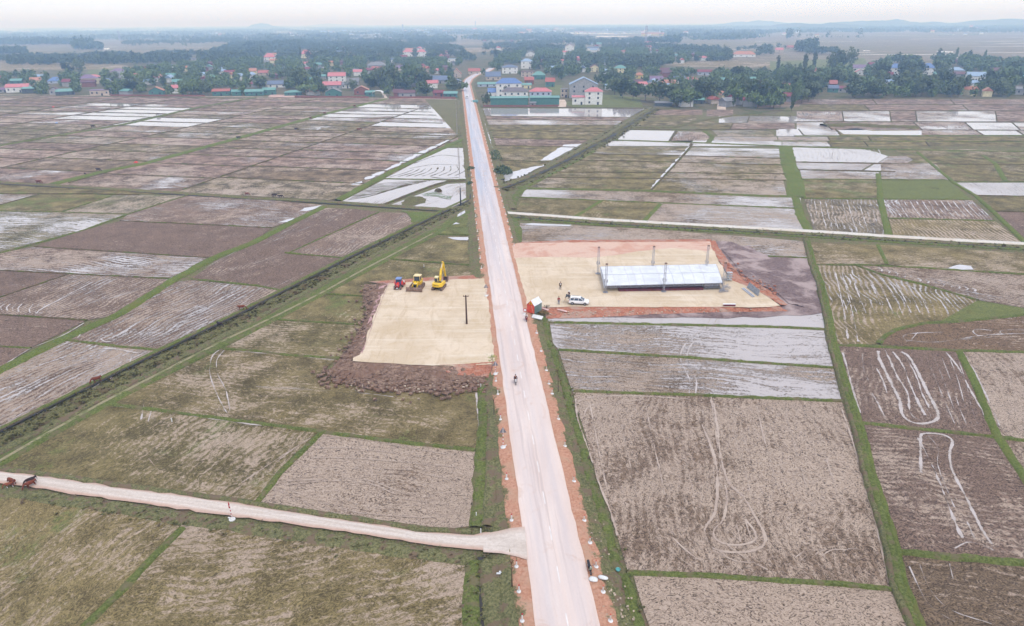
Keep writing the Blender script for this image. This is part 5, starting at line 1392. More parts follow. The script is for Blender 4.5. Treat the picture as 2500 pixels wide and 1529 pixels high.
def person(label, loc, rz, top, legs, hat=None, ride=False, hgt=1.68, arms='down', shirt=None):
    t = thing('person', label, 'person', loc, rz); k = hgt / 1.7 * (S if not ride else 1.0); t.scale = (k, k, k)
    if ride:
        legp = [[(0, .05, .82, .14), (-.14, -.05, .80, .10), (-.18, -.42, .78, .075), (-.17, -.38, .40, .055), (-.17, -.48, .36, .045)],
                [0, (.14, -.05, .80, .10), (.18, -.42, .78, .075), (.17, -.38, .40, .055), (.17, -.48, .36, .045)]]
        torso = [(0, .04, 1.0, (.15, .11)), (0, .0, 1.22, (.17, .11)), (0, -.02, 1.36, (.15, .10)), (0, -.02, 1.45, .055), (0, -.03, 1.53, (.07, .08)), (0, -.03, 1.62, (.085, .1)), (0, -.02, 1.70, .06)]
        arm = lambda s: [(s * .19, -.02, 1.36, .06), (s * .27, -.18, 1.14, .048), (s * .28, -.45, 1.08, .04), (s * .28, -.53, 1.07, .032)]
    else:
        legp = [[(0, 0, .92, (.14, .11)), (-.10, 0, .84, .095), (-.11, -.02, .47, .065), (-.12, .02, .10, .045), (-.12, -.14, .05, .04)],
                [0, (.10, 0, .84, .095), (.12, -.05, .47, .065), (.13, -.02, .10, .045), (.13, -.17, .05, .04)]]
        torso = [(0, 0, 1.08, (.14, .10)), (0, 0, 1.28, (.165, .11)), (0, 0, 1.42, (.15, .095)), (0, 0, 1.50, .055), (0, -.02, 1.57, (.065, .08)), (0, -.01, 1.65, (.08, .10)), (0, 0, 1.73, .06)]
        if arms == 'down': arm = lambda s: [(s * .20, 0, 1.42, .058), (s * .26, .0, 1.15, .045), (s * .27, -.06, .90, .035), (s * .27, -.08, .83, .032)]
        else: arm = lambda s: [(s * .20, 0, 1.42, .058), (s * .27, -.05, 1.18, .045), (s * .16, -.26, 1.22, .035), (s * .08, -.30, 1.26, .03)]
    ch = [legp[0], legp[1], [0] + torso]
    n0 = 5 + 4; sh = n0 + 2     # index of the upper torso vertex
    n_t = n0 + 7
    A1, A2 = arm(-1), arm(1)
    ch += [[sh] + A1, [sh] + A2]
    # five short fingers on each hand
    base_i = n_t
    for hi, A in ((base_i + 3, A1), (base_i + 7, A2)):
        x, y, z, _ = A[-1]; s = -1 if x < 0 else 1
        dirn = (0, -.05, -.0) if ride or arms != 'down' else (0, -.01, -.05)
        for f in range(4):
            o_ = (f - 1.5) * .016
            ch.append([hi, (x + o_ * (1 if ride else .2), y + dirn[1] + (0 if ride else o_), z + dirn[2], .011), (x + o_ * (1 if ride else .2), y + dirn[1] * 1.7 + (0 if ride else o_), z + dirn[2] * (1.7 + .1 * f) - (.02 if ride else 0), .009)])
        ch.append([hi, (x - s * .03, y - .02, z - .01, .011), (x - s * .04, y - .04, z - .025, .009)])
    body = bake(skin_obj('body', ch, m_skin, t))
    fat = lambda P_, e: [tuple(p[:3]) + ((p[3][0] + e, p[3][1] + e) if isinstance(p[3], tuple) else (p[3] + e, p[3] + e),) for p in P_]
    tr = [fat(legp[0][:4], .018), [0] + fat(legp[1][1:4], .018)]
    bake(skin_obj('trousers', tr, legs, t))
    jk = [fat(torso[:3], .03), [2] + fat(A1[:3], .02), [2] + fat(A2[:3], .02)]
    bake(skin_obj('jacket', jk, top, t))
    mb = MB(); zt = torso[-2][2]; yt = torso[-2][1]
    prof = [(.02, .12), (.07, .105), (.1, .06), (.108, 0), (.1, -.03)]
    mb.lathe([(r, z) for r, z in prof], (0, yt + .015, zt + .02), 12)
    hr = mb.build('hair' if hat is None else 'hat', m_hair if hat is None else hat, t, smooth=True)
    if hat is not None and not ride: hr.scale = (1.9, 1.9, 1.1); hr.location = (0, -yt * .9, -.16)
    # face: nose and ears
    mb = MB(); mb.box((0, yt - .105, zt - .015), (.025, .03, .045), taper=(.6, .5)); mb.build('nose', m_skin, body)
    for s3 in (-1, 1):
        mb = MB(); mb.box((s3 * .088, yt, zt - .01), (.02, .035, .05)); mb.build('ear', m_skin, body)
        mb = MB(); mb.box((s3 * .032, yt - .098, zt + .012), (.022, .012, .01)); mb.build('eye', m_dark, body)
    if shirt: mb = MB(); mb.box((0, -.135, 1.22), (.15, .03, .36)); mb.build('shirt_front', shirt, t)
    # shoes
    for L_ in legp: mb = MB(); x, y, z, _ = L_[-1]; mb.box((x, y + .05, z - .01), (.09, .26, .08)); mb.build('shoe', m_dark, t, bevel=.02)
    return t
person('person in dark coat over white shirt standing alone on the sand pad', P(1368, 706.5, PZ), R(10), m_black, m_black, shirt=m_wcloth)
person('person in red jacket and grey trousers standing by the wooden tripod', P(1364, 743.5, PZ), R(160), m_redc, m_denim)
person('person in dark clothes and wide white hat behind the open tailgate of the white car', P(1389, 729.5, PZ), R(-40), m_black, m_dark, hat=m_wcloth, arms='up')
t = thing('tripod', 'wooden surveying tripod standing between red-jacketed person and white car', 'tripod', P(1380, 742, PZ))
mt = PM('tripod_wood', (216, 178, 130), rough=.8)
for k_ in range(3):
    a_ = k_ * 2.094 + .4; mb = MB(); mb.tube((0, 0, 1.55), (.5 * math.cos(a_), .5 * math.sin(a_), 0), .03, n=6); mb.build('leg', mt, t)
mb = MB(); mb.tube((0, 0, 1.5), (0, 0, 1.66), .09); mb.build('head', m_dark, t)

# ---------------------------------------------------------------- motorbikes
def scooter(label, loc, rz, bodym, seatm, front=None, tilt=0):
    t = thing('motorbike', label, 'motorbike', loc, rz); t.scale = (1, 1, 1)
    for y, nm in ((-.62, 'front_wheel'), (.62, 'rear_wheel')):
        a = MB(); b = MB(); wheel(a, b, (0, 0, 0), .28, .1); q = a.build('wheel', m_rubber, t); q.location = (0, y, .28); b.build('rim', m_rim, q)
    mb = MB(); mb.prism([(-.42, .35), (-.5, .6), (-.36, .98), (-.26, .98), (-.2, .42), (.15, .36), (.25, .6), (.95, .78), (.98, .62), (.6, .42), (.2, .28), (-.3, .28)], -.14, .14, 'X'); mb.build('fairing', bodym, t, bevel=.04)
    mb = MB(); mb.prism([(.0, .66), (.05, .76), (.5, .80), (.92, .86), (.95, .78), (.3, .66)], -.13, .13, 'X'); mb.build('seat', seatm, t, bevel=.03)
    mb = MB(); mb.tube((0, -.62, .28), (0, -.34, .98), .035); mb.tube((-.33, -.28, 1.04), (.33, -.28, 1.04), .018); mb.build('handlebar', m_dark, t)
    mb = MB(); mb.tube((0, -.46, .96), (0, -.36, .97), .075, n=10); mb.build('headlight', m_lamp, t)
    for s_ in (-1, 1): mb = MB(); mb.tube((s_ * .3, -.3, 1.04), (s_ * .36, -.3, 1.2), .008, n=5); mb.box((s_ * .38, -.3, 1.23), (.11, .02, .07)); mb.build('mirror', m_truss, t)
    mb = MB(); mb.tube((.13, .3, .26), (.16, .95, .36), .045); mb.build('exhaust', m_truss, t)
    if front is not None: mb = MB(); mb.box((0, -.5, .78), (.34, .06, .5), rx=R(15)); mb.build('leg_shield', front, t, bevel=.03)
    return t
b1 = P(1258.5, 936, RZ + .07); rz1 = rdz + R(2)
scooter('white motorbike ridden towards the camera down the middle of the near road', b1, rz1, m_white, m_dark, m_white)
person('rider in dark jacket on the white motorbike coming down the road', b1 + Vector((0, .12, .02)), rz1, PM('plum_cloth', (66, 34, 62), rough=.9), m_black, ride=True, hat=m_black)
b2 = P(1284.5, 783, RZ + .03)
scooter('dark red motorbike ridden along the road edge below the roadside tent', b2, rz1, m_redc, m_dark)
person('rider in white top and dark helmet on the motorbike below the tent', b2 + Vector((0, .12, .02)), rz1, m_wcloth, m_black, ride=True, hat=PM('maroon_helmet', (96, 44, 50), rough=.3))
pb, pf = P(1436, 1382, RZ), P(1443, 1404, RZ)
scooter('empty black motorbike parked on the red shoulder beside white sacks', (pb + pf) / 2 + Vector((0, 0, -.06)), rot_to(pf, pb), m_black, m_dark, PM('grey_green_plastic', (176, 184, 160), rough=.4))

# ---------------------------------------------------------------- tent, sign and rubble at the road edge
def tent():
    fl_, fr_ = P(1288.5, 763, RZ), P(1303.5, 767, RZ)
    br = P(1316, 759, RZ)
    wv = fr_ - fl_; W_ = wv.length; rz = math.atan2(wv.y, wv.x)
    L_ = 2.9; c = fl_ + wv / 2
    t = thing('tent', 'small gabled tarpaulin tent with white roof, red front and green side at the road edge', 'tent', c, rz)
    h1, h2 = 2.0, 3.0; w_ = W_ / 2 + .15
    mb = MB(); mb.prism([(-w_ - .1, h1 - .12), (0, h2), (w_ + .1, h1 - .12), (w_ + .1, h1 - .06), (0, h2 + .06), (-w_ - .1, h1 - .06)], -.15, L_ + .1, 'Y'); mb.build('roof', PM('white_tarpaulin', (240, 242, 248), rough=.5, var=.1), t)
    mb = MB(); nseg = 10; vs = []
    for i in range(nseg + 1):
        u = i / nseg; x = -w_ + 2 * w_ * u; top = h1 + (h2 - h1) * (1 - abs(2 * u - 1)); y = -.04 * math.cos(u * 31)
        vs += [(x, y - .03, .05), (x, y - .03, top - .04)]
    mb.add(vs, [(2 * i, 2 * i + 2, 2 * i + 3, 2 * i + 1) for i in range(nseg)]); mb.build('front_curtain', PM('red_tarpaulin', (236, 92, 66), rough=.55, var=.15), t)
    m_g = PM('green_grey_tarpaulin', (122, 146, 142), rough=.6, var=.15)
    mb = MB(); mb.box((w_, L_ / 2, h1 / 2), (.04, L_, h1)); mb.build('side_panel', m_g, t)
    mb = MB(); mb.box((-w_, L_ / 2, h1 / 2), (.04, L_, h1)); mb.box((0, L_, h1 / 2), (2 * w_, .04, h1)); mb.build('side_panel', PM('white_side', (226, 228, 236), rough=.6), t)
    mb = MB(); mb.tube((w_ * .75, -.06, .05), (w_ * .2, -.09, h1 * .9), .04, n=6); mb.build('curtain_hem', PM('pale_hem', (240, 190, 160)), t)
    # warning board on the gable
    t2 = thing('warning_sign', 'orange triangular warning board fixed to the gable of the small tent', 'sign', c + Vector((0, -.12, 0)), rz)
    mb = MB(); z0 = h1 + .05
    mb.prism([(-.6, z0), (.6, z0), (0, z0 + 1.1)], -.06, -.02, 'Y'); bd = mb.build('board', PM('orange_board', (238, 108, 48), rough=.5), t2)
    mb = MB(); mb.prism([(-.42, z0 + .1), (.42, z0 + .1), (0, z0 + .88)], -.075, -.062, 'Y'); mb.build('panel', PM('yellow_panel', (250, 190, 60), rough=.5), bd)
    mb = MB(); mb.prism([(-.1, z0 + .16), (.1, z0 + .16), (.06, z0 + .5), (-.06, z0 + .5)], -.09, -.077, 'Y'); mb.tube((0, -.085, z0 + .58), (0, -.078, z0 + .58), .06, n=8); mb.build('symbol', m_dark, bd)
    return t
tent()
def sloped_slab(name, label, cat, px, size, rz, tilt, mat, z=.9, zo=.4):
    mb = MB(); mb.box((0, 0, zo), size, rx=tilt)
    o = mb.build(name, mat, None, bevel=.03); o.location = P(px[0], px[1], z); o.rotation_euler = (0, 0, rz); tag(o, label, cat); return o
sloped_slab('concrete_slab', 'white concrete slab lying tilted on the red soil below the tent', 'slab', (1312, 777), (2.4, 1.0, .22), R(-28), R(25), m_concw, .75, .25)
sloped_slab('concrete_slab', 'grey broken concrete slab at the road edge left of the white slab', 'slab', (1303, 773), (.9, 1.2, .15), R(-10), R(10), m_conc, .8, .12)

def bush(name, label, loc, r, mat, n=180, group=None, sz=.22):
    mb = MB()
    for _ in range(n):
        v = Vector((rng.gauss(0, 1), rng.gauss(0, 1), rng.gauss(0, 1))).normalized() * (rng.random() ** .4) * r
        v.z = abs(v.z) * .8 + .05; a = Vector((rng.uniform(-1, 1), rng.uniform(-1, 1), rng.uniform(-1, 1))).normalized(); b = a.orthogonal().normalized()
        s_ = sz * rng.uniform(.5, 1.2)
        mb.add([v - a * s_, v - b * s_ * .7, v + a * s_, v + b * s_ * .7], [(0, 1, 2, 3)])
    o = mb.build(name, mat, fix=False); o.location = loc; tag(o, label, 'bush', group); return o
def leafmat(name, a, b, var=True):
    m, t_ = newmat(name); n = N(t_)
    ob = n.n('ShaderNodeObjectInfo').outputs['Random']
    W = n.pos(); f = n.noise(W, 1.1, 3, .6); g = n.noise(W, .12, 2, .5)
    c = n.mix(n.mr(f, .32, .68), a, b)
    c = n.mix(n.math('MULTIPLY', n.mr(g, .4, .65), .5), c, n.mix(1.0, c, (1.3, 1.15, .8, 1), 'MULTIPLY'))
    c = n.mix(n.mr(ob, 0, 1, 0, .55, False), c, n.mix(1.0, c, (.62, .72, .74, 1), 'MULTIPLY'))
    n.out(c, .75, None, .2)
    return m
M_LEAF = leafmat('broad_leaves', C(72, 92, 58), C(128, 146, 92))
M_LEAFD = leafmat('dark_leaves', C(64, 78, 56), C(112, 124, 88))
M_LEAFY = leafmat('young_leaves', C(96, 110, 50), C(170, 178, 84))
M_SCRUB = leafmat('dry_scrub', C(96, 82, 58), C(140, 124, 84))
M_TRUNK = simple('bark', (108, 92, 76), .9, .3)
bush('scrub_bush', 'dry brown bush heaped beside the white slab below the tent', P(1328, 768, .5), 1.2, M_SCRUB, 220, sz=.18)
bush('round_bush', 'round dark bush in the flooded field corner right of the far road', P(1227, 423, .1), 4.2, M_LEAFD, 500, sz=.6)
bush('reed_clump', 'dark clump of reeds standing in the pond left of the road', P(1070, 468, .1), 1.5, M_SCRUB, 260, sz=.3)
for k_, (x, y, r) in enumerate([(1208, 378, 3), (1211, 390, 3.4), (1150, 415, 2.0), (1148, 450, 1.4)]):
    bush('roadside_bush', ['small dark bush on the far right verge above the round bush', 'small dark bush nearest above the round bush on the right verge', 'low bush on the left verge level with the flooded field', 'low bush on the left verge by the pond'][k_], P(x, y, .3), r, M_LEAFD, 160, sz=.4)

# saplings beside the near road
def sapling(label, px, yb, yt, z, lean=.1, leaves=40, green=True):
    h = HT(px, yb, yt, z); t = thing('young_tree', label, 'tree', P(px, yb, z))
    mb = MB(); mb.tube((0, 0, 0), (lean, 0, h * .8), .07, .03, n=6)
    for k in range(5): a = k * 1.3; mb.tube((lean * .8, 0, h * (.55 + .06 * k)), (lean + .5 * math.cos(a), .5 * math.sin(a), h * (.72 + .06 * k)), .025, .01, n=5)
    mb.build('trunk', m_wood, t)
    mb = MB()
    for _ in range(leaves):
        v = Vector((lean + rng.gauss(0, .45), rng.gauss(0, .45), h * rng.uniform(.68, 1.0))); a = Vector((rng.uniform(-1, 1), rng.uniform(-1, 1), rng.uniform(-.6, .3))).normalized(); b = a.cross(Vector((0, 0, 1))).normalized()
        mb.add([v, v + a * .22 + b * .07, v + a * .5, v + a * .22 - b * .07], [(0, 1, 2, 3)])
    mb.build('crown', M_LEAFY if green else M_SCRUB, t, fix=False)
sapling('leafy young tree with yellow-green crown at the near corner of the left sand pad', 1201, 906, 868, .8, .1, 70)
sapling('bare thin sapling on the left verge between the pad and the striped sign', 1206, 1013, 965, .7, .0, 14, False)
sapling('spindly leafless sapling on the right verge below the sand pad', 1363, 957, 892, .5, -.15, 10, False)
sapling('tall thin bare sapling on the left verge below the track mouth', 1250, 1432, 1352, .7, .0, 16, False)

# ---------------------------------------------------------------- poles
def pole(label, px, yb, yt, z, r=.13, mat=None, xa=None, cap=True):
    h = HT(px, yb, yt, z); t = thing('utility_pole', label, 'pole', P(px, yb, z))
    mb = MB(); mb.tube((0, 0, -.2), (0, 0, h), r * 1.3, r * .8, n=10); mb.build('post', mat or m_wood, t)
    if cap: mb = MB(); mb.box((0, 0, h - .25), (1.2, .12, .12)); mb.box((-.5, 0, h - .1), (.1, .1, .18)); mb.box((.5, 0, h - .1), (.1, .1, .18)); mb.build('cross_arm', mat or m_wood, t)
pole('dark wooden pole standing alone on the left sand pad', 1139.5, 791, 721, PZ, .17)
pole('dark pole standing in the pond edge left of the road', 1125, 503, 458, .2, .2, m_dark, cap=False)
pole('thin grey pole in the bright flooded field nearest the pond', 1122, 424, 358, .1, .15, m_conc, cap=False)
pole('thin grey pole in the farthest flooded fields left of the road', 1116, 327, 250, .1, .18, m_conc, cap=False)
pole('small dark post at the edge of the sand pad behind the white car', 1335, 751, 745, PZ, .09, m_dark)

# ---------------------------------------------------------------- striped signs
def road_sign(label, px, yb, yt, z, kind='triangle', rz=None):
    h = HT(px, yb, yt, z); t = thing('road_sign', label, 'sign', P(px, yb, z), rdz if rz is None else rz)
    mb = MB(); mb2 = MB(); n_ = 9; hp = h * .95
    for i in range(n_): (mb if i % 2 == 0 else mb2).tube((0, 0, .3 + (hp - .3) * i / n_), (0, 0, .3 + (hp - .3) * (i + 1) / n_), .05, n=8)
    p = mb.build('post', m_redcap, t); mb2.build('white_band', m_white, p)
    s_ = .55
    if kind == 'triangle':
        mb = MB(); mb.prism([(-s_, h - .95), (s_, h - .95), (0, h)], .06, .09, 'Y')
        pl = mb.build('plate', PM('sign_back', (140, 140, 150), rough=.5), t)
        mb = MB(); mb.box((0, -.04, h - .55), (.08, .08, .85)); mb.build('bracket', m_white, pl)
    elif kind == 'round':
        mb = MB(); mb.tube((0, .05, h - .4), (0, .09, h - .4), .42, n=20); pl = mb.build('plate', m_redcap, t)
        mb = MB(); mb.tube((0, .091, h - .4), (0, .1, h - .4), .30, n=20); mb.build('face', m_white, pl)
    mb = MB(); mb.lathe([(.42, 0), (.42, .12), (.3, .2), (.14, .42), (.0, .42)], n=10); mb.box((.35, .3, .1), (.5, .16, .12), rz=R(40)); mb.build('base', m_concw, t)
road_sign('grey-backed triangular sign on a striped pole at the edge of the left sand pad', 1187, 723, 694, PZ)
road_sign('grey-backed triangular sign on a striped pole beside the young leafy tree', 1209.5, 914, 882, .8)
road_sign('grey-backed triangular sign on a striped pole, nearest of the left road signs', 1228.5, 1093, 1044, .75)
road_sign('sign on a red and white striped post beside the farm track', 567, 1269, 1227, .25, 'round', R(112))
road_sign('small round sign on a striped post left of the roadside tent', 1281.5, 768, 753, .85, 'round', rdz + math.pi)

# ---------------------------------------------------------------- marker posts
def marker(cap, base, stained):
    t = thing('marker_post', '', 'marker post'); 
    mb = MB(); mb.box((0, 0, .46), (.16, .16, .76), taper=(.9, .9)); mb.build('post', m_concw if not stained else PM('stained_concrete', (226, 214, 206), rough=.9, var=.2), t, bevel=.015)
    mb = MB(); mb.box((0, 0, .90), (.155, .155, .14), taper=(.75, .75)); mb.build('cap', cap, t, bevel=.01)
    mb = MB(); mb.lathe([(base, 0), (base, .08), (base * .6, .16), (.1, .18)], n=10); mb.build('foot', m_concw, t)
    return t
mk = [marker(m_redcap, .24, False), marker(m_orange, .30, True)]
used = [False, False]
def put_marker(v, side, sc_, label, group, tilt=0):
    o = mk[side] if not used[side] else copy_tree(mk[side]); used[side] = True
    o.location = v; sc_ *= .86; o.scale = (sc_, sc_, sc_ * 1.05); o.rotation_euler = (rng.uniform(-.05, .05), tilt, rdz); o['label'] = label; o['group'] = group
near_l = [((1237, 1170), 'white marker post with red top on the left shoulder, first above the track mouth'), ((1249, 1271), 'white marker post with red top right at the upper corner of the track mouth'), ((1261, 1384), 'white marker post with red top just below the track mouth'),
          ((1267, 1445), 'white marker post with red top, second below the track mouth'), ((1275, 1517), 'white marker post with red top nearest the bottom of the left shoulder'), ((1222, 1025), 'white marker post with red top just above the nearest triangular sign'),
          ((1215.5, 963), 'white marker post with red top midway between the two near triangular signs'), ((1211, 931), 'stubby white marker post just below the sign by the young tree')]
for (p_, lb) in near_l: put_marker(P(*p_, .80), 0, 1.25, lb, 'marker posts along the left shoulder')
near_r = [((1310, 814), 'first marker post on the right shoulder below the tent'), ((1321, 858), 'second marker post on the right shoulder below the tent'), ((1334, 905), 'third marker post on the right shoulder below the tent'), ((1340, 938), 'fourth marker post on the right shoulder below the tent, dark at its foot'),
          ((1348, 962), 'fifth marker post on the right shoulder below the tent'), ((1363, 1024), 'marker post on the right shoulder level with the ditch bend, sixth below the tent'), ((1379, 1090), 'marker post with heavy round foot, seventh below the tent'), ((1401, 1176), 'eighth marker post on the right shoulder below the tent'),
          ((1426, 1272), 'third marker post above the parked black motorbike'), ((1440, 1326), 'second marker post above the parked black motorbike'), ((1455, 1385), 'marker post standing right beside the parked black motorbike'), ((1472, 1446), 'first marker post below the white sacks'), ((1490, 1517), 'marker post nearest the bottom of the right shoulder')]
for (p_, lb) in near_r: put_marker(P(*p_, .72), 1, 1.2, lb, 'marker posts along the right shoulder')
s_a, s_b = road_s(1196, 660)[0], S1 - 30
k_ = 0
s = s_a + 2
while s < s_b:
    put_marker(road(s, -(HW + 1.6), .72), 0, 1.25, 'small white marker post among the far row on the left shoulder', 'far marker posts left of the road'); s += 8.5 + (s - s_a) * .012
s = road_s(1252, 600)[0]
while s < s_b:
    put_marker(road(s, HW + 1.6, .72), 1, 1.25, 'small white marker post among the far row on the right shoulder', 'far marker posts right of the road'); s += 8.5 + (s - s_a) * .012
for (x, y, lb) in ((1035, 652, 'small white post in the field behind the bulldozer'), (1174, 946, 'small white post in the grass at the corner of the brown bank'), (1163, 1262, 'small white post in the verge above the track'), (1174, 1302, 'small white post right beside the track near its mouth'), (420, 1030, 'small white stake alone in the brown field on the left')):
    mb = MB(); mb.box((0, 0, .35), (.16, .16, .7), taper=(.8, .8)); mb.box((0, 0, .72), (.1, .1, .06)); o = mb.build('field_post', m_concw, None, bevel=.02); o.location = P(x, y, .15); tag(o, lb, 'post')
# sacks, tub, litter
def sack(label, px, sx, sy, rz):
    mb = MB(); n1, n2 = 12, 7; vs = []
    for j in range(n2):
        ph = math.pi * j / (n2 - 1)
        for i in range(n1):
            th = 2 * math.pi * i / n1; q = lambda c: math.copysign(abs(c) ** .7, c)
            x = q(math.sin(ph)) * q(math.cos(th)); y = q(math.sin(ph)) * q(math.sin(th)); z = math.cos(ph)
            r_ = 1 + .13 * mnoise.noise(Vector((x * 2 + px[0], y * 2, z * 2)))
            vs.append((x * sx / 2 * r_, y * sy / 2 * r_, .17 + z * .17 * r_))
    fs = [(j * n1 + i, j * n1 + (i + 1) % n1, (j + 1) * n1 + (i + 1) % n1, (j + 1) * n1 + i) for j in range(n2 - 1) for i in range(n1)]
    mb.add(vs, fs); o = mb.build('sack', m_wcloth, None, smooth=True); o.location = P(*px, .85); o.rotation_euler = (0, 0, rz); tag(o, label, 'sack', 'white sacks on the shoulder')
sack('plump white sack lying on the red soil right behind the parked motorbike', (1448.5, 1417), 1.05, .75, R(-12)); sack('flat white sack lying nearer the grass than the plump one', (1472, 1413), 1.2, .55, R(-18))
mb = MB(); mb.lathe([(.12, 0), (.24, .05), (.28, .22), (.25, .22), (.2, .08)], n=14); o = mb.build('plastic_tub', PM('turquoise_plastic', (110, 190, 190), rough=.4), None); o.location = P(1508.5, 1393, .4); tag(o, 'small turquoise plastic tub lying in the ditch grass', 'tub')
mb = MB(); mb.box((0, 0, .06), (.5, .25, .1)); mb.box((.2, .2, .08), (.2, .35, .08), rz=.5); o = mb.build('plastic_bag', m_wcloth, None, bevel=.03); o.location = P(1217, 1401, .5); tag(o, 'crumpled white plastic bag on the left grass verge', 'bag')

# ---------------------------------------------------------------- half-built canopy on truss towers
def lattice(mb, h, w=.42, c=(0, 0, 0), n=None, r=.03):
    n = n or max(2, int(h / .55)); x, y, z = c
    cs = [(-1, -1), (1, -1), (1, 1), (-1, 1)]
    for a, b in cs: mb.tube((x + a * w / 2, y + b * w / 2, z), (x + a * w / 2, y + b * w / 2, z + h), r, n=5)
    for i in range(n):
        z0, z1 = z + h * i / n, z + h * (i + 1) / n
        for k in range(4):
            a, b = cs[k], cs[(k + 1) % 4]
            if i % 2: a, b = b, a
            mb.tube((x + a[0] * w / 2, y + a[1] * w / 2, z0), (x + b[0] * w / 2, y + b[1] * w / 2, z1), r * .7, n=4, cap=False)
            mb.tube((x + cs[k][0] * w / 2, y + cs[k][1] * w / 2, z1), (x + cs[(k + 1) % 4][0] * w / 2, y + cs[(k + 1) % 4][1] * w / 2, z1), r * .7, n=4, cap=False)
def htruss(mb, a, b, w=.35, n=14, r=.03):
    a, b = Vector(a), Vector(b); d = (b - a); up = Vector((0, 0, w / 2)); sd_ = d.cross(Vector((0, 0, 1))).normalized() * w / 2
    for s_, u in ((-1, -1), (1, -1), (1, 1), (-1, 1)): mb.tube(a + sd_ * s_ + up * u, b + sd_ * s_ + up * u, r, n=5)
    for i in range(n):
        p, q = a + d * (i / n), a + d * ((i + 1) / n); f = 1 if i % 2 else -1
        mb.tube(p + sd_ + up * f, q + sd_ - up * f, r * .7, n=4, cap=False); mb.tube(p - sd_ + up * f, q - sd_ - up * f, r * .7, n=4, cap=False); mb.tube(p + sd_ * f + up, q - sd_ * f + up, r * .7, n=4, cap=False)
tw = [((1478, 714), 646, 'front left', 'lattice tower at the near left corner of the grey canopy'), ((1620, 712), 644, 'fm', 'lattice tower at the middle of the canopy front edge'), ((1764, 709), 643, 'fr', 'lattice tower at the near right corner of the grey canopy'),
      ((1459.5, 668.5), 605, 'bl', 'lattice tower behind the left end of the canopy'), ((1592, 667), 603, 'bm', 'lattice tower rising behind the middle of the canopy'), ((1723, 666), 601, 'br', 'lattice tower rising behind the right end of the canopy')]
TB = {}
for (b_, ty, key, lb) in tw:
    h = HT(b_[0], b_[1], ty, PZ); v = P(*b_, PZ); TB[key] = v
    t = thing('truss_tower', lb, 'truss tower', v, R(2), 'truss towers of the canopy')
    mb = MB(); lattice(mb, h, .40, r=.024); mb.build('mast', m_truss, t)
    mb = MB(); mb.box((0, 0, .05), (1.1, 1.1, .06)); mb.box((0, 0, .06), (.7, .7, .12)); 
    for a_, b__ in ((1, 0), (-1, 0), (0, 1), (0, -1)): mb.box((a_ * .52, b__ * .52, .1), (.16, .16, .2))
    mb.build('base_frame', m_truss, t)
    mb = MB(); mb.box((0, 0, h + .08), (.56, .56, .16)); mb.tube((-.2, 0, h + .2), (.2, 0, h + .2), .1); mb.build('pulley_head', m_steel, t)
    mb = MB(); lattice(mb, .7, .72, (0, 0, 2.5), 1, .04); mb.build('sleeve_block', m_truss, t)
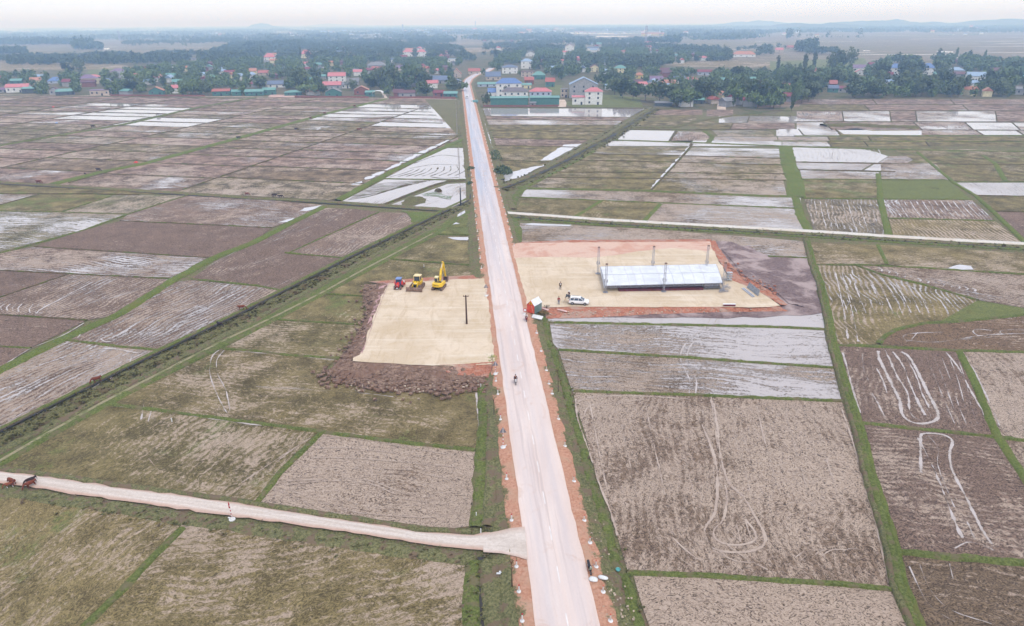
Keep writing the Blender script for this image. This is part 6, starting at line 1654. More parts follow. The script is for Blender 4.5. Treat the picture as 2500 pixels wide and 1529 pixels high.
def canopy():
    q = [P(1466, 668, PZ), P(1746, 663, PZ), P(1762, 707.5, PZ), P(1477, 712.5, PZ)]   # ground under the corners
    zc = [HT(1466, 668, 651, PZ) + PZ, HT(1746, 663, 645, PZ) + PZ, HT(1762, 707.5, 690.5, PZ) + PZ, HT(1477, 712.5, 697.5, PZ) + PZ]
    c = [Vector((v.x, v.y, z)) for v, z in zip(q, zc)]
    O = q[3].copy(); O.z = PZ
    t = thing('stage_canopy', 'long low grey-blue canopy of fabric panels slung between truss towers', 'canopy', O)
    L = lambda v: v - O
    mA, mB = (c[0] + c[3]) / 2 + Vector((0, 0, .22)), (c[1] + c[2]) / 2 + Vector((0, 0, .22))
    nx = 12; ny = 4
    m_fab = PM('grey_blue_canopy_fabric', (228, 231, 238), rough=.9, spec=.1, var=.08, scale=.4)
    mb = MB()
    def pt(u, v):
        a = c[0].lerp(c[1], u); b = c[3].lerp(c[2], u); m_ = mA.lerp(mB, u)
        p = a.lerp(m_, v * 2) if v < .5 else m_.lerp(b, v * 2 - 1)
        return L(p + Vector((0, 0, .012 * math.sin(u * nx * math.pi) ** 2 * -1)))
    N1, N2 = 48, 8; vs = [pt(i / N1, j / N2) for i in range(N1 + 1) for j in range(N2 + 1)]
    mb.add(vs, [(i * (N2 + 1) + j, i * (N2 + 1) + j + 1, (i + 1) * (N2 + 1) + j + 1, (i + 1) * (N2 + 1) + j) for i in range(N1) for j in range(N2)])
    fb = mb.build('fabric', m_fab, t); sol = fb.modifiers.new('thick', 'SOLIDIFY'); sol.thickness = .05
    mb = MB(); up = Vector((0, 0, .06))
    seam = MB(); dark = MB()
    for k, u in enumerate([.08, .2, .26, .33, .47, .53, .58, .67, .76, .85]):
        s_ = seam if k not in (6, 7) else dark
        for j in range(8): s_.tube(pt(u + .008 * (j > 3), j / 8) + up * .6, pt(u + .008 * (j + 1 > 3), (j + 1) / 8) + up * .6, .022, n=4)
    seam.build('seam', PM('pinkish_seam', (226, 212, 218)), fb)
    for i in range(24): dark.tube(pt(i / 24, .5) + up * .7, pt((i + 1) / 24, .5) + up * .7, .03, n=4)
    dark.build('seam', PM('grey_seam', (182, 188, 200)), fb)
    mb = MB()
    htruss(mb, L(c[3]) - Vector((0, .15, .28)), L(c[2]) - Vector((0, .15, .28)), .42, 44); htruss(mb, L(c[0]) - Vector((0, 0, .28)), L(c[1]) - Vector((0, 0, .28)), .42, 40)
    for u in (0, .33, .66, 1): htruss(mb, L(c[0].lerp(c[1], u)) - Vector((0, 0, .3)), L(c[3].lerp(c[2], u)) - Vector((0, 0, .3)), .36, 16)
    mb.build('roof_truss', m_truss, t)
    # skirt panel at the right end
    mb = MB(); a, b = L(c[1]), L(c[2]); mb.add([a, b, b - Vector((-.2, 0, 1.3)), a - Vector((-.2, 0, .5))], [(0, 1, 2, 3)]); k = mb.build('end_skirt', PM('slate_blue_tarp', (120, 132, 164)), t); s2 = k.modifiers.new('t', 'SOLIDIFY'); s2.thickness = .03
    mb = MB(); a, b = L(c[0]), L(c[3]); mb.add([a, b, b - Vector((.25, 0, .7)), a - Vector((.3, 0, .3))], [(0, 1, 2, 3)]); k = mb.build('end_skirt', m_fab, t); s2 = k.modifiers.new('t', 'SOLIDIFY'); s2.thickness = .03
canopy()
# stage deck
a, b, c_, d_ = P(1511, 712, PZ), P(1717, 708.5, PZ), P(1712, 697, PZ), P(1506, 700, PZ)
mb = MB(); up = Vector((0, 0, .45)); vs = [a, b, c_, d_, a + up, b + up, c_ + up, d_ + up]
mb.add(vs, [(0, 1, 2, 3), (4, 5, 6, 7), (0, 1, 5, 4), (1, 2, 6, 5), (2, 3, 7, 6), (3, 0, 4, 7)])
for i in range(1, 12):
    p, q = a.lerp(b, i / 12), d_.lerp(c_, i / 12); mb.tube(p + up * 1.03, q + up * 1.03, .02, n=4)
o = mb.build('stage_deck', PM('dark_red_deck', (108, 48, 60), rough=.5, var=.25, scale=.8)); tag(o, 'dark red stage deck lying in the shade under the grey canopy', 'stage')
# stacked chairs under the right end
def chair():
    t = thing('metal_chair', '', 'chair')
    mb = MB(); mb.box((0, 0, .45), (.42, .42, .04)); mb.build('seat', m_truss, t); mb = MB(); mb.box((0, .2, .78), (.42, .03, .3)); mb.build('backrest', m_truss, t)
    for x_ in (-.18, .18):
        for y_ in (-.18, .18): mb = MB(); mb.tube((x_, y_, 0), (x_, y_, .45 if y_ < 0 else .9), .02, n=5); mb.build('leg', m_truss, t)
    return t
c0 = chair()
for k in range(14):
    o = c0 if k == 0 else copy_tree(c0)
    o.location = P(1722 + (k % 7) * 5.2, 707.5 - (k // 7) * 3.5 - (k % 7) * .15, PZ); o.rotation_euler = (0, 0, rng.uniform(-.4, .4)); o.scale = (1.2,) * 3
    o['label'] = 'silver metal chair crowded under the right end of the canopy'; o['group'] = 'chairs crowded under the canopy'
# folded truss pieces, rack, panels, bench
def sec(label, px, L_, rz, z=.25, tilt=0):
    t = thing('truss_section', label, 'truss section', P(*px, PZ + z), rz, 'loose truss sections'); mb = MB(); htruss(mb, (-L_ / 2, 0, 0), (L_ / 2, 0, tilt), .34, 6, .035); mb.build('frame', m_truss, t)
sec('loose truss section leaning up at the near right tower', (1768, 707), 2.6, R(35), .5, 1.0); sec('loose truss section flat on the sand at the near right tower', (1767, 711), 2.4, R(10)); sec('loose truss section lying behind the near right tower', (1774, 703), 2.4, R(-60), .3, .4)
t = thing('storage_rack', 'open grey shelving rack standing right of the canopy', 'rack', P(1779, 686, PZ), R(3))
for x_ in (-.6, .6):
    for y_ in (-.4, .4): mb = MB(); mb.tube((x_, y_, 0), (x_, y_, 2.2), .045, n=6); mb.build('leg', m_conc, t)
for z_ in (.4, 1.0, 1.6, 2.2): mb = MB(); mb.box((0, 0, z_), (1.35, .95, .06)); mb.box((-.25, 0, z_ + .15 if z_ < 2 else z_), (.5, .6, .25)); mb.build('shelf', PM('grey_shelf', (196, 200, 206)), t)
mb = MB(); mb.prism([(-1.7, 0), (1.7, 0), (1.1, 1.25), (-2.1, 1.25)], -.1, .1, 'Y'); 
for i in range(9): mb.tube((-1.7 + i * .4, -.12, .05), (-2.0 + i * .38, -.12, 1.2), .02, n=4)
v0, v1 = P(1823, 702, PZ), P(1851, 724, PZ)
o = mb.build('wall_panel', PM('grey_mesh_panel', (150, 152, 158), rough=.7, var=.3, scale=6)); o.location = (v0 + v1) / 2; dd = v1 - v0; o.rotation_euler = (R(-38), 0, math.atan2(dd.y, dd.x)); o.scale = (dd.length / 3.6, 1, 1.1); tag(o, 'leaning grey mesh panel at the right edge of the sand pad', 'panel')
for k, lb in enumerate(('long pale beam lying left of the leaning grey panel', 'long pale beam closest to the leaning grey panel')):
    mb = MB(); mb.box((0, 0, .12), (.22, dd.length * .95, .18)); o = mb.build('beam', PM('pale_beam', (196, 200, 214))); o.location = (v0 + v1) / 2 + Vector((-1.4 + .45 * k, -.7 + .25 * k, 0)); o.rotation_euler = (0, 0, math.atan2(dd.y, dd.x) - R(90)); tag(o, lb, 'beam', 'beams by the leaning panel')
t = thing('flat_bench', 'low dark red bench with white top on the sand pad near its front edge', 'bench', P(1780, 747.5, PZ), R(-2))
mb = MB(); mb.box((0, 0, .5), (2.8, .5, .07)); mb.build('top', m_white, t)
mb = MB(); mb.box((0, -.2, .28), (2.7, .08, .4)); mb.build('side_board', PM('maroon_board', (120, 44, 52)), t)
for x_ in (-1.2, 1.2): mb = MB(); mb.box((x_, 0, .24), (.1, .45, .48)); mb.build('leg', m_dark, t)
for k, (x, y, lb) in enumerate(((1328, 752, 'thin striped board lying on the red slope left of the white car'), (1372, 756, 'pale broken board lying on the red slope in front of the white car'))):
    mb = MB(); mb.box((0, 0, .1), (2.2, .3, .06), rx=R(10)); mb.box((.3, .3, .12), (1.6, .12, .05)); o = mb.build('board', PM('pink_board', (236, 200, 196))); o.location = P(x, y + 3, .75); o.rotation_euler = (0, .15, R(-30 + k * 12)); tag(o, lb, 'board')

# ---------------------------------------------------------------- cattle
def cow(mat_, legm=None):
    t = thing('cow', '', 'cow')
    # trunk runs along y: rump at +y, head grazing at -y
    ch = [[(0, .78, 1.08, (.20, .20)), (0, .45, 1.08, (.27, .30)), (0, .05, 1.02, (.31, .36)), (0, -.35, 1.06, (.27, .33)), (0, -.62, 1.14, (.20, .25)), (0, -.86, 1.02, (.13, .17)), (0, -1.06, .74, (.10, .13)), (0, -1.2, .44, (.11, .12)), (0, -1.30, .24, (.075, .085)), (0, -1.36, .12, (.06, .06))],
          [0, (0, .93, 1.1, .04), (0, 1.0, .85, .028), (0, 1.0, .5, .035)],
          [1, (-.19, .55, .78, (.12, .16)), (-.19, .50, .56, .085), (-.19, .68, .38, .055), (-.19, .62, .1, .048), (-.19, .58, .03, .06)],
          [1, (.19, .62, .78, (.12, .16)), (.19, .60, .56, .085), (.19, .76, .38, .055), (.19, .72, .1, .048), (.19, .68, .03, .06)],
          [3, (-.18, -.42, .74, .10), (-.18, -.42, .42, .06), (-.18, -.46, .1, .045), (-.18, -.49, .03, .058)],
          [3, (.18, -.34, .74, .10), (.18, -.30, .42, .06), (.18, -.36, .1, .045), (.18, -.39, .03, .058)]]
    b = bake(skin_obj('body', ch, mat_, t, 1))
    for s_ in (-1, 1): mb = MB(); mb.tube((s_ * .08, -1.12, .62), (s_ * .2, -1.1, .72), .028, .008, n=6); mb.build('horn', m_conc, t)
    for s_ in (-1, 1): mb = MB(); mb.box((s_ * .17, -1.12, .52), (.18, .03, .09)); mb.build('ear', mat_, t)
    if legm is not None:
        mb = MB()
        for x_, y_ in ((-.19, .62), (.19, .72), (-.18, -.45), (.18, -.34)): mb.tube((x_, y_, 0), (x_, y_ + .01, .4), .062, .066, n=8)
        mb.build('white_sock', legm, t)
    return t
m_cb = PM('brown_hide', (132, 62, 36), rough=.75, var=.25); m_cd = PM('dark_hide', (58, 40, 44), rough=.75, var=.2); m_cr = PM('reddish_hide', (118, 52, 42), rough=.75, var=.25)
proto = {'b': cow(m_cb), 'd': cow(m_cd), 'r': cow(m_cr), 's': cow(PM('light_brown_hide', (150, 82, 56), rough=.75, var=.2), m_wcloth)}
cu = {}
herd = [('b', 31, 1183, R(-115), 1.05, 'brown cow with dark legs at the track edge, behind the small white-legged one', .15), ('s', 23, 1190, R(-60), .8, 'small light brown cow with white legs at the far left of the track', .15),
        ('d', 77, 1182, R(-38), 1.05, 'black cow grazing behind the brown cow beside the farm track', .2), ('b', 76, 1190, R(-38), 1.05, 'brown cow grazing head down in front of the black cow by the track', .2),
        ('b', 237, 934, R(-48), 1.15, 'lone brown cow grazing on the canal edge at the left', .2), ('d', 538, 798, R(60), 1.1, 'dark brown cow standing on the canal bank', .3), ('b', 591, 757, R(95), 1.15, 'brown cow grazing at the field corner above the canal', .2),
        ('b', 604, 478, R(80), 1.2, 'reddish cow standing alone left of two black cattle', .3), ('d', 671, 482, R(100), 1.3, 'left one of the two black cattle on the far ditch bank', .3), ('d', 686, 484, R(85), 1.2, 'right one of the two black cattle on the far ditch bank', .3),
        ('d', 241, 419, R(80), 1.5, 'black cow on the lower end of the long green bank', .4), ('r', 96, 449, R(90), 1.5, 'dark red cow on the ditch bank at the far left', .4), ('d', 208, 427, R(60), .9, 'small dark calf below the black cow on the green bank', .3),
        ('r', 877, 321, R(90), 1.8, 'dark red cow on the ridge in the upper fields', .3), ('d', 724, 319, R(90), 1.6, 'dark cow on the upper ridge left of the dark red one', .3), ('r', 759, 292, R(50), 1.6, 'brown cow lowest of the three on the far green bank', .4),
        ('r', 793, 280, R(60), 1.6, 'brown cow midway up the far green bank', .4), ('r', 866, 262, R(60), 1.6, 'brown cow highest on the far green bank', .4), ('d', 228, 313, R(90), 1.8, 'dark buffalo on the green bank at the upper left', .4), ('d', 386, 283, R(90), 1.8, 'dark buffalo higher up the same far green bank', .4), ('d', 583, 340, R(90), 1.6, 'dark cow beside the long green bank in the middle left', .4)]
for (k, x, y, rz, s_, lb, z) in herd:
    o = proto[k] if k not in cu else copy_tree(proto[k]); cu[k] = 1
    o.location = P(x, y, z); o.rotation_euler = (0, 0, rz); o.scale = (s_ * .78,) * 3; o['label'] = lb; o['group'] = 'cattle grazing on the banks'
# far field workers' tarps
for (x, y, lb) in ((332, 397, 'small orange tarpaulin heap on the long green bank'), (138, 301, 'small blue bundle lying in the far left fields'), (130, 262, 'small orange bundle beside the farthest green bank')):
    mb = MB(); mb.box((0, 0, .3), (2.0, 1.2, .6), taper=(.3, .4)); o = mb.build('tarpaulin', m_redp if 'orange' in lb else m_blueroof, None, bevel=.1); o.location = P(x, y, .3); tag(o, lb, 'tarpaulin')
# ================================================================ village
RCOL = {'pink': (206, 126, 132), 'red': (178, 104, 96), 'orange': (190, 132, 110), 'blue': (104, 132, 186), 'slate': (108, 122, 150), 'grey': (136, 136, 142), 'teal': (112, 160, 154), 'brown': (112, 76, 82), 'purple': (134, 110, 142), 'maroon': (134, 62, 72), 'lightblue': (152, 176, 206), 'greybrown': (120, 112, 118)}
WCOL = {'white': (240, 240, 240), 'cream': (240, 228, 186), 'bluewhite': (196, 206, 226), 'greyw': (172, 172, 176), 'teal': (84, 132, 126), 'brick': (150, 100, 92), 'dark': (88, 96, 98), 'yellow': (226, 206, 130), 'beige': (206, 190, 176)}
RM = {k: simple('roof_' + k, v, .6, .14, 1.2) for k, v in RCOL.items()}
WM = {k: simple('wall_' + k, v, .85, .12, .6) for k, v in WCOL.items()}
m_pane = simple('window_pane', (60, 72, 92), .15, .1)
m_door = simple('door_wood', (96, 76, 66), .6, .2)
HOUSES = []
def house(x0, x1, yb, yw, yr, wall, roof, label, kind='hip', win=3, storeys=1, D=None, rz=0.0, z=0.0, lean=None, blue_edge=None, group=None, nm='house'):
    xc = (x0 + x1) / 2; W = WD(x0, x1, yb, z); h = max(2.2, HT(xc, yb, yw, z)); hr = max(h + .5, HT(xc, yb, yr, z))
    D = D or min(14, max(5, W * .7)); a = P(xc, yb, z)
    face = math.atan2(a.x, a.y)                       # facing the viewer's side roughly
    t = thing(nm, label, 'house' if nm == 'house' else nm.replace('_', ' '), a, -face * .6 + rz, group)
    hr = max(h + .6, hr - (D / 2) * 60 / a.length)
    ov = .5
    mb = MB(); mb.box((0, D / 2, h / 2), (W, D, h))
    if kind == 'gable_front': mb.prism([(-W / 2, h), (W / 2, h), (0, hr - .1)], 0, D, 'Y')
    if kind == 'gable':
        mb.prism([(0, h), (D, h), (D / 2, hr - .1)], -W / 2, W / 2, 'X')
    wl = mb.build('wall', WM[wall], t)
    mb = MB(); w2, d2 = W / 2 + ov, D + ov
    if kind == 'hip':
        rl = max(0.0, w2 - D / 2 - ov)
        v = [(-w2, -ov, h), (w2, -ov, h), (w2, d2, h), (-w2, d2, h), (-rl, D / 2, hr), (rl, D / 2, hr)]
        mb.add(v, [(0, 1, 5, 4), (1, 2, 5), (2, 3, 4, 5), (3, 0, 4), (0, 3, 2, 1)])
    elif kind == 'gable':
        for s_ in (0, 1):
            y0, y1 = (-ov, D / 2) if s_ == 0 else (D / 2, d2)
            z0, z1 = (h - .15, hr) if s_ == 0 else (hr, h - .15)
            mb.add([(-w2, y0, z0), (w2, y0, z0), (w2, y1, z1), (-w2, y1, z1), (-w2, y0, z0 + .15), (w2, y0, z0 + .15), (w2, y1, z1 + .15), (-w2, y1, z1 + .15)], [(3, 2, 1, 0), (4, 5, 6, 7), (0, 1, 5, 4), (1, 2, 6, 5), (2, 3, 7, 6), (3, 0, 4, 7)])
    elif kind == 'gable_front':
        for s_ in (-1, 1): mb.add([(0, -ov, hr), (s_ * w2, -ov, h - .15), (s_ * w2, d2, h - .15), (0, d2, hr), (0, -ov, hr + .18), (s_ * w2, -ov, h + .03), (s_ * w2, d2, h + .03), (0, d2, hr + .18)], [(0, 1, 2, 3), (7, 6, 5, 4), (0, 4, 5, 1), (1, 5, 6, 2), (2, 6, 7, 3), (3, 7, 4, 0)])
    elif kind == 'shed':
        mb.add([(-w2, -ov, h), (w2, -ov, h), (w2, d2, hr), (-w2, d2, hr), (-w2, -ov, h + .12), (w2, -ov, h + .12), (w2, d2, hr + .12), (-w2, d2, hr + .12)], [(3, 2, 1, 0), (4, 5, 6, 7), (0, 1, 5, 4), (1, 2, 6, 5), (2, 3, 7, 6), (3, 0, 4, 7)])
    elif kind == 'flat': mb.box((0, D / 2, h + .15), (W + .8, D + .8, .3))
    r_ = mb.build('roof', RM[roof], t)
    sh = h / storeys
    for s_ in range(storeys):
        n_ = win
        for i in range(n_):
            x = -W / 2 + W * (i + .5) / n_; zc = sh * s_ + sh * .55
            isd = (s_ == 0 and i == n_ // 2 and n_ > 1)
            ww, hh = min(1.3, W / n_ * .45), (2.0 if isd else min(1.5, sh * .45))
            if isd: zc = 1.02
            mb = MB(); mb.box((x, -.03, zc), (ww + .16, .1, hh + .16)); f = mb.build('door' if isd else 'window', m_door if isd else WM['greyw'], t)
            mb = MB(); mb.box((x, -.085, zc), (ww, .03, hh)); mb.build('pane', m_pane, f)
    HOUSES.append((min(x0, x1) - 3, max(x0, x1) + 3, yr, yb))
    return t
H = house
# right cluster beside the road
H(1212, 1273, 240, 204, 190, 'white', 'blue', 'tall white house with blue hipped roof near the road, tallest of the roadside cluster', win=3, storeys=3, D=11)
H(1226, 1289, 248, 224, 213, 'white', 'greybrown', 'house with grey-brown hipped roof and a row of wide dark windows', win=4, storeys=2, D=9)
H(1198, 1289, 260, 240, 236, 'teal', 'teal', 'long dark green shed with a white tarpaulin, nearest the road', 'shed', win=0, D=6, nm='shed')
H(1293, 1346, 248, 224, 214, 'bluewhite', 'pink', 'pale blue house with pink hipped roof and four narrow windows', win=4, storeys=2, D=9)
H(1294, 1365, 258, 239, 235, 'teal', 'teal', 'long blue-green shed in front of the pink-roofed pale blue house', 'shed', win=0, D=6, nm='shed')
H(1293, 1308, 260, 252, 249, 'greyw', 'grey', 'tiny grey hut in front of the two green sheds', 'shed', win=1, D=3, nm='hut')
H(1192, 1216, 240, 226, 216, 'white', 'blue', 'small shop with bright blue awning beside the road', 'shed', win=2, D=6)
H(1390, 1458, 240, 207, 188, 'greyw', 'lightblue', 'large unfinished grey house with blue-edged gable and rows of window holes', 'gable_front', win=3, storeys=3, D=14)
H(1369, 1386, 238, 218, 214, 'beige', 'grey', 'open concrete frame annex left of the unfinished grey house', 'flat', win=2, storeys=2, D=6)
H(1428, 1470, 256, 224, 213, 'white', 'pink', 'white three-storey house with pink hipped roof standing in front of the grey house', win=2, storeys=3, D=9)
H(1397, 1427, 256, 238, 234, 'white', 'pink', 'low annex with green mesh left of the white pink-roofed house', 'shed', win=2, D=5)
H(1186, 1222, 196, 187, 175, 'beige', 'slate', 'wide house with slate blue roof beside the road bend', 'gable', win=3)
H(1226, 1264, 180, 165, 158, 'white', 'slate', 'white house with grey-blue roof above the roadside cluster', win=3, storeys=2)
H(1272, 1300, 168, 150, 143, 'white', 'lightblue', 'white house with pale blue roof higher up the village', win=2, storeys=2)
H(1281, 1303, 206, 196, 188, 'brick', 'red', 'small house with red tiled roof behind the green strip', 'gable', win=2)
H(1332, 1354, 212, 200, 190, 'teal', 'red', 'small red-roofed house with green wall left of the grass plot', 'gable', win=2)
H(1300, 1331, 194, 184, 174, 'teal', 'teal', 'green-roofed house behind the red-roofed ones', 'hip', win=2)
H(1272, 1302, 188, 175, 171, 'beige', 'brown', 'flat brown two-storey house in the village behind the blue roof', 'flat', win=3, storeys=2)
H(1166, 1214, 212, 206, 202, 'bluewhite', 'teal', 'long low shed with pale green roof beside the road', 'shed', win=3)
H(1270, 1297, 216, 208, 204, 'cream', 'teal', 'low cream shed with green roof between the blue and pink roofs', 'shed', win=2)
H(1284, 1306, 138, 132, 126, 'white', 'grey', 'white gabled house high in the village centre', 'gable_front', win=2)
H(1380, 1402, 124, 114, 108, 'white', 'orange', 'white house with orange roof far up the village', 'gable_front', win=2)
H(1430, 1466, 124, 118, 114, 'white', 'slate', 'long white building with blue-grey roof far up the village', 'hip', win=5)
H(1500, 1529, 178, 167, 159, 'cream', 'teal', 'villa with pale green hipped roof beside a dark wood', win=3, storeys=2)
H(1440, 1463, 176, 166, 158, 'cream', 'maroon', 'cream house with dark red gable above the unfinished house', 'gable_front', win=2, storeys=2)
H(1550, 1571, 192, 184, 177, 'yellow', 'orange', 'yellow house with orange roof in the right of the village', 'hip', win=2)
H(1580, 1618, 204, 196, 186, 'beige', 'purple', 'wide house with purple-brown gabled roof', 'gable', win=3)
H(1673, 1704, 208, 195, 187, 'greyw', 'pink', 'square grey villa with pink hipped roof among trees', win=2, storeys=2)
H(1703, 1737, 184, 176, 170, 'bluewhite', 'maroon', 'long house with dark red roof behind the pink villa', 'gable', win=3)
H(1788, 1844, 140, 133, 125, 'white', 'orange', 'wide white house with orange roof at the right village edge', 'hip', win=4)
H(1694, 1718, 254, 244, 239, 'dark', 'teal', 'small green-roofed house at the field edge left of the earth lane', 'gable', win=2)
H(1600, 1640, 260, 252, 249, 'dark', 'grey', 'dark open shed under the trees at the field edge', 'shed', win=1, nm='shed')
# left part
H(21, 66, 226, 213, 205, 'white', 'pink', 'long white house with pink roof at the far left field edge', 'gable', win=4)
H(58, 92, 228, 217, 213, 'dark', 'teal', 'green-roofed annex right of the long pink-roofed house', 'shed', win=2)
H(0, 16, 226, 219, 214, 'greyw', 'purple', 'small grey house cut by the left edge of the picture', 'gable', win=2)
H(124, 144, 232, 220, 213, 'greyw', 'brown', 'grey gabled house with brown roof at the left field edge', 'gable_front', win=2)
H(140, 174, 233, 224, 218, 'dark', 'teal', 'open green-roofed house right of the grey gabled house', 'shed', win=2)
H(224, 264, 234, 221, 217, 'beige', 'purple', 'flat-roofed house with pale columns at the field edge', 'flat', win=4)
H(366, 398, 232, 222, 212, 'teal', 'orange', 'house with orange gable and dark green wall at the field edge', 'gable_front', win=2)
H(521, 560, 234, 223, 217, 'teal', 'red', 'green-walled house with red roof trim, right of a wood', 'gable', win=3)
H(568, 588, 234, 224, 219, 'teal', 'teal', 'tiny green house beside the red-trimmed one', 'gable', win=1)
H(600, 642, 234, 224, 218, 'teal', 'teal', 'long green-roofed house near the end of the green bank', 'gable', win=4)
H(198, 234, 206, 192, 182, 'cream', 'purple', 'cream house with large purple-pink roof in the left village', 'hip', win=2)
H(216, 246, 200, 190, 182, 'beige', 'pink', 'house with bright pink roof just behind the cream house', 'hip', win=2)
H(271, 306, 186, 176, 167, 'white', 'purple', 'white villa with purple hipped roof beside a meadow', 'hip', win=5)
H(120, 150, 204, 198, 188, 'bluewhite', 'blue', 'house with blue roof among palms on the left', 'hip', win=2)
H(28, 50, 206, 198, 193, 'teal', 'teal', 'low green shed behind the long pink-roofed house', 'shed', win=2)
H(655, 698, 214, 206, 197, 'white', 'slate', 'white house with slate roof near the left end of the tree belt', 'gable', win=3)
H(644, 672, 232, 220, 214, 'teal', 'teal', 'green house left of the slate-roofed house', 'gable', win=2)
H(696, 734, 234, 226, 220, 'teal', 'teal', 'open pavilion with wide green roof at the field edge', 'hip', win=2)
H(803, 843, 200, 186, 177, 'white', 'pink', 'white two-storey house with pink roof among trees', 'gable', win=3, storeys=2)
H(790, 832, 219, 208, 199, 'greyw', 'pink', 'wide house with pink roof just below the white two-storey house', 'gable', win=3)
H(796, 832, 237, 225, 215, 'teal', 'grey', 'green-walled house with grey gable at the field edge', 'gable_front', win=2)
H(834, 854, 216, 207, 201, 'white', 'grey', 'small white house right of the wide pink roof', 'gable', win=2)
H(850, 876, 208, 200, 191, 'greyw', 'grey', 'grey gabled house behind the pink roofs', 'gable', win=2)
H(866, 900, 232, 220, 210, 'brick', 'orange', 'brick house with orange gabled roof at the field edge', 'gable_front', win=2)
H(893, 914, 236, 226, 222, 'teal', 'teal', 'small green house between brick house and white arch', 'shed', win=1)
H(974, 1013, 238, 227, 220, 'greyw', 'brown', 'grey house with brown tiled roof left of the brick walls', 'gable', win=2)
H(962, 984, 236, 227, 218, 'brick', 'brown', 'dark brick house behind the grey brown-roofed one', 'gable', win=1)
H(1058, 1084, 236, 227, 220, 'brick', 'maroon', 'dark red roofed house near the road, left side', 'gable', win=2)
H(1084, 1116, 238, 229, 224, 'teal', 'teal', 'long green-roofed shop right at the road, left side', 'shed', win=3)
H(1046, 1092, 204, 196, 185, 'greyw', 'slate', 'long house with slate blue roof left of the road', 'gable', win=4)
H(1103, 1126, 190, 181, 167, 'beige', 'pink', 'pale gabled house left of the road bend', 'gable_front', win=1, storeys=2)
H(1144, 1172, 182, 174, 167, 'beige', 'red', 'red-roofed house just above the road bend', 'gable', win=2)
H(984, 1008, 138, 127, 120, 'white', 'pink', 'white house with pink roof, left of a far pair', 'hip', win=2, storeys=2)
H(1018, 1040, 138, 127, 120, 'white', 'pink', 'white house with pink roof, right of a far pair', 'hip', win=2, storeys=2)
H(896, 942, 168, 160, 151, 'greyw', 'grey', 'grey hipped house in the middle of the dense trees', 'hip', win=3)
H(962, 1002, 172, 166, 159, 'beige', 'purple', 'low house with pinkish roof in the tree belt', 'hip', win=3)
H(1092, 1112, 152, 144, 138, 'lightblue' if False else 'white', 'lightblue', 'small pale house left of the wood by the bend', 'flat', win=2)
H(735, 760, 142, 132, 122, 'cream', 'pink', 'pinkish villa with pink roof far left of centre', 'hip', win=2, storeys=2)
H(645, 672, 148, 140, 130, 'white', 'pink', 'white and pink villa beside the dark wood', 'hip', win=3, storeys=2)
H(466, 482, 148, 142, 136, 'greyw', 'grey', 'tiny grey house inside the long tree belt', 'flat', win=1)
H(610, 626, 182, 174, 167, 'cream', 'orange', 'cream house with orange roof at the edge of the trees', 'gable', win=1)
H(632, 658, 184, 178, 172, 'beige', 'red', 'red-roofed house right of the orange one', 'gable', win=2)
# far right
H(2171, 2199, 182, 166, 155, 'white', 'blue', 'white house with blue hipped roof, left of a pair above dark trees', 'hip', win=1, storeys=2)
H(2247, 2279, 184, 166, 154, 'white', 'blue', 'white house with blue hipped roof, right of a pair above dark trees', 'hip', win=1, storeys=2)
H(2318, 2352, 182, 172, 164, 'greyw', 'lightblue', 'house with pale blue hipped roof right of the blue-roofed pair', 'hip', win=2)
H(2362, 2403, 198, 186, 176, 'white', 'lightblue', 'white house with light blue gabled roof at the right', 'gable', win=3)
H(2306, 2354, 188, 181, 175, 'greyw', 'brown', 'low brown-roofed house in front of the pale blue roof', 'gable', win=3)
H(2080, 2112, 176, 166, 158, 'white', 'purple', 'white house with purple roof left of the blue-roofed pair', 'gable', win=2)
H(2089, 2108, 184, 176, 170, 'white', 'pink', 'small pink-roofed house below the purple roof', 'gable_front', win=1)
H(2062, 2080, 202, 196, 190, 'teal', 'teal', 'small house with green roof among the right trees', 'hip', win=1)
H(2025, 2042, 212, 205, 196, 'brick', 'red', 'small red-roofed house above a blue-roofed shed', 'gable', win=1)
H(2022, 2045, 226, 216, 208, 'teal', 'slate', 'shed with slate blue roof and green wall among the right trees', 'gable', win=1)
H(2044, 2075, 226, 216, 210, 'greyw', 'maroon', 'long low dark red roofed house left of the dark grove', 'gable', win=2)
H(2480, 2506, 232, 218, 212, 'greyw', 'grey', 'grey house at the right edge of the picture beside the grove', 'gable', win=2)
H(1893, 1912, 128, 122, 117, 'beige', 'pink', 'pink-roofed house beyond the tall trees, lower one', 'gable', win=1)
H(1920, 1942, 120, 116, 111, 'beige', 'red', 'red-roofed house beyond the tall trees, upper one', 'gable', win=2)
H(1904, 1930, 214, 208, 204, 'brick', 'orange', 'orange-roofed house hidden in the grove right of the earth lane', 'gable', win=2)
# white arch gateway
v = P(922, 238, .1); t = thing('arch_shelter', 'white vaulted shelter at the field edge in front of the trees', 'shelter', v)
mb = MB(); n_ = 12; pr = [(4.6 * math.cos(math.pi * i / n_), 3.6 + 1.9 * math.sin(math.pi * i / n_)) for i in range(n_ + 1)]; pr2 = [(x * .95, z_ - .15) for x, z_ in pr[::-1]]
mb.prism(pr + pr2, 0, 7, 'Y'); mb.build('vault', WM['white'], t)
for x_ in (-4.3, 4.3):
    for y_ in (.3, 6.6): mb = MB(); mb.tube((x_, y_, 0), (x_, y_, 3.6), .15); mb.build('post', WM['greyw'], t)
HOUSES.append((906, 938, 220, 239))
# far yellow school, distant small houses
H(1566, 1621, 88, 83, 80, 'yellow', 'orange', 'long yellow school building far beyond the village', 'gable', win=9, storeys=2, D=12)
H(2366, 2374, 72, 66, 62, 'cream', 'orange', 'orange house at the foot of the right hills', 'gable', win=1)

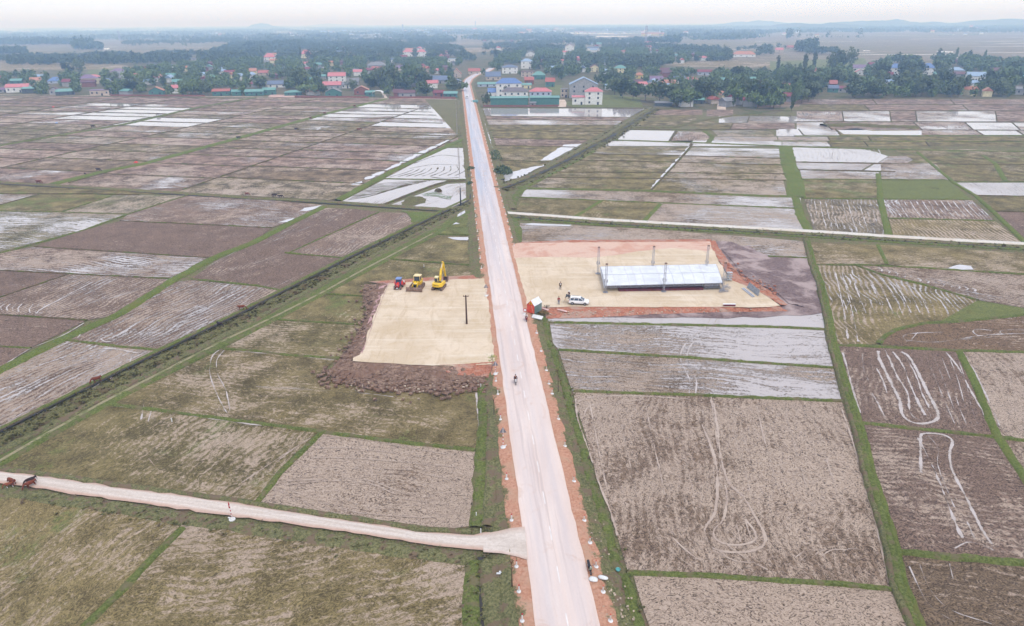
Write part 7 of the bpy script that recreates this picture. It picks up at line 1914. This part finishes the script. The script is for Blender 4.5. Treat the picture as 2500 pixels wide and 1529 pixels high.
def lowhouse(roofm, wallm):
    mb = MB(); mb.box((0, 0, 2), (9, 7, 4), mi=0); mb.prism([(-4.2, 4), (4.2, 4), (0, 6.4)], -5.2, 5.2, 'X', mi=1); 
    return mb.mesh('small_house', [wallm, roofm])
lows = [(lowhouse(RM[r], WM[w_]), r, w_) for r, w_ in (('red', 'beige'), ('pink', 'white'), ('teal', 'greyw'), ('slate', 'white'), ('brown', 'brick'), ('orange', 'cream'), ('maroon', 'greyw'), ('lightblue', 'white'), ('grey', 'greyw'))]
nmr = {'red': 'red', 'pink': 'pink', 'teal': 'green', 'slate': 'slate blue', 'brown': 'brown', 'orange': 'orange', 'maroon': 'dark red', 'lightblue': 'pale blue', 'grey': 'grey'}
def low(x, y, s_=1.0, where='the village trees', k=None):
    m_, r, w_ = lows[rng.randrange(len(lows)) if k is None else k]
    o = bpy.data.objects.new('small_house', m_); col.objects.link(o); v = P(x, y, 0); o.location = v
    o.rotation_euler = (0, 0, rng.uniform(-.5, .5) + (1.57 if rng.random() < .3 else 0)); o.scale = (s_ * rng.uniform(.8, 1.5), s_ * rng.uniform(.8, 1.1), s_ * rng.uniform(.8, 1.2))
    tag(o, f'small {nmr[r]}-roofed house among {where}', 'house', f'{nmr[r]}-roofed houses among {where}')
    return o
def inpoly(x, y, poly):
    c = False; j = len(poly) - 1
    for i in range(len(poly)):
        xi, yi = poly[i]; xj, yj = poly[j]
        if (yi > y) != (yj > y) and x < (xj - xi) * (y - yi) / (yj - yi) + xi: c = not c
        j = i
    return c
VA = [(-60, 190), (200, 190), (320, 178), (420, 164), (620, 150), (1124, 150), (1118, 236), (-60, 234)]
VC = [(560, 112), (625, 106), (1000, 108), (1120, 118), (1160, 150), (620, 152), (470, 146)]
VD_ = [(1180, 180), (1225, 140), (1300, 128), (1560, 122), (1790, 146), (1700, 152), (1480, 172), (1600, 178), (1900, 190), (1950, 240), (1890, 268), (1640, 264), (1565, 234), (1480, 224), (1466, 196), (1380, 186), (1366, 206), (1180, 212)]
VE = [(1900, 188), (2080, 176), (2180, 152), (2330, 148), (2560, 160), (2560, 238), (2200, 240), (1990, 242), (1955, 262), (1900, 250)]
cnt = 0
for poly, n_, wh in ((VA, 72, 'the trees left of the road'), (VD_, 48, 'the trees right of the road'), (VE, 18, 'the grove on the far right')):
    xs = [p[0] for p in poly]; ys_ = [p[1] for p in poly]; k = 0
    while k < n_:
        x, y = rng.uniform(min(xs), max(xs)), rng.uniform(min(ys_), max(ys_) - 4)
        if not inpoly(x, y, poly): continue
        if any(a - 8 < x < b + 8 and c - 4 < y < d + 3 for a, b, c, d in HOUSES): continue
        low(x, y, 1.05, wh); w_ = 7; HOUSES.append((x - w_, x + w_, y - 8, y)); k += 1
for _ in range(34):
    x, y = rng.uniform(600, 1150), rng.uniform(112, 148); low(x, y, 1.2, 'the distant wood left of the road')
for _ in range(22):
    x, y = rng.uniform(1180, 1620), rng.uniform(98, 128); low(x, y, 1.3, 'the distant wood beyond the road')
for _ in range(60):
    x, y = rng.gauss(1120, 220), rng.uniform(68, 86); low(x, y, rng.uniform(1.8, 3.2), 'the far town on the plain', rng.choice([1, 3, 5, 7, 7, 3]))
for _ in range(24):
    x, y = rng.uniform(1500, 2500), rng.uniform(66, 80); low(x, y, rng.uniform(1.6, 2.6), 'the foot of the right hills', rng.choice([1, 5, 7, 3, 0]))
for _ in range(14):
    x, y = rng.uniform(0, 620), rng.uniform(72, 92); low(x, y, rng.uniform(1.6, 2.4), 'the far left plain', rng.choice([1, 5, 7, 3]))

mb = MB()
for _ in range(260):
    x, y = (rng.gauss(1120, 260), rng.uniform(64, 84)) if _ < 190 else (rng.uniform(-50, 2550), rng.uniform(66, 92))
    v = P(x, y, 0); k = rng.uniform(1.2, 2.6); r_ = rng.uniform(-.5, .5); mi = rng.choice([0, 0, 0, 1])
    mb.box((v.x, v.y, 2.2 * k), (9 * k, 6 * k, 4.4 * k), rz=r_, mi=mi); mb.box((v.x, v.y, 5 * k), (9.6 * k, 6.6 * k, 1.4 * k), rz=r_, mi=2 + rng.randrange(3), taper=(.8, .1))
o = mb.build('distant_town', [WM['white'], WM['cream'], RM['pink'], RM['lightblue'], RM['orange']]); o['kind'] = 'stuff'
# lanes and walls of the village edge
M_EARTH = soil_material('earth_lane', C(206, 184, 166), C(224, 206, 192), C(190, 170, 150), .1, .95, .05)
strip('edge_lane', [(-100, 232), (0, 232), (300, 234), (600, 237), (900, 240), (1116, 243)], [(-1.6, 0), (1.6, 0)], M_EARTH, z0=.12, jit=.4)
strip('edge_lane', [(1152, 262), (1400, 263), (1570, 266)], [(-1.4, 0), (1.4, 0)], M_RIDGE, z0=.14, jit=.3)
strip('earth_lane', [(1761, 268), (1762, 255), (1758, 240), (1756, 228), (1754, 220)], [(-3.2, 0), (3.2, 0)], M_EARTH, z0=.15, jit=.5)
strip('earth_lane', [(1372, 262), (1374, 252), (1370, 244)], [(-3, 0), (3, 0)], M_EARTH, z0=.15, jit=.5)
strip('earth_lane', [(943, 240), (938, 232), (932, 224)], [(-1.2, 0), (1.2, 0)], M_EARTH, z0=.15, jit=.3)
poly_flat('earth_yard', [(655, 236), (660, 231), (735, 232), (760, 235), (800, 238), (655, 238)], .14, soil_material('pink_yard', C(196, 160, 150), C(214, 184, 174), C(180, 150, 140), .1))
uniq_z(poly_flat('brown_plot', [(1840, 244), (1890, 240), (1960, 248), (1950, 262), (1850, 264)], 0, soil_material('dug_plot', C(140, 116, 104), C(166, 142, 130), C(122, 112, 84), .08)), .10)
def wall(name, label, pts, h, mat):
    L = [P(x, y, 0) for x, y in pts]; mb = MB()
    for a, b in zip(L, L[1:]):
        d = (b - a).normalized(); s_ = Vector((-d.y, d.x, 0)) * .15
        mb.add([a - s_, b - s_, b + s_, a + s_] + [p + Vector((0, 0, h)) for p in (a - s_, b - s_, b + s_, a + s_)], [(3, 2, 1, 0), (4, 5, 6, 7), (0, 1, 5, 4), (1, 2, 6, 5), (2, 3, 7, 6), (3, 0, 4, 7)])
    o = mb.build(name, mat); tag(o, label, 'wall')
wall('brick_wall', 'long dark brick wall along the field edge left of the road', [(950, 241), (1040, 241), (1112, 242)], 1.8, WM['brick'])
wall('brick_wall', 'dark brick wall along the field edge below the arch', [(720, 239), (800, 239), (900, 240)], 1.6, WM['brick'])
wall('brick_wall', 'weathered wall in front of the long green sheds', [(1180, 261), (1290, 261), (1365, 260)], 1.3, WM['brick'])
wall('brick_wall', 'dark brick wall at the field edge on the far left', [(270, 235), (500, 236)], 1.5, WM['brick'])

# red flag and pylons
def mast(label, x, yb, yt, r):
    h = HT(x, yb, yt, 0); t = thing('lattice_mast', label, 'mast', P(x, yb, 0)); mb = MB(); lattice(mb, h, r * 4, n=14, r=r * .28); mb.build('frame', m_truss, t)
    mb = MB(); mb.tube((0, 0, h), (0, 0, h * 1.08), r * .3, n=5); mb.build('antenna', m_truss, t)
mast('tall lattice mast beyond the wood right of the road', 1576, 108, 64, 1.2); mast('lattice mast on the skyline above the road', 1161, 72, 52, 2.5); mast('lattice mast on the far left plain', 293, 100, 76, 1.5); mast('faint lattice mast left of the skyline one', 984, 80, 60, 2.0)

# ---------------------------------------------------------------- hills
def hill(name, x0, x1, xp, yb, ytop, dist_scale, mat, seed, depth_=1200):
    a, b = P(x0, yb, 0), P(x1, yb, 0); pk = HT(xp, yb, ytop, 0)
    mb = MB(); nx, ny = 60, 12; vs = []
    d = (b - a); s_ = Vector((-d.y, d.x, 0)).normalized() * depth_
    up = (xp - x0) / (x1 - x0)
    for i in range(nx + 1):
        u = i / nx
        e = (u / up) if u < up else (1 - u) / (1 - up)
        e = max(0, e) ** .8; e = e * e * (3 - 2 * e)
        for j in range(ny + 1):
            v_ = j / ny; f = math.sin(math.pi * v_) ** .7 if v_ < .5 else 1 - (v_ - .5) * 2
            p = a + d * u + s_ * v_
            n1 = .75 + .5 * mnoise.noise(Vector((u * 7 + seed, v_ * 2, 0))) + .2 * mnoise.noise(Vector((u * 24 + seed, v_ * 6, 3)))
            vs.append((p.x, p.y, pk * e * f * n1 - .2))
    mb.add(vs, [(i * (ny + 1) + j, (i + 1) * (ny + 1) + j, (i + 1) * (ny + 1) + j + 1, i * (ny + 1) + j + 1) for i in range(nx) for j in range(ny)])
    o = mb.build(name, mat, smooth=True); o['kind'] = 'structure'
M_HILL = soil_material('forested_hill', C(52, 66, 44), C(84, 96, 62), C(96, 92, 66), .01, .95, 0, .06)
hill('hill', 570, 665, 610, 72, 56, 1, M_HILL, 3, 500)
hill('hill', 690, 900, 762, 66, 42, 1, M_HILL, 8, 900)
hill('hill', 1880, 2350, 2120, 68, 41, 1, M_HILL, 5, 1500); hill('hill', 2150, 2900, 2520, 67, 38, 1, M_HILL, 12, 1500); hill('hill', 1640, 1900, 1800, 66, 47, 1, M_HILL, 21, 1000); hill('hill', 1760, 2150, 1960, 72, 52, 1, M_HILL, 31, 900)

# ---------------------------------------------------------------- trees
def crown_mesh(name, seed, n, kind, mat):
    r_ = random.Random(seed); mb = MB()
    blobs = []
    if kind == 'round':
        for _ in range(9): a = r_.uniform(0, 6.28); q = r_.uniform(0, .62); blobs.append((math.cos(a) * q, math.sin(a) * q, r_.uniform(.42, .82), r_.uniform(.22, .38)))
    elif kind == 'tall':
        for i in range(10): z_ = .28 + .66 * i / 9; blobs.append((r_.uniform(-.16, .16), r_.uniform(-.16, .16), z_, r_.uniform(.13, .24) * (1.15 - .4 * abs(z_ - .6))))
    elif kind == 'cone':
        for i in range(12): z_ = .12 + .84 * i / 11; blobs.append((0, 0, z_, .28 * (1.05 - z_) + .03))
    for (x, y, z_, br) in blobs:
        for _ in range(n // len(blobs)):
            v = Vector((r_.gauss(0, 1), r_.gauss(0, 1), r_.gauss(0, .8))).normalized() * br * (r_.random() ** .35)
            p = Vector((x, y, z_)) + v; a = Vector((r_.uniform(-1, 1), r_.uniform(-1, 1), r_.uniform(-1, 1))).normalized(); b = a.orthogonal().normalized()
            s_ = (.085 if kind != 'tall' else .06) * r_.uniform(.6, 1.4)
            mb.add([p - a * s_, p - b * s_ * .8, p + a * s_, p + b * s_ * .8], [(0, 1, 2, 3)])
    return mb.mesh(name, mat, fix=False)
def trunk_mesh(name, kind):
    mb = MB(); hh = .62 if kind != 'tall' else .9
    mb.tube((0, 0, -.01), (.01, 0, hh), .022, .01, n=6)
    if kind == 'round':
        for a in (0, 1.6, 3.1, 4.6): mb.tube((0, 0, .28), (.32 * math.cos(a), .32 * math.sin(a), .6), .012, .006, n=5)
    return mb.mesh(name, M_TRUNK)
CR = [(crown_mesh('crown', i, 340, k, m_), k) for i, (k, m_) in enumerate([('round', M_LEAF), ('round', M_LEAFD), ('round', M_LEAF), ('tall', M_LEAFD), ('tall', M_LEAF), ('round', M_LEAFD)])]
TR = {k: trunk_mesh('trunk', k) for k in ('round', 'tall', 'cone')}
def tree(v, h, wd, ci, label, group, name='tree'):
    t = thing(name, label, 'tree', v, rng.uniform(0, 6.28), group); t.scale = (wd, wd, h)
    m_, k = CR[ci]
    for nm_, me in (('trunk', TR[k]), ('crown', m_)):
        o = bpy.data.objects.new(nm_, me); col.objects.link(o); o.parent = t
    return t
def blocked(x, y, hpx):
    for a, b, c, d in HOUSES:
        if a < x < b and d - 2 < y < d + hpx * .95 + 1: return True
        if a < x < b and c - 0 < y <= d: return True
    return False
cand = []
# grid placement over the village polygons in world space
def scatter(poly, sp, hr, wr, jit=.45, thin=0.0, kindw=None):
    Wd = [P(x, y, 0) for x, y in poly]; x0, x1 = min(v.x for v in Wd), max(v.x for v in Wd); y0, y1 = min(v.y for v in Wd), max(v.y for v in Wd)
    wp = [(v.x, v.y) for v in Wd]; out = []
    y = y0
    while y < y1:
        x = x0
        while x < x1:
            p = Vector((x + rng.uniform(-jit, jit) * sp, y + rng.uniform(-jit, jit) * sp, 0)); x += sp
            if not inpoly(p.x, p.y, wp): continue
            den = nz(p.x, p.y, .012, 4)
            if den < thin - .5 or rng.random() < .1: continue
            h = rng.uniform(*hr) * (1 + .35 * nz(p.x, p.y, .01, 8)); px, py = PX(p)
            if px < -160 or px > 2660: continue
            if blocked(px, py, h * F / depth(p)): continue
            s_, t_ = (p - Vector((rx0, 0, 0))).dot(RD), (p - Vector((rx0, 0, 0))).dot(RS)
            if abs(t_) < 9 and s_ < S1 + 10: continue
            if any((p - P(a, b, 0)).length < 12 for a, b in tail + [(1137, 205)]) : continue
            if abs(px - 1758) < 9 and 216 < py < 270: continue
            out.append((p, h, rng.uniform(*wr)))
        y += sp
    return out
near = scatter(VA, 9, (7, 12), (7, 11), thin=.12) + scatter(VD_, 9.2, (7, 12), (7, 11), thin=.1) + scatter(VE, 9, (8, 14), (8, 12), thin=.0)
# hand-placed prominent trees
hero = [((x, y), h, w_, c) for (x, y, h, w_, c) in (
    (1896, 178, 19, 8, 3), (1962, 176, 20, 11, 3), (1985, 172, 21, 10, 3), (2030, 178, 22, 13, 5), (2052, 172, 24, 14, 1), (2074, 165, 24, 15, 5), (1905, 262, 9, 4, 3), (1932, 274, 13, 6, 3), (1770, 240, 15, 10, 3), (1790, 252, 12, 12, 2),
    (2160, 168, 15, 8, 4), (2145, 166, 13, 8, 4), (2290, 150, 18, 10, 3), (2333, 146, 18, 7, 4), (2365, 150, 15, 11, 3), (2402, 150, 16, 6, 4), (740, 218, 19, 14, 1), (755, 150, 18, 11, 5), (735, 144, 20, 8, 3), (690, 172, 15, 13, 0),
    (930, 210, 19, 15, 1), (958, 216, 19, 15, 5), (1000, 205, 20, 17, 0), (1020, 214, 17, 14, 1), (1110, 226, 12, 9, 5), (1130, 224, 9, 8, 2), (1210, 150, 18, 12, 3), (1235, 246, 11, 7, 3), (1190, 258, 9, 6, 5), (1100, 140, 12, 8, 3),
    (790, 232, 9, 8, 1), (775, 228, 10, 9, 0), (860, 222, 10, 9, 5), (170, 186, 16, 13, 1), (195, 182, 17, 14, 5), (285, 205, 13, 12, 1), (330, 212, 16, 18, 0), (365, 205, 17, 18, 2), (25, 157, 15, 9, 3), (260, 152, 16, 12, 5), (325, 150, 17, 12, 3),
    (1500, 232, 14, 13, 1), (1520, 240, 14, 13, 5), (1545, 245, 13, 12, 1), (1575, 248, 14, 14, 0), (1610, 250, 16, 15, 5), (1660, 258, 17, 18, 1), (1685, 262, 12, 12, 0), (1720, 250, 14, 14, 5), (1800, 256, 15, 13, 2), (1830, 254, 17, 16, 0), (1855, 258, 12, 12, 5), (1880, 266, 9, 8, 2))]
nh = 0
ids = [('round', 'spreading'), ('tall', 'tall narrow')]
heroes = []
for (x, y), h, w_, c in hero:
    heroes.append((P(x, y, 0), h, w_, c))
near.sort(key=lambda q: -(q[1] / q[0].length))
NT = 245
HL = []
for o_ in list(col.objects):
    if o_.get('category') == 'house' and o_.type == 'EMPTY':
        q_ = o_['label'].split(',')[0].split(); HL.append((PX(o_.location), ' '.join(q_[:7])))
USED = set()
def by(px, py, what):
    best = min(HL, key=lambda h_: abs(h_[0][0] - px) + 2 * abs(h_[0][1] - py)); (hx, hy), nm_ = best
    if abs(hx - px) + 2 * abs(hy - py) > 45: return None
    if nm_.split()[-1] in ('with', 'and', 'of', 'the', 'a', 'in', 'at'): nm_ = ' '.join(nm_.split()[:-1])
    side = ('left of' if px < hx - 10 else 'right of' if px > hx + 10 else 'in front of' if py > hy else 'behind')
    r_ = f'{what} tree {side} the {nm_}'
    if r_ in USED: return None
    USED.add(r_); return r_
def zone(px, py):
    if px < 620: return 'at the left of the village'
    if px < 1130: return 'between the left village and the road'
    if px < 1560: return 'right of the road behind the roofs'
    if px < 1960: return 'around the earth lane'
    return 'in the dark grove at the right'
for (p, h, w_, c) in heroes:
    px, py = PX(p); k = CR[c][1]
    tree(p, h, w_, c, by(px, py, 'tall slender' if k == 'tall' else 'big spreading') or ('tall slender ' if k == 'tall' else 'big spreading ') + 'dark green tree ' + zone(px, py), 'large trees ' + zone(px, py))
for (p, h, w_) in near[:NT]:
    px, py = PX(p); c = rng.choice([0, 1, 2, 5, 3, 4, 0, 1]) if px < 1950 else rng.choice([1, 5, 1, 3, 0])
    k = CR[c][1]; tree(p, h, w_ * (1.15 if k == 'round' else .8), c, by(px, py, 'slim' if k == 'tall' else 'bushy') or ('slim ' if k == 'tall' else 'bushy ') + 'green tree ' + zone(px, py), 'village trees ' + zone(px, py))

# woodland masses as one object (nobody could count them)
def mass(name, items, mat, q=46, k=.115):
    rs_ = np.random.RandomState(5); n = len(items)
    if not n: return
    base = np.array([(p.x, p.y, 0.0) for p, h, w_ in items]); H_ = np.array([h for p, h, w_ in items]); Wd = np.array([w_ for p, h, w_ in items])
    d = rs_.normal(size=(n, q, 3)); d /= np.linalg.norm(d, axis=2, keepdims=True)
    d *= (rs_.rand(n, q, 1) ** .4)
    lump = rs_.normal(scale=.16, size=(n, 5, 3)); idx = rs_.randint(0, 5, (n, q)); d = d * .8 + np.take_along_axis(lump, idx[..., None].repeat(3, 2), 1)
    c = np.empty((n, q, 3)); c[..., 0] = base[:, None, 0] + d[..., 0] * Wd[:, None] * .5; c[..., 1] = base[:, None, 1] + d[..., 1] * Wd[:, None] * .5; c[..., 2] = np.maximum(.3, (.52 + d[..., 2] * .48) * H_[:, None])
    a = rs_.normal(size=(n, q, 3)); a /= np.linalg.norm(a, axis=2, keepdims=True); b = np.cross(a, rs_.normal(size=(n, q, 3))); b /= np.linalg.norm(b, axis=2, keepdims=True)
    s_ = (np.minimum(H_, Wd) * k)[:, None, None] * rs_.uniform(.6, 1.5, (n, q, 1))
    V = np.stack([c - a * s_, c - b * s_, c + a * s_, c + b * s_], 2).reshape(-1, 3).astype(np.float32)
    nf = n * q; me = bpy.data.meshes.new(name); me.vertices.add(len(V)); me.vertices.foreach_set('co', V.ravel())
    me.loops.add(nf * 4); me.loops.foreach_set('vertex_index', np.arange(nf * 4, dtype=np.int32)); me.polygons.add(nf)
    me.polygons.foreach_set('loop_start', np.arange(0, nf * 4, 4, dtype=np.int32)); me.polygons.foreach_set('loop_total', np.full(nf, 4, dtype=np.int32))
    me.update(); me.materials.append(mat); o = bpy.data.objects.new(name, me); col.objects.link(o); o['kind'] = 'stuff'
mass('village_woodland', near[NT:], M_LEAF, 60)
mid = scatter(VC, 15, (8, 13), (12, 18), thin=.1) + scatter([(20, 152), (300, 145), (620, 138), (630, 152), (330, 157), (20, 160)], 12, (9, 15), (10, 14), thin=.0) \
    + scatter([(1180, 136), (1300, 118), (1560, 112), (1700, 118), (1800, 128), (1900, 132), (1790, 146), (1560, 124)], 15, (8, 13), (12, 16), thin=.2) \
    + scatter([(1500, 148), (1620, 150), (1616, 168), (1540, 170), (1480, 160)], 10, (11, 14), (10, 13)) + scatter([(1300, 148), (1480, 145), (1500, 165), (1400, 176), (1300, 172)], 11, (10, 13), (10, 13), thin=.05) \
    + scatter([(1560, 146), (1780, 146), (1790, 150), (1560, 152)], 10, (11, 15), (9, 12)) \
    + scatter([(2180, 152), (2280, 150), (2300, 164), (2180, 166)], 10, (10, 15), (10, 13)) + scatter([(1965, 128), (2045, 127), (2045, 132), (1965, 133)], 10, (10, 14), (10, 14)) + scatter([(1944, 122), (1992, 118), (1992, 126), (1946, 128)], 10, (18, 26), (14, 20)) \
    + scatter([(-80, 128), (66, 127), (68, 134), (-80, 136)], 12, (12, 17), (12, 16)) + scatter([(-80, 106), (60, 105), (182, 106), (182, 110), (-80, 112)], 20, (16, 24), (20, 28)) + scatter([(185, 118), (232, 117), (235, 122), (180, 122)], 15, (20, 34), (18, 26)) + scatter([(236, 118), (250, 118), (250, 122), (236, 122)], 15, (14, 22), (14, 20)) \
    + scatter([(470, 101), (590, 100), (590, 103), (470, 104)], 20, (10, 16), (20, 26)) + scatter([(595, 116), (740, 110), (740, 118), (595, 122)], 16, (14, 20), (16, 24)) + scatter([(1585, 105), (1660, 104), (1660, 107), (1585, 108)], 13, (20, 26), (16, 20)) \
    + scatter([(1800, 120), (2010, 112), (1990, 118), (1800, 128)], 20, (8, 14), (10, 18), thin=.3)
mid += scatter([(-60, 150), (60, 138), (300, 134), (560, 128), (560, 140), (300, 146), (20, 152)], 14, (7, 12), (10, 15), thin=.42)
mid += scatter([(1180, 112), (1400, 100), (1580, 98), (1580, 110), (1300, 118), (1180, 124)], 20, (9, 14), (14, 20), thin=.3) + scatter([(1180, 96), (1400, 92), (1480, 94), (1300, 100), (1180, 104)], 28, (10, 14), (20, 30), thin=.35)
mid += scatter([(300, 104), (620, 100), (1110, 98), (1110, 108), (620, 106), (300, 110)], 26, (10, 14), (18, 28), thin=.38)
mass('distant_woodland', mid, M_LEAFD, 44)
far = []
for _ in range(4200):
    x, y = rng.uniform(-100, 2600), 64 + 34 * rng.random() ** 1.5
    if 1380 < x < 1630 and 77 < y < 98: continue
    if x > 1880 and 80 < y: continue
    if y > 84 and rng.random() < .5: continue
    if nz(x, y * 14, .012, 2) < -.12 and y > 72: continue
    p = P(x, y, 0); s_ = p.length / 4500
    far.append((p, rng.uniform(9, 15) * (1 + .2 * s_), rng.uniform(60, 160) * (.6 + s_)))
far = [f for f in far if f[0].length < 30000]
mass('horizon_woodland', far, M_LEAFD, 60, .34)
row_ = []
for x0, x1, y, n_, h in ((1920, 1956, 95, 7, 42), (1966, 1990, 92, 5, 16), (2018, 2024, 94, 2, 36), (1992, 2110, 93, 20, 12), (2096, 2099, 94, 1, 40), (300, 470, 113, 12, 16), (2420, 2560, 81, 30, 18), (1950, 2300, 118, 0, 8)):
    for _ in range(n_): row_.append((P(rng.uniform(x0, x1), y + rng.uniform(-.4, .4), 0), h * rng.uniform(.6, 1.1), h * .5))
mass('field_hedge_trees', row_, M_LEAFD, 40)
# pale ground far out: salt-pans, water, sand
for q in ([(1387, 81), (1565, 79), (1565, 82), (1480, 84), (1387, 83)], [(1740, 75), (2000, 73), (2000, 75), (1875, 78), (1740, 77)], [(2040, 72), (2106, 71), (2106, 72.3), (2040, 73.4)], [(2290, 84), (2330, 84), (2330, 86), (2290, 86)], [(2367, 83), (2395, 83), (2395, 84.4), (2367, 84.4)],
          [(2106, 123), (2126, 123.6), (2122, 125), (2108, 125)], [(2286, 125), (2329, 126), (2326, 128.4), (2290, 128)], [(2301, 136), (2352, 140), (2340, 143), (2305, 139)], [(2370, 140), (2415, 143), (2412, 146), (2372, 144)], [(252, 118), (267, 117.6), (265, 121.4), (255, 121.6)], [(92, 129.6), (128, 129.4), (128, 131), (92, 131.2)], [(245, 95), (317, 94.4), (317, 95.6), (245, 96.4)], [(1450, 88), (1540, 88), (1530, 90), (1450, 90)]):
    poly_flat('far_water', q, .35, M_WATERW, jitter=3, n=30)
# ================================================================ haze over the whole plain
def haze():
    m, t = newmat('haze_air'); n = N(t)
    v = n.n('ShaderNodeVolumePrincipled')
    v.inputs['Color'].default_value = (.38, .61, 1.0, 1)
    v.inputs['Absorption Color'].default_value = (1, 1, 1, 1)
    v.inputs['Density'].default_value = HAZE
    v.inputs['Anisotropy'].default_value = .0
    o = n.n('ShaderNodeOutputMaterial'); n.l(v.outputs[0], o.inputs['Volume'])
    mb = MB(); mb.box((0, 19500, 76), (70000, 49000, 154))
    o = mb.build('haze', m); o['kind'] = 'stuff'
HAZE = 3.2e-4
haze()
